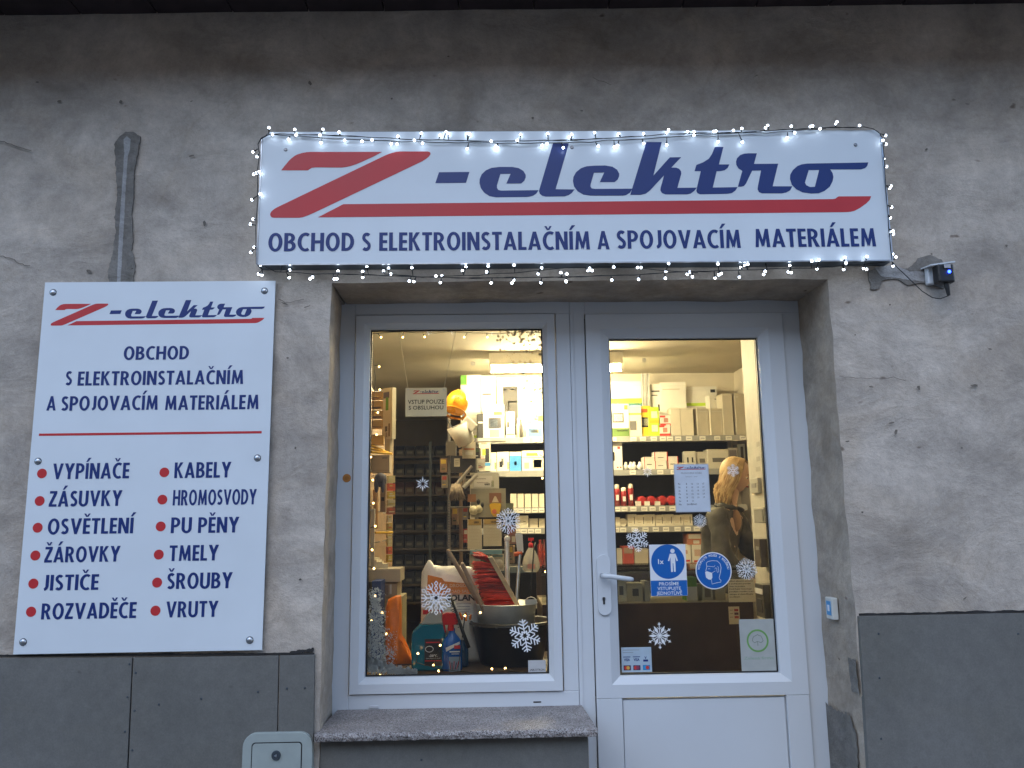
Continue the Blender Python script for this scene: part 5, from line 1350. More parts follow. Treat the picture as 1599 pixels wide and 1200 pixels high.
# --- shop counter
KY = 1.30
kx0, kx1 = xat(846, 900, KY), xat(1177, 960, KY)
kz = P(1050, 889, KY).z
ct = root('shop_counter', ((kx0+kx1)/2, KY+.3, FLOOR_Z), 'brown shop counter with a lit glass display shelf under its top', 'counter')
kb = P(1050, 942, KY).z
mb = MB(); mb.box(kx0, kx1, KY, KY+.02, FLOOR_Z, kb, BROWN); mb.build('front_panel', ct)
mb = MB(); mb.box(kx0, kx1, KY+.02, KY+.60, kb-.02, kb-.001, mat((0.30, 0.24, 0.16), .5, name='display_shelf')); mb.build('display_shelf', ct)
mb = MB(); mb.box(kx0, kx1, KY-.005, KY+.62, kz-.012, kz, GLASS); mb.build('glass_top', ct)
mb = MB(); mb.box(kx0, kx1, KY-.008, KY+.004, kz-.026, kz-.0125, mat((0.10, 0.09, 0.08), .4, .3, name='counter_edge')); mb.box(kx0, kx1, KY+.60, KY+.62, kb, kz-.013, BROWN); mb.build('counter_edge', ct)
mb = MB(); mb.box(kx0, kx1, KY+.002, KY+.006, kb, kz-.027, GLASS); mb.build('front_pane', ct)
for x in (kx0, kx1-.02):
    mb = MB(); mb.box(x, x+.02, KY+.02, KY+.60, FLOOR_Z, kb-.021, BROWN); mb.build('side_panel', ct)
zk = kb+.001
for (a, b, top, cc, lab, dec) in (
    (962, 978, 905, (.62, .58, .46), 'white display pack', [(.3, .3, .7, .7, GR)]),
    (979, 1003, 911, (.55, .48, .34), 'brown display pack with a dark square', [(.35, .3, .75, .7, (.12, .10, .08))]),
    (1006, 1014, 908, (.50, .46, .38), 'narrow cream pack', []),
    (1071, 1088, 902, (.14, .34, .04), 'green and white pack', [(0, 0, 1, .6, (.6, .56, .48))]),
    (1096, 1112, 913, (.40, .36, .26), 'taupe pack with a brown window', [(.2, .2, .8, .75, (.16, .12, .08))]),
    (1116, 1132, 917, (.36, .30, .20), 'low tan pack', [])):
    carton(a, top, b, 936, KY+.10, .10, cc, lab+' in the lit glass display of the shop counter', dec, floor=zk)
# notice and card pinned on the counter front
o = root('house_rules_notice', (xat(1158, 940, KY-.001), KY-.001, P(1158, 940, KY).z), 'cream paper notice with dark printed lines on the counter front', 'notice')
x0, x1, z0, z1 = rectpx(1137, 904.5, 1179, 940.5, KY-.001)
mb = MB(); mb.box(x0, x1, KY-.0016, KY-.0006, z0, z1, mat((0.62, 0.56, 0.42), .7, name='cream_paper')); mb.build('paper', o)
mb = MB()
for i, t in enumerate(('Vážení zákazníci, prosíme', 'o dodržování pravidel', 'vstupu do prodejny.', 'Dodržujte rozestupy,', 'použijte roušku a po', 'vstupu si dezinfikujte', 'ruce. Děkujeme.')):
    inter(t, x0+.006, z1-.014-.0143*i, .007, KY-.0020, INK, mb, width=(x1-x0)*(.9, .8, .6, .85, .9, .88, .4)[i], bold=.02)
mb.build('lettering', o)
o = root('card_notice', (xat(1146, 975, KY-.001), KY-.001, P(1146, 975, KY).z), 'small cream card with red and brown squares on the counter front', 'notice')
x0, x1, z0, z1 = rectpx(1138, 947.5, 1155, 975, KY-.001)
mb = MB(); mb.box(x0, x1, KY-.0016, KY-.0006, z0, z1, mat((0.60, 0.50, 0.33), .7, name='tan_card')); mb.build('paper', o)
mb = MB()
for i in range(3):
    zz = z1-(z1-z0)*(.20+.20*i); mb.box(x0+(x1-x0)*.52, x0+(x1-x0)*.9, KY-.0022, KY-.0017, zz-.007, zz+.006, mat(((.35, .05, .05), (.12, .05, .06), (.40, .08, .05))[i], .6, name='mark'))
    mb.box(x0+(x1-x0)*.1, x0+(x1-x0)*.4, KY-.0022, KY-.0017, zz-.001, zz+.001, INK)
mb.build('print', o)
# --- short white partition running in from the right side of the door, with things fixed on it
AX = 1.36
ay1 = (PXp(1168, 640, AX).y+PXp(1178, 955, AX).y)/2
WCAB = mat((0.60, 0.56, 0.46), .6, name='partition_white', vary=.06)
mb = MB(); mb.box(AX, AX+.12, .47, ay1, FLOOR_Z, CEILZ-.002, WCAB); mb.build('partition_wall', kind='structure')
GRP = mat((0.34, 0.32, 0.27), .5, name='grey_plastic')
def onwall(x0, y0, x1, y1, dep, m, name, label, cat, extra=None, bevel=.003):
    p, q = PXp(x0+2, (y0+y1)/2, AX-dep), PXp(x1, (y0+y1)/2, AX-dep)
    ya, yb_ = min(p.y, q.y), max(p.y, q.y)
    z0, z1 = PXp(x1, y1, AX-dep).z, PXp(x1, y0, AX-dep).z
    o = root(name, (AX, (ya+yb_)/2, z0), label, cat)
    mb = MB(); mb.box(AX-dep, AX-.0005, ya, yb_, z0, z1, m); mb.build('casing', o, bevel=bevel)
    for (u0, v0, u1, v1, mm, nm) in (extra or []):
        mb = MB(); mb.box(AX-dep-.003, AX-dep-.0003, ya+(yb_-ya)*u0, ya+(yb_-ya)*u1, z0+(z1-z0)*v0, z0+(z1-z0)*v1, mm); mb.build(nm, o)
    return o
onwall(1170, 746, 1183, 770, .02, mat((.50, .47, .38), .5, name='pale_plastic'), 'switch_box', 'pale switch box on the white partition beside the blonde woman', 'switch', extra=[(.2, .35, .8, .65, GRP, 'rocker')])
onwall(1175, 792, 1194, 817, .05, GRP, 'paper_dispenser', 'grey box dispenser on the white partition below the switch box', 'dispenser', extra=[(.05, .86, .95, .97, WCAB, 'rim'), (.1, .1, .2, .8, mat((.2, .2, .16), .5), 'slot')])
onwall(1176, 842, 1187, 886, .05, mat((.12, .09, .06), .4, name='brown_plastic'), 'brown_holder', 'narrow brown holder on the white partition above the payment terminal', 'holder', extra=[(.1, .6, .6, .72, GRP, 'clip')])
onwall(1198, 842, 1203, 870, .02, GRP, 'door_bar', 'slim grey bar on the white partition at the right edge of the door glass', 'bar')
for k, (yy, ww) in enumerate(((694, .05), (717, .05), (733, .07))):
    c = PXp(1184, yy, AX); mb = MB(); mb.box(AX-.0015, AX-.0002, c.y-ww/2, c.y+ww/2, c.z-.012, c.z+.012, mat((.45, .42, .34), .6, name='small_label')); mb.build('wall_label', label=('top', 'middle', 'lowest')[k]+' small printed label on the white partition above the switch box', cat='label')
o = onwall(1178, 914, 1193, 966, .07, mat((.10, .085, .06), .4, name='terminal_body'), 'payment_terminal', 'dark payment terminal with a pale screen held on the white partition', 'payment terminal', extra=[(.1, .70, .9, .86, PAPER, 'screen'), (.2, .15, .8, .55, mat((.05, .045, .04), .5), 'keypad')])
onwall(1195, 941, 1207, 966, .04, mat((.10, .06, .04), .5, name='dark_brown'), 'wall_box', 'small dark brown box right of the payment terminal', 'box')

# --- display deck inside the window
DKZ = WG[2]-.012
dkx0, dkx1 = OX0-.02, SX1-.03
mb = MB(); mb.box(dkx0, dkx1, .46, 1.05, DKZ-.04, DKZ, mat((0.10, 0.07, 0.05), .5, name='dark_deck', vary=.15)); o = mb.build('display_deck', label='dark window display deck carrying the bucket, bottles and salt bag', cat='display deck')
for x in (dkx0+.03, dkx1-.03):
    mb = MB(); mb.box(x-.02, x+.02, 1.0, 1.04, FLOOR_Z, DKZ-.041, DARKST); mb.build('deck_leg', o)

def lathe_px(mb, cxpx, prof, Y, m, n=28, sy=1.0):
    """prof: [(half width px, py)] at depth Y, bottom to top"""
    c = P(cxpx, prof[0][1], Y); k = (Y-EYE.y)/FPX
    pts = [(w*k, P(cxpx, y, Y).z-c.z) for w, y in prof]
    return mb.lathe((c.x, Y, c.z), pts, m, n, 1, sy)
# black bucket with the zinc bucket standing in it
BKY = .74
bk = root('black_bucket', (xat(800, 1050, BKY), BKY, DKZ), 'large black plastic bucket with a rolled rim behind the lower right of the window pane', 'bucket')
c = P(798, 968, BKY); zr = c.z; rb = 62*(BKY+3.3)/FPX
mb = MB(); mb.lathe((c.x, BKY, DKZ+.001), [(0, 0), (rb*.74, 0), (rb*.76, .01), (rb*.95, zr-DKZ-.02), (rb*.99, zr-DKZ-.015), (rb*1.0, zr-DKZ-.004), (rb*.97, zr-DKZ), (rb*.93, zr-DKZ-.006), (rb*.74, .012), (0, .012)], BLACK, 40); mb.build('bucket_body', bk)
mb = MB(); mb.tube([(c.x+rb*1.0*math.cos(t), BKY+rb*1.0*math.sin(t), zr-.012) for t in [2*math.pi*i/36 for i in range(37)]], .0045, mat((0.05, 0.05, 0.05), .25, name='black_gloss'), 6); mb.build('rim', bk)
zb = root('zinc_bucket', (xat(792, 960, BKY), BKY, zr-.15), 'galvanised zinc bucket sitting in the top of the black bucket', 'bucket')
c2 = P(790.5, 942, BKY); rz_ = 46.5*(BKY+3.3)/FPX
mb = MB(); mb.lathe((c2.x, BKY, zr-.15), [(0, 0), (rz_*.8, 0), (rz_*.97, c2.z-zr+.145), (rz_*1.0, c2.z-zr+.150), (rz_*.96, c2.z-zr+.150), (rz_*.78, .006), (0, .006)], ZINC, 40); mb.build('bucket_body', zb)
mb = MB(); mb.tube([(c2.x+rz_*1.0*math.cos(t), BKY+rz_*1.0*math.sin(t), c2.z) for t in [2*math.pi*i/36 for i in range(37)]], .003, ZINC, 6); mb.build('rim', zb)
e = P(829, 937, BKY-.12)
mb = MB(); mb.tube([e+Vector((.022*math.cos(t), 0, .012*math.sin(t))) for t in [math.pi*i/8 for i in range(9)]], .002, ZINC, 6); mb.box(e.x-.028, e.x+.028, e.y, e.y+.003, e.z-.022, e.z+.002, ZINC); mb.build('handle_lug', zb)
# broom head with red bristles and wooden back, tilted out of the zinc bucket
bm = root('broom', (xat(780, 950, .72), .72, zr), 'red bristled broom head with a pale wooden back standing in the zinc bucket', 'broom')
BR = mat((0.65, 0.03, 0.018), .45, name='red_bristle', vary=.25, scale=30)
Yb = .70
A0, A1 = P(762, 871, Yb), P(810, 955, Yb)
B0, B1 = P(766, 870, Yb), P(816, 955, Yb)
mb = MB(); mb.add([(*A0[:2], A0.z), (B0.x+.008, B0.y, B0.z), (B1.x+.004, B1.y, B1.z), (*A1[:2], A1.z), (A0.x, Yb+.07, A0.z), (B0.x+.008, Yb+.07, B0.z), (B1.x+.004, Yb+.07, B1.z), (A1.x, Yb+.07, A1.z)], [(0, 1, 2, 3)[::-1], (4, 5, 6, 7), (0, 4, 5, 1)[::-1], (1, 5, 6, 2)[::-1], (2, 6, 7, 3)[::-1], (3, 7, 4, 0)[::-1]], WOOD); mb.build('wooden_back', bm)
rb_ = random.Random(2); mb = MB()
BR2 = mat((0.85, 0.06, 0.03), .4, name='red_bristle_bright', vary=.2, scale=30); BR3 = mat((0.30, 0.010, 0.010), .5, name='red_bristle_deep', vary=.2, scale=30)
for i in range(23):
    t = i/22; root_p = A0.lerp(A1, t)
    tipx = 735+(757-735)*t; tipy = 868+(958-868)*t
    if t < .12: tipx, tipy = 741, 865+9*t
    for j in range(5):
        yy = Yb+.004+.016*j
        dx = rb_.uniform(-4, 3) if j < 2 else rb_.uniform(-2, 6)
        tip = P(tipx+dx, tipy+rb_.uniform(-2, 4), Yb)
        mm_ = (BR, BR2, BR2, BR3)[rb_.randrange(4)]
        for q in range(5):
            a_ = Vector((root_p.x, yy, root_p.z+rb_.uniform(-.004, .004))); b_ = Vector((tip.x+rb_.uniform(-.006, .006), yy+rb_.uniform(-.016, .012), tip.z+rb_.uniform(-.006, .006)))
            m_ = a_.lerp(b_, .55)+Vector((0, rb_.uniform(-.006, .004), .004))
            mb.tube([a_, m_, b_], [.0014, .0021, .0012], mm_, 4)
o = mb.build('bristles', bm)
o['kind'] = 'stuff'
# wooden handles leaning out of the bucket
def stick(name, label, cat, p0, p1, r0, r1, m, Y0, Y1):
    a, b = P(*p0, Y0), P(*p1, Y1); mb = MB(); mb.cyl(a, b, r0, r1, m, 12); mb.ball(b, r1, r1, r1, m, 12, 6)
    return mb.build(name, label=label, cat=cat)
WD2 = mat((0.34, 0.24, 0.17), .55, name='worn_wood', vary=.15, scale=22)
stick('wooden_stick', 'longer worn wooden pole leaning left out of the zinc bucket', 'pole', (757, 957), (700, 861), .0115, .0105, WD2, .70, .66)
stick('wooden_stick', 'shorter wooden pole just right of the long one in the zinc bucket', 'pole', (758, 957), (722, 882), .0115, .0110, WD2, .66, .63)
mt_ = stick('metal_tube', 'grey metal tube with a white cap standing behind the broom', 'tube', (793, 948), (791.5, 846), .012, .012, ZINC, .80, .86)
cc = P(792, 842, .86); mb = MB(); mb.ball(cc, .016, .016, .018, WHITE, 12, 8); mb.build('cap', mt_)
tp_ = stick('telescopic_pole', 'shiny leaning metal pole with an orange collar in the zinc bucket', 'pole', (806, 948), (812, 862), .0085, .0085, STEEL, .78, .84)
a, b = P(803, 866, .835), P(815, 864, .84); mb = MB(); mb.cyl(a, b, .011, .011, mat((.75, .12, .02), .4, name='orange_collar'), 12); mb.build('collar', tp_)
q = P(811, 850, .84); mb = MB(); a, b, z0, z1 = rectpx(806, 832, 816, 863, .86); mb.prism([(a+.006, z0), (b+.004, z0), (b, z1-.01), (b-.008, z1), (a+.002, z1), (a-.004, z1-.01)], .85, .87, WHITE); mb.build('scraper_blade', tp_)
# clear sprayer bottle with red head on the counter end
SPY = 1.5
sp = root('clear_sprayer', (xat(829, 893, SPY), SPY, P(829, 893, SPY).z), 'clear pear shaped spray bottle with a red trigger near the right window edge', 'spray bottle')
mb = MB(); lathe_px(mb, 829.5, [(0, 893), (10, 893), (13, 888), (13.5, 880), (11, 870), (7, 861), (3.2, 855), (3, 852)], SPY, mat((.62, .58, .48), .2, name='clear_body', alpha=.55)); mb.build('bottle_body', sp)
mb = MB(); lathe_px(mb, 829, [(0, 856), (3.6, 856), (3.6, 849), (2, 848), (0, 847)], SPY, pal((.6, .02, .02), .3)); c = P(829, 843, SPY); mb.box(c.x-.016, c.x+.016, SPY-.01, SPY+.01, c.z-.006, c.z+.010, pal((.6, .02, .02), .3)); mb.cyl((c.x, SPY, c.z-.02), (c.x, SPY, c.z), .005, .005, pal((.6, .02, .02), .3), 8); mb.build('trigger_head', sp)
mb = MB(); c = P(829, 884, SPY); mb.box(c.x-.022, c.x+.022, SPY-.058, SPY-.056, c.z-.014, c.z+.014, pal((.55, .25, .18))); mb.build('label', sp)
mb = MB(); pts = [P(836, 848, .9), P(834, 856, .88), P(832, 880, .86), P(829.5, 910, .84), P(826, 942, .82)]; mb.tube(pts, .0035, CABLE, 6); mb.build('black_rod', label='thin black curved rod rising from the zinc bucket in front of the sprayer', cat='rod')

# road salt bag
def sack(name, outline_px, Y, dep, m, label, cat):
    pts = [XZ(a, b, Y) for a, b in outline_px]
    cx_ = sum(p[0] for p in pts)/len(pts); cz_ = sum(p[1] for p in pts)/len(pts)
    z0 = min(p[1] for p in pts); z1 = max(p[1] for p in pts); n = len(pts)
    base = root(name, (cx_, Y, z0), label, cat)
    mb = MB(); vs_ = []; rings = [(1.0, 0.0), (.94, -.30), (.80, -.62), (.55, -.88), (.25, -.98)]
    for s_, d_ in rings:
        for i, (x, z) in enumerate(pts):
            up = (z-z0)/(z1-z0); th = dep*(1-.55*max(0, up-.5)*2)
            vs_.append((cx_+(x-cx_)*s_, Y+dep*.5+d_*th*.5+.006*noise.noise(Vector((x*22, z*22, s_*3))), cz_+(z-cz_)*s_))
    for s_, d_ in rings[1:]:
        for i, (x, z) in enumerate(pts):
            vs_.append((cx_+(x-cx_)*s_, Y+dep*.5-d_*dep*.5, cz_+(z-cz_)*s_))
    fs = []
    for r in range(4):
        for i in range(n): j = (i+1) % n; fs.append((r*n+i, r*n+j, (r+1)*n+j, (r+1)*n+i))
    fs.append(tuple(4*n+i for i in range(n)))
    o5 = 5*n
    for i in range(n):
        j = (i+1) % n; fs.append((j, i, o5+i, o5+j))
    for r in range(3):
        for i in range(n): j = (i+1) % n; fs.append((o5+r*n+j, o5+r*n+i, o5+(r+1)*n+i, o5+(r+1)*n+j))
    fs.append(tuple(o5+3*n+i for i in reversed(range(n))))
    a_ = sum(pts[i][0]*pts[(i+1) % n][1]-pts[(i+1) % n][0]*pts[i][1] for i in range(n))
    if a_ < 0: fs = [f[::-1] for f in fs]
    mb.add(vs_, fs, m, True); mb.build('sack_body', base)
    return base
BGW = mat((0.78, 0.74, 0.68), .4, name='sack_white', vary=.10, scale=9, bump=.5); ORG = mat((0.72, 0.20, 0.02), .4, name='sack_orange', vary=.08)
SB = .70
sb = sack('road_salt_bag', [(654, 1040), (655, 960), (655, 920), (656, 896), (662, 884), (667, 876), (670, 876), (675, 884), (690, 886), (715, 885), (735, 887), (746, 900), (748, 940), (750, 1040)], SB, .16, BGW, 'white and orange bag of road salt standing behind the teal canister', 'bag')
fy = SB-.006
x0, x1, z0, z1 = rectpx(667, 900, 737, 924, fy)
mb = MB(); mb.prism([XZ(668, 898, fy), XZ(690, 903, fy), XZ(694, 908, fy), XZ(737, 912, fy), XZ(738, 928, fy), XZ(700, 926, fy), XZ(690, 930, fy), XZ(667, 926, fy)], fy-.003, fy, ORG); mb.build('orange_band', sb)
mb = MB(); c = XZ(718, 917, fy-.003); inter('SÓL DROGOWA', c[0]-.012, c[1], .016, fy-.0035, mat((.75, .5, .35), .5, name='pale_orange_print'), mb, width=.165, bold=.02, align='CENTER')
c = XZ(718, 924.5, fy); inter('ROAD SALT', c[0], c[1]-.004, .014, fy-.0035, mat((.75, .5, .35), .5), mb, width=.115, bold=.02, align='CENTER'); mb.build('lettering', sb)
mb = MB(); c = XZ(719, 938, fy); inter('SOLAN', c[0], c[1], .028, fy-.0035, INK, mb, width=.14, bold=.04, align='CENTER'); mb.build('brand_lettering', sb)
mb = MB()
for i, w in enumerate((.07, .06, .065, .05, .06)):
    c = XZ(724, 943+4.2*i, fy); mb.box(c[0]-w/2, c[0]+w/2, fy-.0032, fy-.002, c[1]-.002, c[1]+.001, GREYINK)
x0, x1, z0, z1 = rectpx(660, 953, 691, 960, fy-.012); mb.box(x0, x1, fy-.004, fy-.002, z0, z1, PRED); mb.build('print', sb)
# teal canister
TEAL = mat((0.004, 0.13, 0.22), .15, name='teal_liquid', vary=.05, spec=.6)
TY = .60
tc_ = root('washer_canister', (xat(668, 1050, TY), TY, DKZ), 'teal canister of screenwash with a clear neck and black label', 'canister')
x0, x1, z0, z1 = rectpx(642.5, 975, 695, 1052, TY-.05)
zt2 = P(668, 976, TY-.05).z
mb = MB()
pts = [(x0+.012, DKZ+.001), (x1-.012, DKZ+.001), (x1, DKZ+.015), (x1, zt2-.03), (x1-.01, zt2), (x0+.035, zt2), (x0, zt2-.035), (x0-.002, DKZ+.10), (x0, DKZ+.015)]
mb.prism(pts, TY-.05, TY+.05, TEAL); mb.build('canister_body', tc_, bevel=.012)
mb = MB(); zc = P(678, 956, TY-.05).z
mb.prism([(x0+.040, zt2+.001), (x1-.012, zt2+.001), (x1-.022, zc-.012), (x1-.045, zc), (x0+.085, zc), (x0+.060, zc-.02)], TY-.04, TY+.04, mat((.50, .52, .52), .15, name='clear_plastic_body', alpha=.6)); mb.build('canister_neck', tc_, bevel=.006)
a, b, z0, z1 = rectpx(663, 998, 690, 1040, TY-.051)
mb = MB(); mb.box(a, b, TY-.0515, TY-.0502, z0, z1, mat((.02, .02, .025), .35, name='black_label')); mb.build('label', tc_)
mb = MB(); mb.box(a+.006, b-.010, TY-.0525, TY-.0516, z1-.018, z1-.013, PRED); mb.box(a+.002, b-.002, TY-.0525, TY-.0516, z0+.02, z0+.024, PRED)
mb.tube([(a+.022+.018*math.cos(t), TY-.0525, z1-.045+.013*math.sin(t)) for t in [2*math.pi*i/16 for i in range(17)]], .0014, SIGNW, 4)
inter('-20°C', a+.04, z0+.040, .010, TY-.0525, SIGNW, mb, width=.04, bold=.03, align='CENTER'); inter('zimní směs do ostřikovačů', a+.04, z0+.031, .005, TY-.0525, SIGNW, mb, width=.066, align='CENTER'); mb.build('print', tc_)
# blue spray bottle
BY2 = .56
bs_ = root('blue_spray_bottle', (xat(706, 1050, BY2), BY2, DKZ), 'blue spray bottle with a red trigger head beside the teal canister', 'spray bottle')
k = (BY2+3.3)/FPX; c = P(706, 1050, BY2)
zz = lambda y: P(706, y, BY2).z-DKZ
BLU = mat((0.008, 0.10, 0.42), .25, name='bottle_blue', vary=.05)
mb = MB(); mb.lathe((c.x, BY2, DKZ+.001), [(0, 0), (14.5*k, 0), (15.5*k, .01), (15*k, zz(1010)), (13*k, zz(1000)), (7*k, zz(992)), (4.5*k, zz(988)), (4.5*k, zz(982))], BLU, 24, 1, .6); mb.build('bottle_body', bs_)
mb = MB(); REDT = mat((.55, .015, .015), .3, name='trigger_red')
cc = P(704, 975, BY2); mb.cyl((cc.x, BY2, cc.z-.028), (cc.x, BY2, cc.z), .016, .014, REDT, 14)
mb.prism([(cc.x-.034, cc.z-.002), (cc.x+.030, cc.z-.002), (cc.x+.040, cc.z+.030), (cc.x+.020, cc.z+.050), (cc.x-.02, cc.z+.052), (cc.x-.040, cc.z+.045), (cc.x-.040, cc.z+.025)], BY2-.014, BY2+.014, REDT)
mb.prism([(cc.x-.028, cc.z), (cc.x-.022, cc.z-.035), (cc.x-.030, cc.z-.038), (cc.x-.036, cc.z)], BY2-.006, BY2+.006, REDT); mb.build('trigger_head', bs_, bevel=.003)
mb = MB(); fy2 = BY2-15.5*k*.6-.0015; 
mb.prism([XZ(696, 1012, fy2), XZ(718, 1002, fy2), XZ(718, 1006, fy2), XZ(697, 1018, fy2)], fy2-.0006, fy2, SIGNW)
a, b, z0, z1 = rectpx(709, 1008, 718.5, 1013.5, fy2); mb.box(a, b, fy2-.0014, fy2-.0008, z0, z1, PRED)
a, b, z0, z1 = rectpx(702, 1017, 718, 1019, fy2); mb.box(a, b, fy2-.001, fy2, z0, z1, SIGNW); a, b, z0, z1 = rectpx(705, 1021, 717, 1022, fy2); mb.box(a, b, fy2-.001, fy2, z0, z1, SIGNW)
a, b, z0, z1 = rectpx(701, 1026, 719, 1049, fy2); mb.box(a, b, fy2-.001, fy2, z0, z1, mat((.25, .35, .45), .4, name='photo_print'))
for i in range(5): mb.tube([P(704+2.2*i, 1046, fy2-.002), P(702+3.6*i, 1033+2*(i % 2), fy2-.002)], .0018, INK if i % 2 else PRED, 4)
mb.build('label', bs_)
# second, darker bottle behind
mb = MB(); c = P(722, 1050, .66); k = (.66+3.3)/FPX; mb.lathe((c.x, .66, DKZ+.001), [(0, 0), (9*k, 0), (9.5*k, .01), (9*k, P(722, 1012, .66).z-DKZ), (4*k, P(722, 1004, .66).z-DKZ), (4*k, P(722, 1000, .66).z-DKZ), (0, P(722, 1000, .66).z-DKZ)], mat((.01, .05, .12), .3, name='navy_bottle'), 18)
mb.build('bottle', label='dark navy bottle half hidden behind the blue spray bottle', cat='bottle')
# orange tool handles beside bucket
for i, (a, b) in enumerate((((722, 968), (718, 958)), ((728, 970), (727, 958)), ((734, 968), (735, 961)))):
    stick('orange_rod', ('left', 'middle', 'right')[i]+' of three small orange rods beside the black bucket', 'rod', a, b, .006, .005, mat((.55, .15, .02), .4, name='orange_handle'), .60, .60)
mb = MB(); p0, p1 = P(732, 1012, .50), P(703, 930, .56)
mb.tube([p0, P(722, 985, .52), P(713, 958, .545), p1], [.009, .008, .006, .005], BLACK, 8)
for i in range(16):
    t = .55+.45*i/15; b_ = P(732, 1012, .50).lerp(p1, t)
    b_ = P(722-18*(i/15), 978-46*(i/15), .55)
    mb.tube([b_, b_+Vector((-.022, -.004, -.006+.004*math.sin(i*2)))], [.0022, .0014], BLACK, 4)
mb.build('snow_brush', label='black snow brush leaning between the salt bag and the spray bottle', cat='brush')

# left side of the display: cartons, orange bag, hanging goods
GL = .95
carton(574, 889, 625, 909, GL, .2, (.45, .39, .30), 'low open grey brown tray carton on the pile at the left of the window', [(.0, .88, 1, 1, (.5, .44, .34))], rot=0)
o_ = P(600, 912, GL)
carton(590, 911, 620, 932, GL+.02, .2, (.40, .32, .22), 'brown carton with a cut-out under the tray carton', [(.1, .1, .55, .85, (.22, .17, .13)), (.62, .2, .72, .9, CARDW)], rot=0)
carton(580, 908, 594, 1030, .80, .15, (.02, .05, .20), 'upright navy box behind the sprayed snow tree', [(.1, .6, .9, .8, (.10, .13, .3))], rot=0)
carton(596, 932, 628, 1052, GL+.04, .2, (.40, .36, .22), 'tall cream box pile behind the orange bag', [(.8, .0, 1, 1, (.5, .45, .22))], rot=0)
for k in range(4):
    carton(576+5*k, 872+3*k, 584+6*k, 889, GL+.05, .1, CREAM, ('first', 'second', 'third', 'fourth')[k]+' pale packet standing in the tray carton, from the left', [], rot=R(12*k-20), name='packet', cat='packet')
ob_ = sack('orange_bag', [(600, 1046), (599, 990), (600, 950), (604, 938), (615, 932), (624, 931), (625, 960), (625, 1000), (632, 1020), (642, 1040), (648, 1046)], .72, .12, mat((0.80, 0.20, 0.012), .4, name='bright_orange_bag', vary=.1, bump=.4), 'bright orange bag slumped behind the sprayed snow tree', 'bag')
# pegboard strip on the left wall with packs
PY_ = 1.15
pgx = xat(577, 750, PY_)
pg = root('side_pegboard', (pgx, 1.6, P(590, 900, PY_).z), 'brown pegboard panel with hooks along the left wall of the shop window', 'pegboard')
mb = MB(); mb.box(pgx-.03, pgx-.015, .9, 2.3, P(590, 905, PY_).z, P(590, 600, PY_).z, mat((.30, .19, .10), .6, name='pegboard_brown', vary=.15)); mb.build('panel', pg)
for z in [P(590, y, PY_).z for y in (604, 640, 690, 740, 800, 850)]:
    for yy in (1.0, 1.35, 1.8): 
        mb = MB(); mb.cyl((pgx-.015, yy, z), (pgx+.035, yy, z+.008), .0035, .003, STEEL, 6); mb.build('hook', pg)
def hang(x0, y0, x1, y1, Y, col, label, dec=(), rot=0.0, dep=.03, name='hanging_pack', cat='pack', group=None):
    return carton(x0, y0, x1, y1, Y, dep, col, label, dec, cat=cat, name=name, rot=R(rot), group=group)
hang(596, 606, 618, 686, 1.25, (.58, .54, .42), 'tall white and green blister pack hanging at the left window edge', [(.35, .56, .62, .82, (.10, .30, .03)), (.1, .8, .7, .92, (.10, .09, .12)), (.3, .15, .55, .25, GR), (.65, .05, .8, .3, (.2, .15, .1))], -38)
for k, (y0, y1) in enumerate(((612, 622), (626, 637), (641, 652), (656, 668))):
    hang(579, y0, 596, y1, 1.10, (.45, .27, .08), o4[k]+' small amber pack from the top of the stack at the left window edge', [(0, -.0, .8, .12, DK)], 10, .08)
hang(602, 668, 612, 705, 1.25, (.45, .40, .30), 'narrow beige pack below the green blister pack', [(.2, .6, .8, .8, (.3, .25, .2))], -30)
hang(579, 680, 598, 694, 1.10, (.50, .28, .04), 'amber pack above the yellow levels at the left window edge', [], 5, .08)
YL = mat((.70, .42, .02), .4, name='yellow_plastic')
for k in range(3):
    a = P(580, 696+5*k, 1.08); b = P(600+6*k, 704+2.5*k, 1.18)
    mb = MB(); mb.cyl(a, b, .007, .006, YL, 8); mb.build('yellow_rod', label=('top', 'middle', 'lowest')[k]+' yellow plastic rod poking out at the left window edge', cat='rod')
hang(579, 711, 608, 738, 1.15, (.40, .32, .22), 'beige boxed pack below the yellow rods at the left window edge', [(.6, .8, .9, .86, GR), (.0, .1, 1, .13, (.3, .22, .15))], 0, .1)
mb = MB(); c = P(594, 750, 1.10); mb.ball(c, .035, .03, .04, mat((.05, .05, .08), .6, name='dark_glove'), 12, 8); mb.ball(P(588, 757, 1.09), .014, .02, .045, mat((.05, .05, .08), .6), 8, 6); mb.ball(P(598, 757, 1.09), .012, .02, .045, mat((.05, .05, .08), .6), 8, 6); mb.build('work_glove', label='dark navy work glove hanging over a yellow handle', cat='glove')
mb = MB(); mb.cyl(P(588, 826, 1.10), P(586, 765, 1.10), .010, .014, mat((.45, .24, .08), .5, name='amber_handle', vary=.15), 10); mb.build('amber_tool', label='amber tool grip hanging below the dark glove', cat='tool')
hang(594, 742, 602, 800, 1.20, (.24, .16, .09), 'dark brown hanging pack between the glove and the bright strip', [(.2, .3, .8, .4, DK)], 0, .05)
ST = [(.62, .55, .30), (.60, .10, .04), (.60, .42, .05), (.55, .48, .30), (.35, .10, .05), (.62, .56, .40), (.50, .38, .08), (.58, .50, .30)]
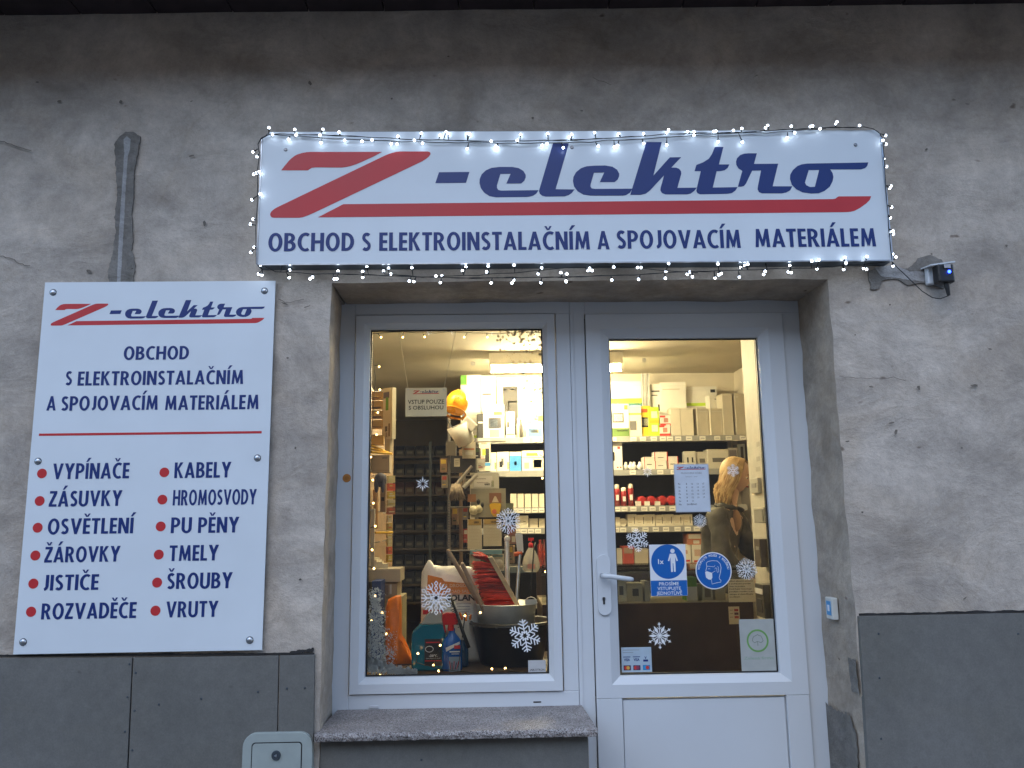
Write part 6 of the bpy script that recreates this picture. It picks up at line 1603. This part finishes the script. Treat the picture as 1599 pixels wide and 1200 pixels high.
for k in range(11):
    y = 743+12.4*k
    hang(603.5, y, 615-(.0 if k < 5 else 5), y+11, 1.30, ST[k % 8], ('first', 'second', 'third', 'fourth', 'fifth', 'sixth', 'seventh', 'eighth', 'ninth', 'tenth', 'eleventh')[k]+' small bright pack down the vertical strip left of the bins', [(.1, .3, .9, .45, ST[(k+3) % 8]), (.2, .6, .6, .8, ST[(k+5) % 8])], 25, .04)
mb = MB(); mb.box(xat(578, 860, 1.0), xat(584, 860, 1.0), 1.0, 1.03, P(580, 905, 1.0).z, P(580, 795, 1.0).z, mat((.42, .38, .32), .5, name='pale_post')); mb.build('display_post', label='pale upright post at the far left of the window display', cat='post')
mb = MB(); a = P(586, 832, 1.1); b = P(613, 832, 1.2); mb.cyl(a, b, .007, .006, YL, 8); mb.build('yellow_rod', label='single yellow rod above the tray carton', cat='rod')

# --- hanging sign, helmet, mask bucket and merchandise stand
HY = .62
hs = root('hanging_sign', (xat(665, 650, HY), HY, P(665, 651, HY).z), 'cream hanging sign reading VSTUP POUZE S OBSLUHOU on two thin cords', 'sign')
x0, x1, z0, z1 = rectpx(633, 606, 697.5, 650.5, HY)
mb = MB(); mb.box(x0, x1, HY, HY+.004, z0, z1, mat((.66, .62, .52), .5, name='cream_board')); mb.build('sign_panel', hs)
mb = MB(); logo(mb, x0+(x1-x0)*.18, x0+(x1-x0)*.82, z1-(z1-z0)*.22, z1-(z1-z0)*.07, HY-.0004); mb.build('logo', hs)
mb = MB(); DG_ = mat((.03, .03, .035), .7, name='dark_grey_print', vary=0, spec=.1)
inter('VSTUP POUZE', (x0+x1)/2, z0+(z1-z0)*.44, (z1-z0)*.15, HY-.0005, DG_, mb, width=(x1-x0)*.88, bold=.012, align='CENTER')
inter('S OBSLUHOU', (x0+x1)/2, z0+(z1-z0)*.24, (z1-z0)*.14, HY-.0005, DG_, mb, width=(x1-x0)*.84, bold=.012, align='CENTER'); mb.build('lettering', hs)
CORD = mat((.55, .50, .42), .6, name='cord')
topz = WG[3]+.06
for (pa, pb) in (((637, 607), (622, 512)), ((693, 607), (713, 512))):
    a, b = P(*pa, HY), P(*pb, HY-.06); mb = MB(); mb.cyl(a, b, .0014, .0014, CORD, 5); mb.build('cord', hs)
    mb = MB(); mb.cyl((a.x, HY-.0005, a.z-.006), (a.x, HY-.002, a.z-.006), .004, .004, STEEL, 8); mb.build('eyelet', hs)
# merchandise stand
MY = 1.75
stx = xat(700, 760, MY)
ms = root('merchandise_stand', (xat(745, 800, MY), MY, FLOOR_Z), 'grey wire and post merchandise stand hung with packs in the middle of the window', 'stand')
GP = mat((.20, .19, .18), .5, .3, name='stand_grey')
mb = MB(); mb.box(xat(699, 800, MY), xat(703, 800, MY), MY, MY+.03, FLOOR_Z, P(700, 640, MY).z, GP); mb.build('slotted_post', ms)
mb = MB(); mb.box(xat(716, 800, MY), xat(721, 800, MY), MY+.1, MY+.13, FLOOR_Z, P(718, 700, MY).z, mat((.26, .18, .11), .6, name='wood_post')); mb.build('wooden_post', ms)
mb = MB(); mb.box(xat(741, 800, MY), xat(746, 800, MY), MY+.02, MY+.05, FLOOR_Z, P(744, 684, MY).z, GP); mb.build('slotted_post', ms)
for y in (690, 745, 792, 860, 905):
    mb = MB(); z = P(740, y, MY).z; mb.cyl((xat(700, y, MY), MY+.015, z), (xat(790, y, MY), MY+.015, z), .005, .005, GP, 8); mb.build('crossbar', ms)
for k in range(26):
    z = P(700, 775+4*k, MY).z
    if k % 1 == 0:
        mb = MB(); mb.box(xat(700.2, 800, MY), xat(701.8, 800, MY), MY-.001, MY, z-.004, z+.004, DARKST); mb.build('slot', ms)
# helmet
HM = mat((.85, .36, .012), .28, name='helmet_yellow', vary=.02)
hc = P(713, 631, 1.62); k = (1.62+3.3)/FPX
hl = root('hard_hat', (hc.x, 1.62, hc.z-.08), 'glossy yellow hard hat hanging beside the cream hanging sign', 'hard hat')
mb = MB(); n0 = 0
mb.ball((0, 0, 0), 17.5*k*1.02, 19*k, 23*k, HM, 24, 16)
for v in mb.v:
    if v.z < -.6*23*k: v.z = -.6*23*k+(v.z+.6*23*k)*.15
for a in (-.012, 0, .012):
    mb.tube([(a*1.0+0*t, -19.3*k*math.cos(t), 23.4*k*math.sin(t)) for t in [R(-20+13*i) for i in range(15)]], .0035, HM, 6)
mb.lathe((0, 0, -.62*23*k), [(17*k, 0), (20*k, -.004), (20.5*k, -.010), (17*k, -.006)], HM, 24, 1, 1.15)
mr = Matrix.Translation(hc) @ Matrix.Rotation(R(14), 4, 'Y') @ Matrix.Rotation(R(-18), 4, 'X'); mb.xform(mr); mb.build('helmet_shell', hl)
mb = MB(); pts = [P(698, 655, 1.6), P(706, 668, 1.58), P(722, 664, 1.58), P(730, 652, 1.6)]; mb.tube(pts, .004, DARKST, 6); mb.build('chin_strap', hl)
# white visor/bucket pieces
VW_ = mat((.70, .68, .60), .4, name='white_visor', vary=.08)
v1 = P(722, 678, 1.60); mb = MB(); mb.lathe((0, 0, 0), [(0, 0), (13*k, 0), (14*k, .005), (19*k, 33*k), (18*k, 33*k), (12*k, .01), (0, .01)], VW_, 20); mb.xform(Matrix.Translation(P(729, 694, 1.6)) @ Matrix.Rotation(R(-24), 4, 'Y') @ Matrix.Rotation(R(10), 4, 'X'))
mb.build('white_pail', label='white plastic pail hanging tilted under the yellow hard hat', cat='pail')
mb = MB(); mb.box(-.045, .045, -.02, .02, -.03, .03, VW_); mb.xform(Matrix.Translation(P(733, 663, 1.55)) @ Matrix.Rotation(R(42), 4, 'Y')); mb.build('white_visor', label='bright white boxy visor between the hard hat and the pail', cat='visor', bevel=.008)
hang(722, 690, 742, 716, 1.66, (.55, .50, .38), 'crumpled clear bag of white parts below the pail', [(.1, .5, .9, .6, (.5, .2, .1)), (.2, .2, .8, .4, CARDW)], 8, .04)
hang(709, 716, 718, 729, 1.60, (.66, .62, .50), 'small white price card with lines hanging on dark goods', [(.2, .3, .8, .34, GR), (.2, .5, .8, .54, GR), (.2, .7, .8, .74, GR)], 6, .004, name='price_card', cat='price card')
hang(704, 712, 742, 738, 1.68, (.05, .05, .055), 'dark hanging tool pouch behind the small white price card', [], 0, .05, name='tool_pouch', cat='pouch')
hang(696, 690, 712, 712, 1.72, (.14, .12, .09), 'dull brown pack left of the clear bag', [], 0, .05)
for k, (pa, pb, rr3, cc) in enumerate((((712, 758), (737, 728), .012, (.42, .40, .36)), ((724, 762), (745, 742), .014, (.50, .48, .42)))):
    mb = MB(); mb.cyl(P(*pa, 1.62), P(*pb, 1.62), rr3, rr3*.8, pal(cc, .35), 10); mb.build('paint_roller', label=('longer dull', 'shorter white')[k]+' paint roller sleeve slanting among the hanging goods', cat='roller')
mp = root('mop_head', (xat(708, 780, 1.60), 1.6, P(708, 782, 1.6).z), 'beige cotton brush head hanging at the left of the merchandise stand', 'brush')
mb = MB()
for i in range(60):
    t = i/59; a = P(706+12*t, 756, 1.60); b = P(700+26*t+rc.uniform(-1, 1), 780+rc.uniform(-4, 2), 1.60+rc.uniform(-.02, .02)); mb.tube([a, (a+b)/2+Vector((0, -.01, 0)), b], .003, mat((.36, .29, .21), .9, name='cotton_beige', vary=.15, scale=40), 4)
mb.build('strands', mp)['kind'] = 'stuff'
# packs on the stand
def blister(x0, y0, x1, y1, Y, col, label, dec=(), rot=0):
    o = hang(x0, y0, x1, y1, Y, col, label, dec, rot, .05); return o
blister(738, 739, 779, 763, 1.66, (.55, .53, .44), 'clear bag with a white printed label above the yellow packs', [(.05, .1, .75, .8, CARDW), (.1, .6, .5, .64, DK), (.45, .2, .65, .32, DK), (.15, .35, .6, .39, GR), (.7, .1, .8, .5, (.3, .3, .2))], 2)
mb = MB(); a, b, z0, z1 = rectpx(735, 763, 790, 808, 1.62); mb.box(a, b, 1.64, 1.642, z0, z1, mat((.30, .28, .20), .3, name='pack_back')); o = mb.build('blister_card', label='wide olive blister card holding the round ear muffs and a yellow mask', cat='pack')
mb = MB(); c = P(738+2, 797, 1.62); mb.ball(c, .030, .022, .028, pal((.62, .56, .36), .3), 14, 8); mb.build('round_shell', o)
mb = MB(); c = P(748, 795, 1.62); mb.ball(c, .024, .022, .026, pal((.62, .56, .36), .3), 14, 8); mb.build('round_shell', o)
for (x_, y_) in ((747, 784), (753, 789)):
    mb = MB(); c = P(x_, y_, 1.615); mb.ball(c, .011, .012, .017, BLACK, 10, 6); mb.build('ear_plug', o)
mb = MB(); a, b, z0, z1 = rectpx(730, 772, 743, 784, 1.62); mb.box(a, b, 1.632, 1.639, z0, z1, pal((.30, .14, .05))); mb.build('printed_corner', o)
a, b, z0, z1 = rectpx(764, 770, 783, 807, 1.62)
mb = MB(); mb.prism([(a+.01, z0+.02), (a+.025, z0), (b-.025, z0), (b-.008, z0+.02), (b, z0+.07), (b-.01, z0+.08), (a+.01, z0+.08), (a, z0+.07)], 1.612, 1.638, pal((.65, .40, .02), .35)); mb.build('yellow_mask', o, bevel=.005)
mb = MB(); mb.prism([(a, z0+.082), (b, z0+.082), (b, z1), (a, z1)], 1.630, 1.638, pal((.22, .10, .05))); mb.prism([((a+b)/2-.022, z0+.085), ((a+b)/2+.022, z0+.085), ((a+b)/2+.004, z1-.02), ((a+b)/2-.004, z1-.02)], 1.624, 1.6295, pal((.60, .50, .34))); mb.build('picture', o)
mb = MB(); c = P(772, 799, 1.61); mb.cyl((c.x, 1.611, c.z), (c.x, 1.607, c.z), .014, .014, pal((.60, .16, .06), .4), 14); mb.build('filter_disc', o)
for k, (x0_, y0_, x1_, y1_) in enumerate(((730, 811, 752, 858), (755, 811, 783, 853))):
    oo = blister(x0_, y0_, x1_, y1_, 1.60, (.52, .46, .32), ('left narrow', 'right wide')[k]+' pack of folded cream cloths hanging above the red broom', [(.05, .80, .95, 1.0, (.36, .24, .06)), (.45, .86, .8, .93, (.08, .06, .04))] + [(.1, .1+.11*q, .92, .108+.11*q, (.44, .38, .26)) for q in range(6)], (4, -3)[k])
mb = MB(); a, b, z0, z1 = rectpx(734, 859, 784, 866, 1.62); mb.box(a, b, 1.60, 1.61, z0, z1, pal((.14, .26, .28))); mb.build('header_strip', label='blue green header strip under the packs of folded cloths', cat='header strip')
blister(733, 866, 750, 884, 1.64, (.42, .38, .26), 'olive pack hanging left behind the red bristles', [], 3)
oo = blister(768, 866, 787, 892, 1.64, (.48, .43, .32), 'olive pack with a round disc hanging right behind the broom', [(.1, .85, .9, .95, (.14, .26, .28))], -3)
mb = MB(); c = P(778, 881, 1.63); mb.ball(c, .030, .012, .030, pal((.56, .50, .36), .3), 16, 8); mb.build('sanding_disc', label='pale round disc in the olive pack behind the broom', cat='disc')
blister(788, 786, 802, 800, 1.70, (.16, .17, .10), 'dark olive pack beside the grey snowflake sticker', [], 0)
blister(792, 820, 806, 850, 1.70, (.24, .12, .08), 'brown and red hanging pack behind the grey tube', [(.1, .5, .6, .8, (.35, .08, .05)), (.5, .1, .9, .4, (.5, .42, .3))], 0)

# more goods crowding the stand and the gaps of the shelves
CL = [('clear', (.50, .48, .40)), ('dark green', (.05, .08, .04)), ('grey', (.20, .19, .17)), ('white', (.62, .60, .52)), ('brown', (.24, .16, .10)), ('red', (.35, .05, .04)), ('black', (.03, .03, .035)), ('yellow', (.55, .40, .06))]
for k, (x0, y0, x1, y1, Y, ci, where) in enumerate((
    (690, 742, 701, 762, 1.74, 2, 'left of the roller sleeves'), (744, 716, 757, 734, 1.70, 0, 'left of the blue striped shelf pack'), (724, 742, 737, 757, 1.71, 3, 'behind the slanting roller sleeves'),
    (688, 716, 700, 738, 1.78, 4, 'left of the dark tool pouch'), (741, 700, 750, 716, 1.72, 6, 'right of the crumpled clear bag'), (706, 792, 716, 820, 1.80, 4, 'low between the stand posts'),
    (722, 792, 731, 812, 1.78, 2, 'left of the folded cloths'), (724, 826, 731, 848, 1.80, 5, 'beside the left pack of cloths'), (786, 806, 796, 822, 1.74, 7, 'above the grey tube cap'),
    (784, 822, 792, 840, 1.78, 6, 'right of the folded cloths'), (750, 868, 766, 886, 1.72, 1, 'under the header strip'), (796, 852, 803, 880, 1.82, 4, 'between the two metal poles'))):
    hang(x0, y0, x1, y1, Y, CL[ci][1], 'small '+CL[ci][0]+' pack hanging '+where, [(.15, .62, .85, .9, CL[(ci+3) % 8][1]), (.2, .2, .7, .28, CL[(ci+5) % 8][1]), (.2, .36, .5, .40, INK and (.05, .05, .05))], rc.uniform(-25, 25), .03)
for k, (x0, y0, x1, y1, ci, where) in enumerate(((1013, 858, 1024, 880, 2, 'right of the brown cardboard box'), (1025, 862, 1036, 880, 4, 'left of the blue one-person sign'), (1037, 855, 1050, 880, 6, 'behind the one-person sign, left part'), (1051, 860, 1061, 880, 1, 'behind the one-person sign, right part'), (1104, 856, 1116, 880, 2, 'right of the fuse boxes'), (1117, 862, 1128, 880, 4, 'behind the round mask sign'))):
    carton(x0, y0, x1, y1, SY+.04, .12, CL[ci][1], CL[ci][0]+' box on the lowest shelf '+where, [(.1, .3, .9, .5, CL[(ci+3) % 8][1])], floor=F[4])
# --- warm fairy lights inside the window
wl = root('warm_fairy_lights', (xat(712, 520, .44), .44, DKZ), 'string of warm fairy lights on dark cable round the inside of the window', 'fairy lights')
WYL = .445
topc = [(581, 521), (590, 521), (610, 519), (640, 519.5), (680, 520), (700, 519), (740, 520), (780, 521), (820, 519), (846, 520)]
leftc = [(581, 521), (583, 560), (586, 590), (583, 640), (579, 690), (577, 740), (578, 800), (576, 850), (574, 930), (572, 1000), (572, 1050)]
rightc = [(847, 520), (849, 600), (849, 680), (851, 760), (851, 830), (853, 900), (855, 960)]
botc = [(573, 1050), (620, 1045), (650, 1035), (690, 1046), (740, 1051), (790, 1048), (830, 1051)]
wc = []
for k, pth in enumerate((topc, leftc, rightc, botc)):
    pts = wob(pth, WYL, .0025, .03, 40+k); wc += pts
    mb = MB(); mb.tube(pts, .0014, CABLE, 5); mb.build('cable', wl)
WB = [(595, 527), (629, 527), (663, 526.5), (725, 527), (761, 527), (835, 526), (592, 573), (593, 609), (590, 644.5), (588, 679), (579, 714), (582, 750), (583, 786), (586, 822), (581, 859), (584, 888), (586, 931), (580, 970), (603, 990), (597, 957), (594, 1053), (626, 1043), (637, 1043), (640, 1047), (652.5, 1021), (687.5, 1008), (726, 962), (750, 957), (685, 1048), (755.5, 1052), (789, 1044), (768, 1045), (847, 747), (852, 779), (852, 893), (841, 709), (677, 1039)]
for a, b in WB:
    Y = WYL+(0.0 if b < 900 else .02)
    p = P(a, b, Y); c = min(wc, key=lambda q: (q-p).length)
    d = (p-c); d = d.normalized() if d.length > 1e-4 else Vector((0, 0, -1))
    mb = MB()
    if (p-c).length < .25: mb.cyl(c, p-d*.004, .0012, .0026, CABLE, 5)
    mb.ball(p, .0048, .0048, .0048, WARM, 8, 6); mb.build('bulb', wl)

# --- the shop assistant behind the counter
def skin_figure(name, verts, edges, radii, m, parent, sub=2):
    me = bpy.data.meshes.new(name); me.from_pydata([tuple(Vector(v)) for v in verts], edges, []); me.materials.append(m)
    o = bpy.data.objects.new(name, me); COL.objects.link(o); o.parent = parent
    md = o.modifiers.new('skin', 'SKIN'); md.use_smooth_shade = True
    for i, r in enumerate(radii):
        sv = me.skin_vertices[0].data[i]; sv.radius = (r if isinstance(r, tuple) else (r, r)); sv.use_root = (i == 0)
    ss = o.modifiers.new('sub', 'SUBSURF'); ss.levels = sub; ss.render_levels = sub
    return o
WYp = 2.15
hcn = P(1149, 743, WYp)          # head centre
person = root('person', (hcn.x-.02, WYp, FLOOR_Z), 'woman with long blonde hair in an olive jacket leaning forward behind the shop counter', 'person')
SKIN = mat((0.66, 0.42, 0.30), .5, name='skin', vary=.05); JACK = mat((0.085, 0.078, 0.062), .75, name='olive_jacket', vary=.35, scale=9, bump=.8)
HAIR = mat((0.66, 0.46, 0.22), .5, name='blonde_hair', vary=.18, scale=30); HAIR2 = mat((0.42, 0.26, 0.11), .5, name='dark_blonde_hair', vary=.15, scale=30); TOP = mat((0.40, 0.24, 0.14), .7, name='orange_top'); TROU = mat((.03, .035, .05), .8, name='dark_trousers')
hz = hcn.z-FLOOR_Z
f = Vector((.80, -.58, 0)).normalized(); sd = Vector((-f.y, f.x, 0)) # her left side
def J(fw, s_, z): return f*fw+sd*s_+Vector((0, 0, z))
H = hz
neck = J(-.03, 0, H-.17); chest = J(-.10, 0, H-.36); waist = J(-.16, 0, H-.66); pelvis = J(-.18, 0, H-.82)
vb = [pelvis, waist, chest, neck, J(.0, 0, H-.06),
      J(-.06, -.17, H-.27), J(-.02, -.23, H-.54), J(.17, -.16, H-.72), J(-.06, .17, H-.27), J(.02, .22, H-.52), J(.20, .12, H-.60),
      J(-.17, -.09, H-.90), J(-.12, -.10, .47), J(-.16, -.11, .09), J(-.05, -.12, .04), J(-.17, .09, H-.90), J(-.12, .10, .47), J(-.16, .11, .09), J(-.05, .12, .04)]
eb = [(0, 1), (1, 2), (2, 3), (3, 4), (2, 5), (5, 6), (6, 7), (2, 8), (8, 9), (9, 10), (0, 11), (11, 12), (12, 13), (13, 14), (0, 15), (15, 16), (16, 17), (17, 18)]
rb2 = [(.13, .10), (.115, .09), (.13, .095), .05, .05, .055, .045, .03, .055, .045, .03, .08, .055, .035, .03, .08, .055, .035, .03]
body = skin_figure('body', vb, eb, rb2, SKIN, person)
# head with face
def head():
    mb = MB(); n, kk = 28, 22; vs_ = []
    for i in range(kk+1):
        th = math.pi*i/kk
        for j in range(n):
            ph = 2*math.pi*j/n
            x = math.sin(th)*math.cos(ph); y = math.sin(th)*math.sin(ph); z = -math.cos(th)
            X, Yy, Z = x*.094, y*.074, z*.115
            if z < 0: X *= 1-.10*z*z; Yy *= 1-.34*z*z*1.0
            if x > 0:
                fr = max(0, x)
                X += .022*math.exp(-((y/.16)**2))*math.exp(-((z+.10)/.16)**2)*fr      # nose
                X += .010*math.exp(-((y/.12)**2))*math.exp(-((z-.06)/.2)**2)*fr
                X -= .010*math.exp(-(((abs(y)-.36)/.16)**2))*math.exp(-((z-.08)/.12)**2)*fr # eye sockets
                X += .008*math.exp(-((y/.3)**2))*math.exp(-((z+.42)/.07)**2)*fr       # lips
                X += .010*math.exp(-((y/.3)**2))*math.exp(-((z+.74)/.16)**2)          # chin
                X += .004*math.exp(-((y/.6)**2))*math.exp(-((z-.28)/.12)**2)*fr       # brow
            vs_.append(Vector((X, Yy, Z)))
    fs = [(i*n+j, i*n+(j+1) % n, (i+1)*n+(j+1) % n, (i+1)*n+j) for i in range(kk) for j in range(n)]
    mb.add(vs_, fs, SKIN, True)
    mb.ball((.0, .074, -.005), .016, .008, .028, SKIN, 10, 8); mb.ball((.0, -.074, -.005), .016, .008, .028, SKIN, 10, 8)
    return mb
HR = Matrix.Translation(hcn) @ Matrix.Rotation(math.atan2(f.y, f.x)+R(8), 4, 'Z') @ Matrix.Rotation(R(20), 4, 'Y')
mb = head(); mb.xform(HR); hd = mb.build('head', person)
mb = MB()
for s_ in (-1, 1):
    mb.ball((.078, s_*.030, .008), .009, .013, .006, mat((.7, .68, .62), .3, name='eye_white'), 10, 6); mb.ball((.0855, s_*.030, .007), .003, .0055, .0055, mat((.06, .04, .03), .3, name='iris'), 8, 6)
    mb.tube([(.086, s_*.016, .028), (.088, s_*.030, .032), (.080, s_*.045, .029)], .0025, mat((.16, .09, .04), .7, name='eyebrow'), 5)
mb.xform(HR); mb.build('eye', hd)
mb = MB(); mb.tube([(.088, -.020, -.050), (.098, -.008, -.047), (.099, .0, -.049), (.098, .008, -.047), (.088, .020, -.050)], [.002, .005, .005, .005, .002], mat((.42, .08, .06), .4, name='lips'), 6); mb.xform(HR); mb.build('mouth', hd)
# hair: cap and long locks
mb = MB()
for (side) in (-1, 1):
    for i in range(64):
        t = i/63; ang = R(58+120*t)*side
        top = Vector((.02-.02*t, side*.006, .122))
        e1 = Vector((.078*math.cos(ang)*1.05, .082*math.sin(ang)*1.05, .062)); 
        fr = max(0, math.cos(ang))
        e2 = Vector((.088*math.cos(ang)-.02*fr, .095*math.sin(ang), -.03)); L_ = .19+.035*math.sin(i*1.7)+.03*math.sin(i*.9)
        e3 = Vector((.080*math.cos(ang)+.012*fr-.02, .092*math.sin(ang)+side*.008, -.03-L_*.55)); e4 = Vector((.060*math.cos(ang)+.01, .085*math.sin(ang), -.03-L_))
        wv = .009*math.sin(i*2.3)+.005*math.sin(i*.7)
        mb.tube([top, top.lerp(e1, .55)+Vector((0, side*.012, .022)), e1, e2+Vector((wv, 0, 0)), e3+Vector((-wv, 0, 0)), e4+Vector((wv*2, 0, 0))], [.006, .0085, .0085, .0075, .006, .0015], HAIR if i % 3 else HAIR2, 6)
mb.ball((-.026, 0, .026), .092, .084, .100, HAIR, 20, 14)
HR2 = HR
mb.xform(HR2)
for v in mb.v:
    d = hcn.z-v.z
    if d > .05: v.z -= 0; v.x += .0
mb.build('hair', person)
# jacket over the torso and arms, collar
vj = [J(-.18, 0, H-.86), waist+Vector((0, 0, .02)), chest, J(-.07, 0, H-.24), J(-.06, -.17, H-.27), J(-.02, -.235, H-.54), J(.13, -.175, H-.69), J(-.06, .17, H-.27), J(.02, .225, H-.52), J(.16, .14, H-.59)]
oj = skin_figure('jacket', vj, [(0, 1), (1, 2), (2, 3), (2, 4), (4, 5), (5, 6), (2, 7), (7, 8), (8, 9)], [(.155, .125), (.14, .115), (.155, .12), (.085, .07), .075, .062, .05, .075, .062, .05], JACK, person)
tx = bpy.data.textures.new('jacket_folds', 'CLOUDS'); tx.noise_scale = .07; tx.noise_depth = 2
dm = oj.modifiers.new('folds', 'DISPLACE'); dm.texture = tx; dm.strength = .05; dm.mid_level = .5; dm.texture_coords = 'LOCAL'
mb = MB(); cpts = [J(-.03+.085*math.cos(t), .105*math.sin(t), H-.215+.018*math.cos(t+2.6)) + Vector(person['_org']) for t in [R(40+280*i/14) for i in range(15)]]
mb.tube(cpts, [.010]+[.018+.005*math.sin(i*2.1) for i in range(13)]+[.010], JACK, 8); mb.build('collar', person)
mb = MB(); o_ = Vector(person['_org']); mb.ball(J(-.01, 0, H-.30)+o_, .05, .05, .08, TOP, 14, 8); mb.build('orange_top', person)
vt = [J(-.18, 0, H-.84), J(-.17, -.09, H-.90), J(-.12, -.10, .47), J(-.16, -.11, .10), J(-.17, .09, H-.90), J(-.12, .10, .47), J(-.16, .11, .10)]
skin_figure('trousers', vt, [(0, 1), (1, 2), (2, 3), (0, 4), (4, 5), (5, 6)], [(.14, .11), .098, .07, .055, .098, .07, .055], TROU, person)
for s_, w_, h0 in ((-1, J(.17, -.16, H-.72), 0), (1, J(.20, .12, H-.60), 0)):
    w_ = w_+o_
    hv = [w_, w_+f*.05+Vector((0, 0, -.012))]
    mb = MB(); mb.ball(w_+f*.045, .045, .040, .016, SKIN, 10, 6)
    for q in range(4):
        b_ = w_+f*.075+sd*(.024-.016*q); Lf = (.055, .068, .072, .060)[q]
        mb.tube([b_, b_+f*Lf*.5+Vector((0, 0, -.004)), b_+f*Lf*.85+Vector((0, 0, -.022)), b_+f*Lf+Vector((0, 0, -.034))], [.009, .008, .0075, .006], SKIN, 7)
    b_ = w_+f*.02-sd*(.034*s_); mb.tube([b_, b_+f*.03-sd*.018*s_, b_+f*.055-sd*.020*s_+Vector((0, 0, -.012))], [.011, .0095, .007], SKIN, 7)
    mb.build('hand', person)
mb = MB()
for s_ in (-1, 1):
    p = J(-.11, s_*.115, .035)+o_; mb.ball(p, .10, .055, .045, BLACK, 12, 8)
mb.build('shoe', person)

# clean up helper properties
for o in list(bpy.data.objects):
    if '_org' in o: del o['_org']
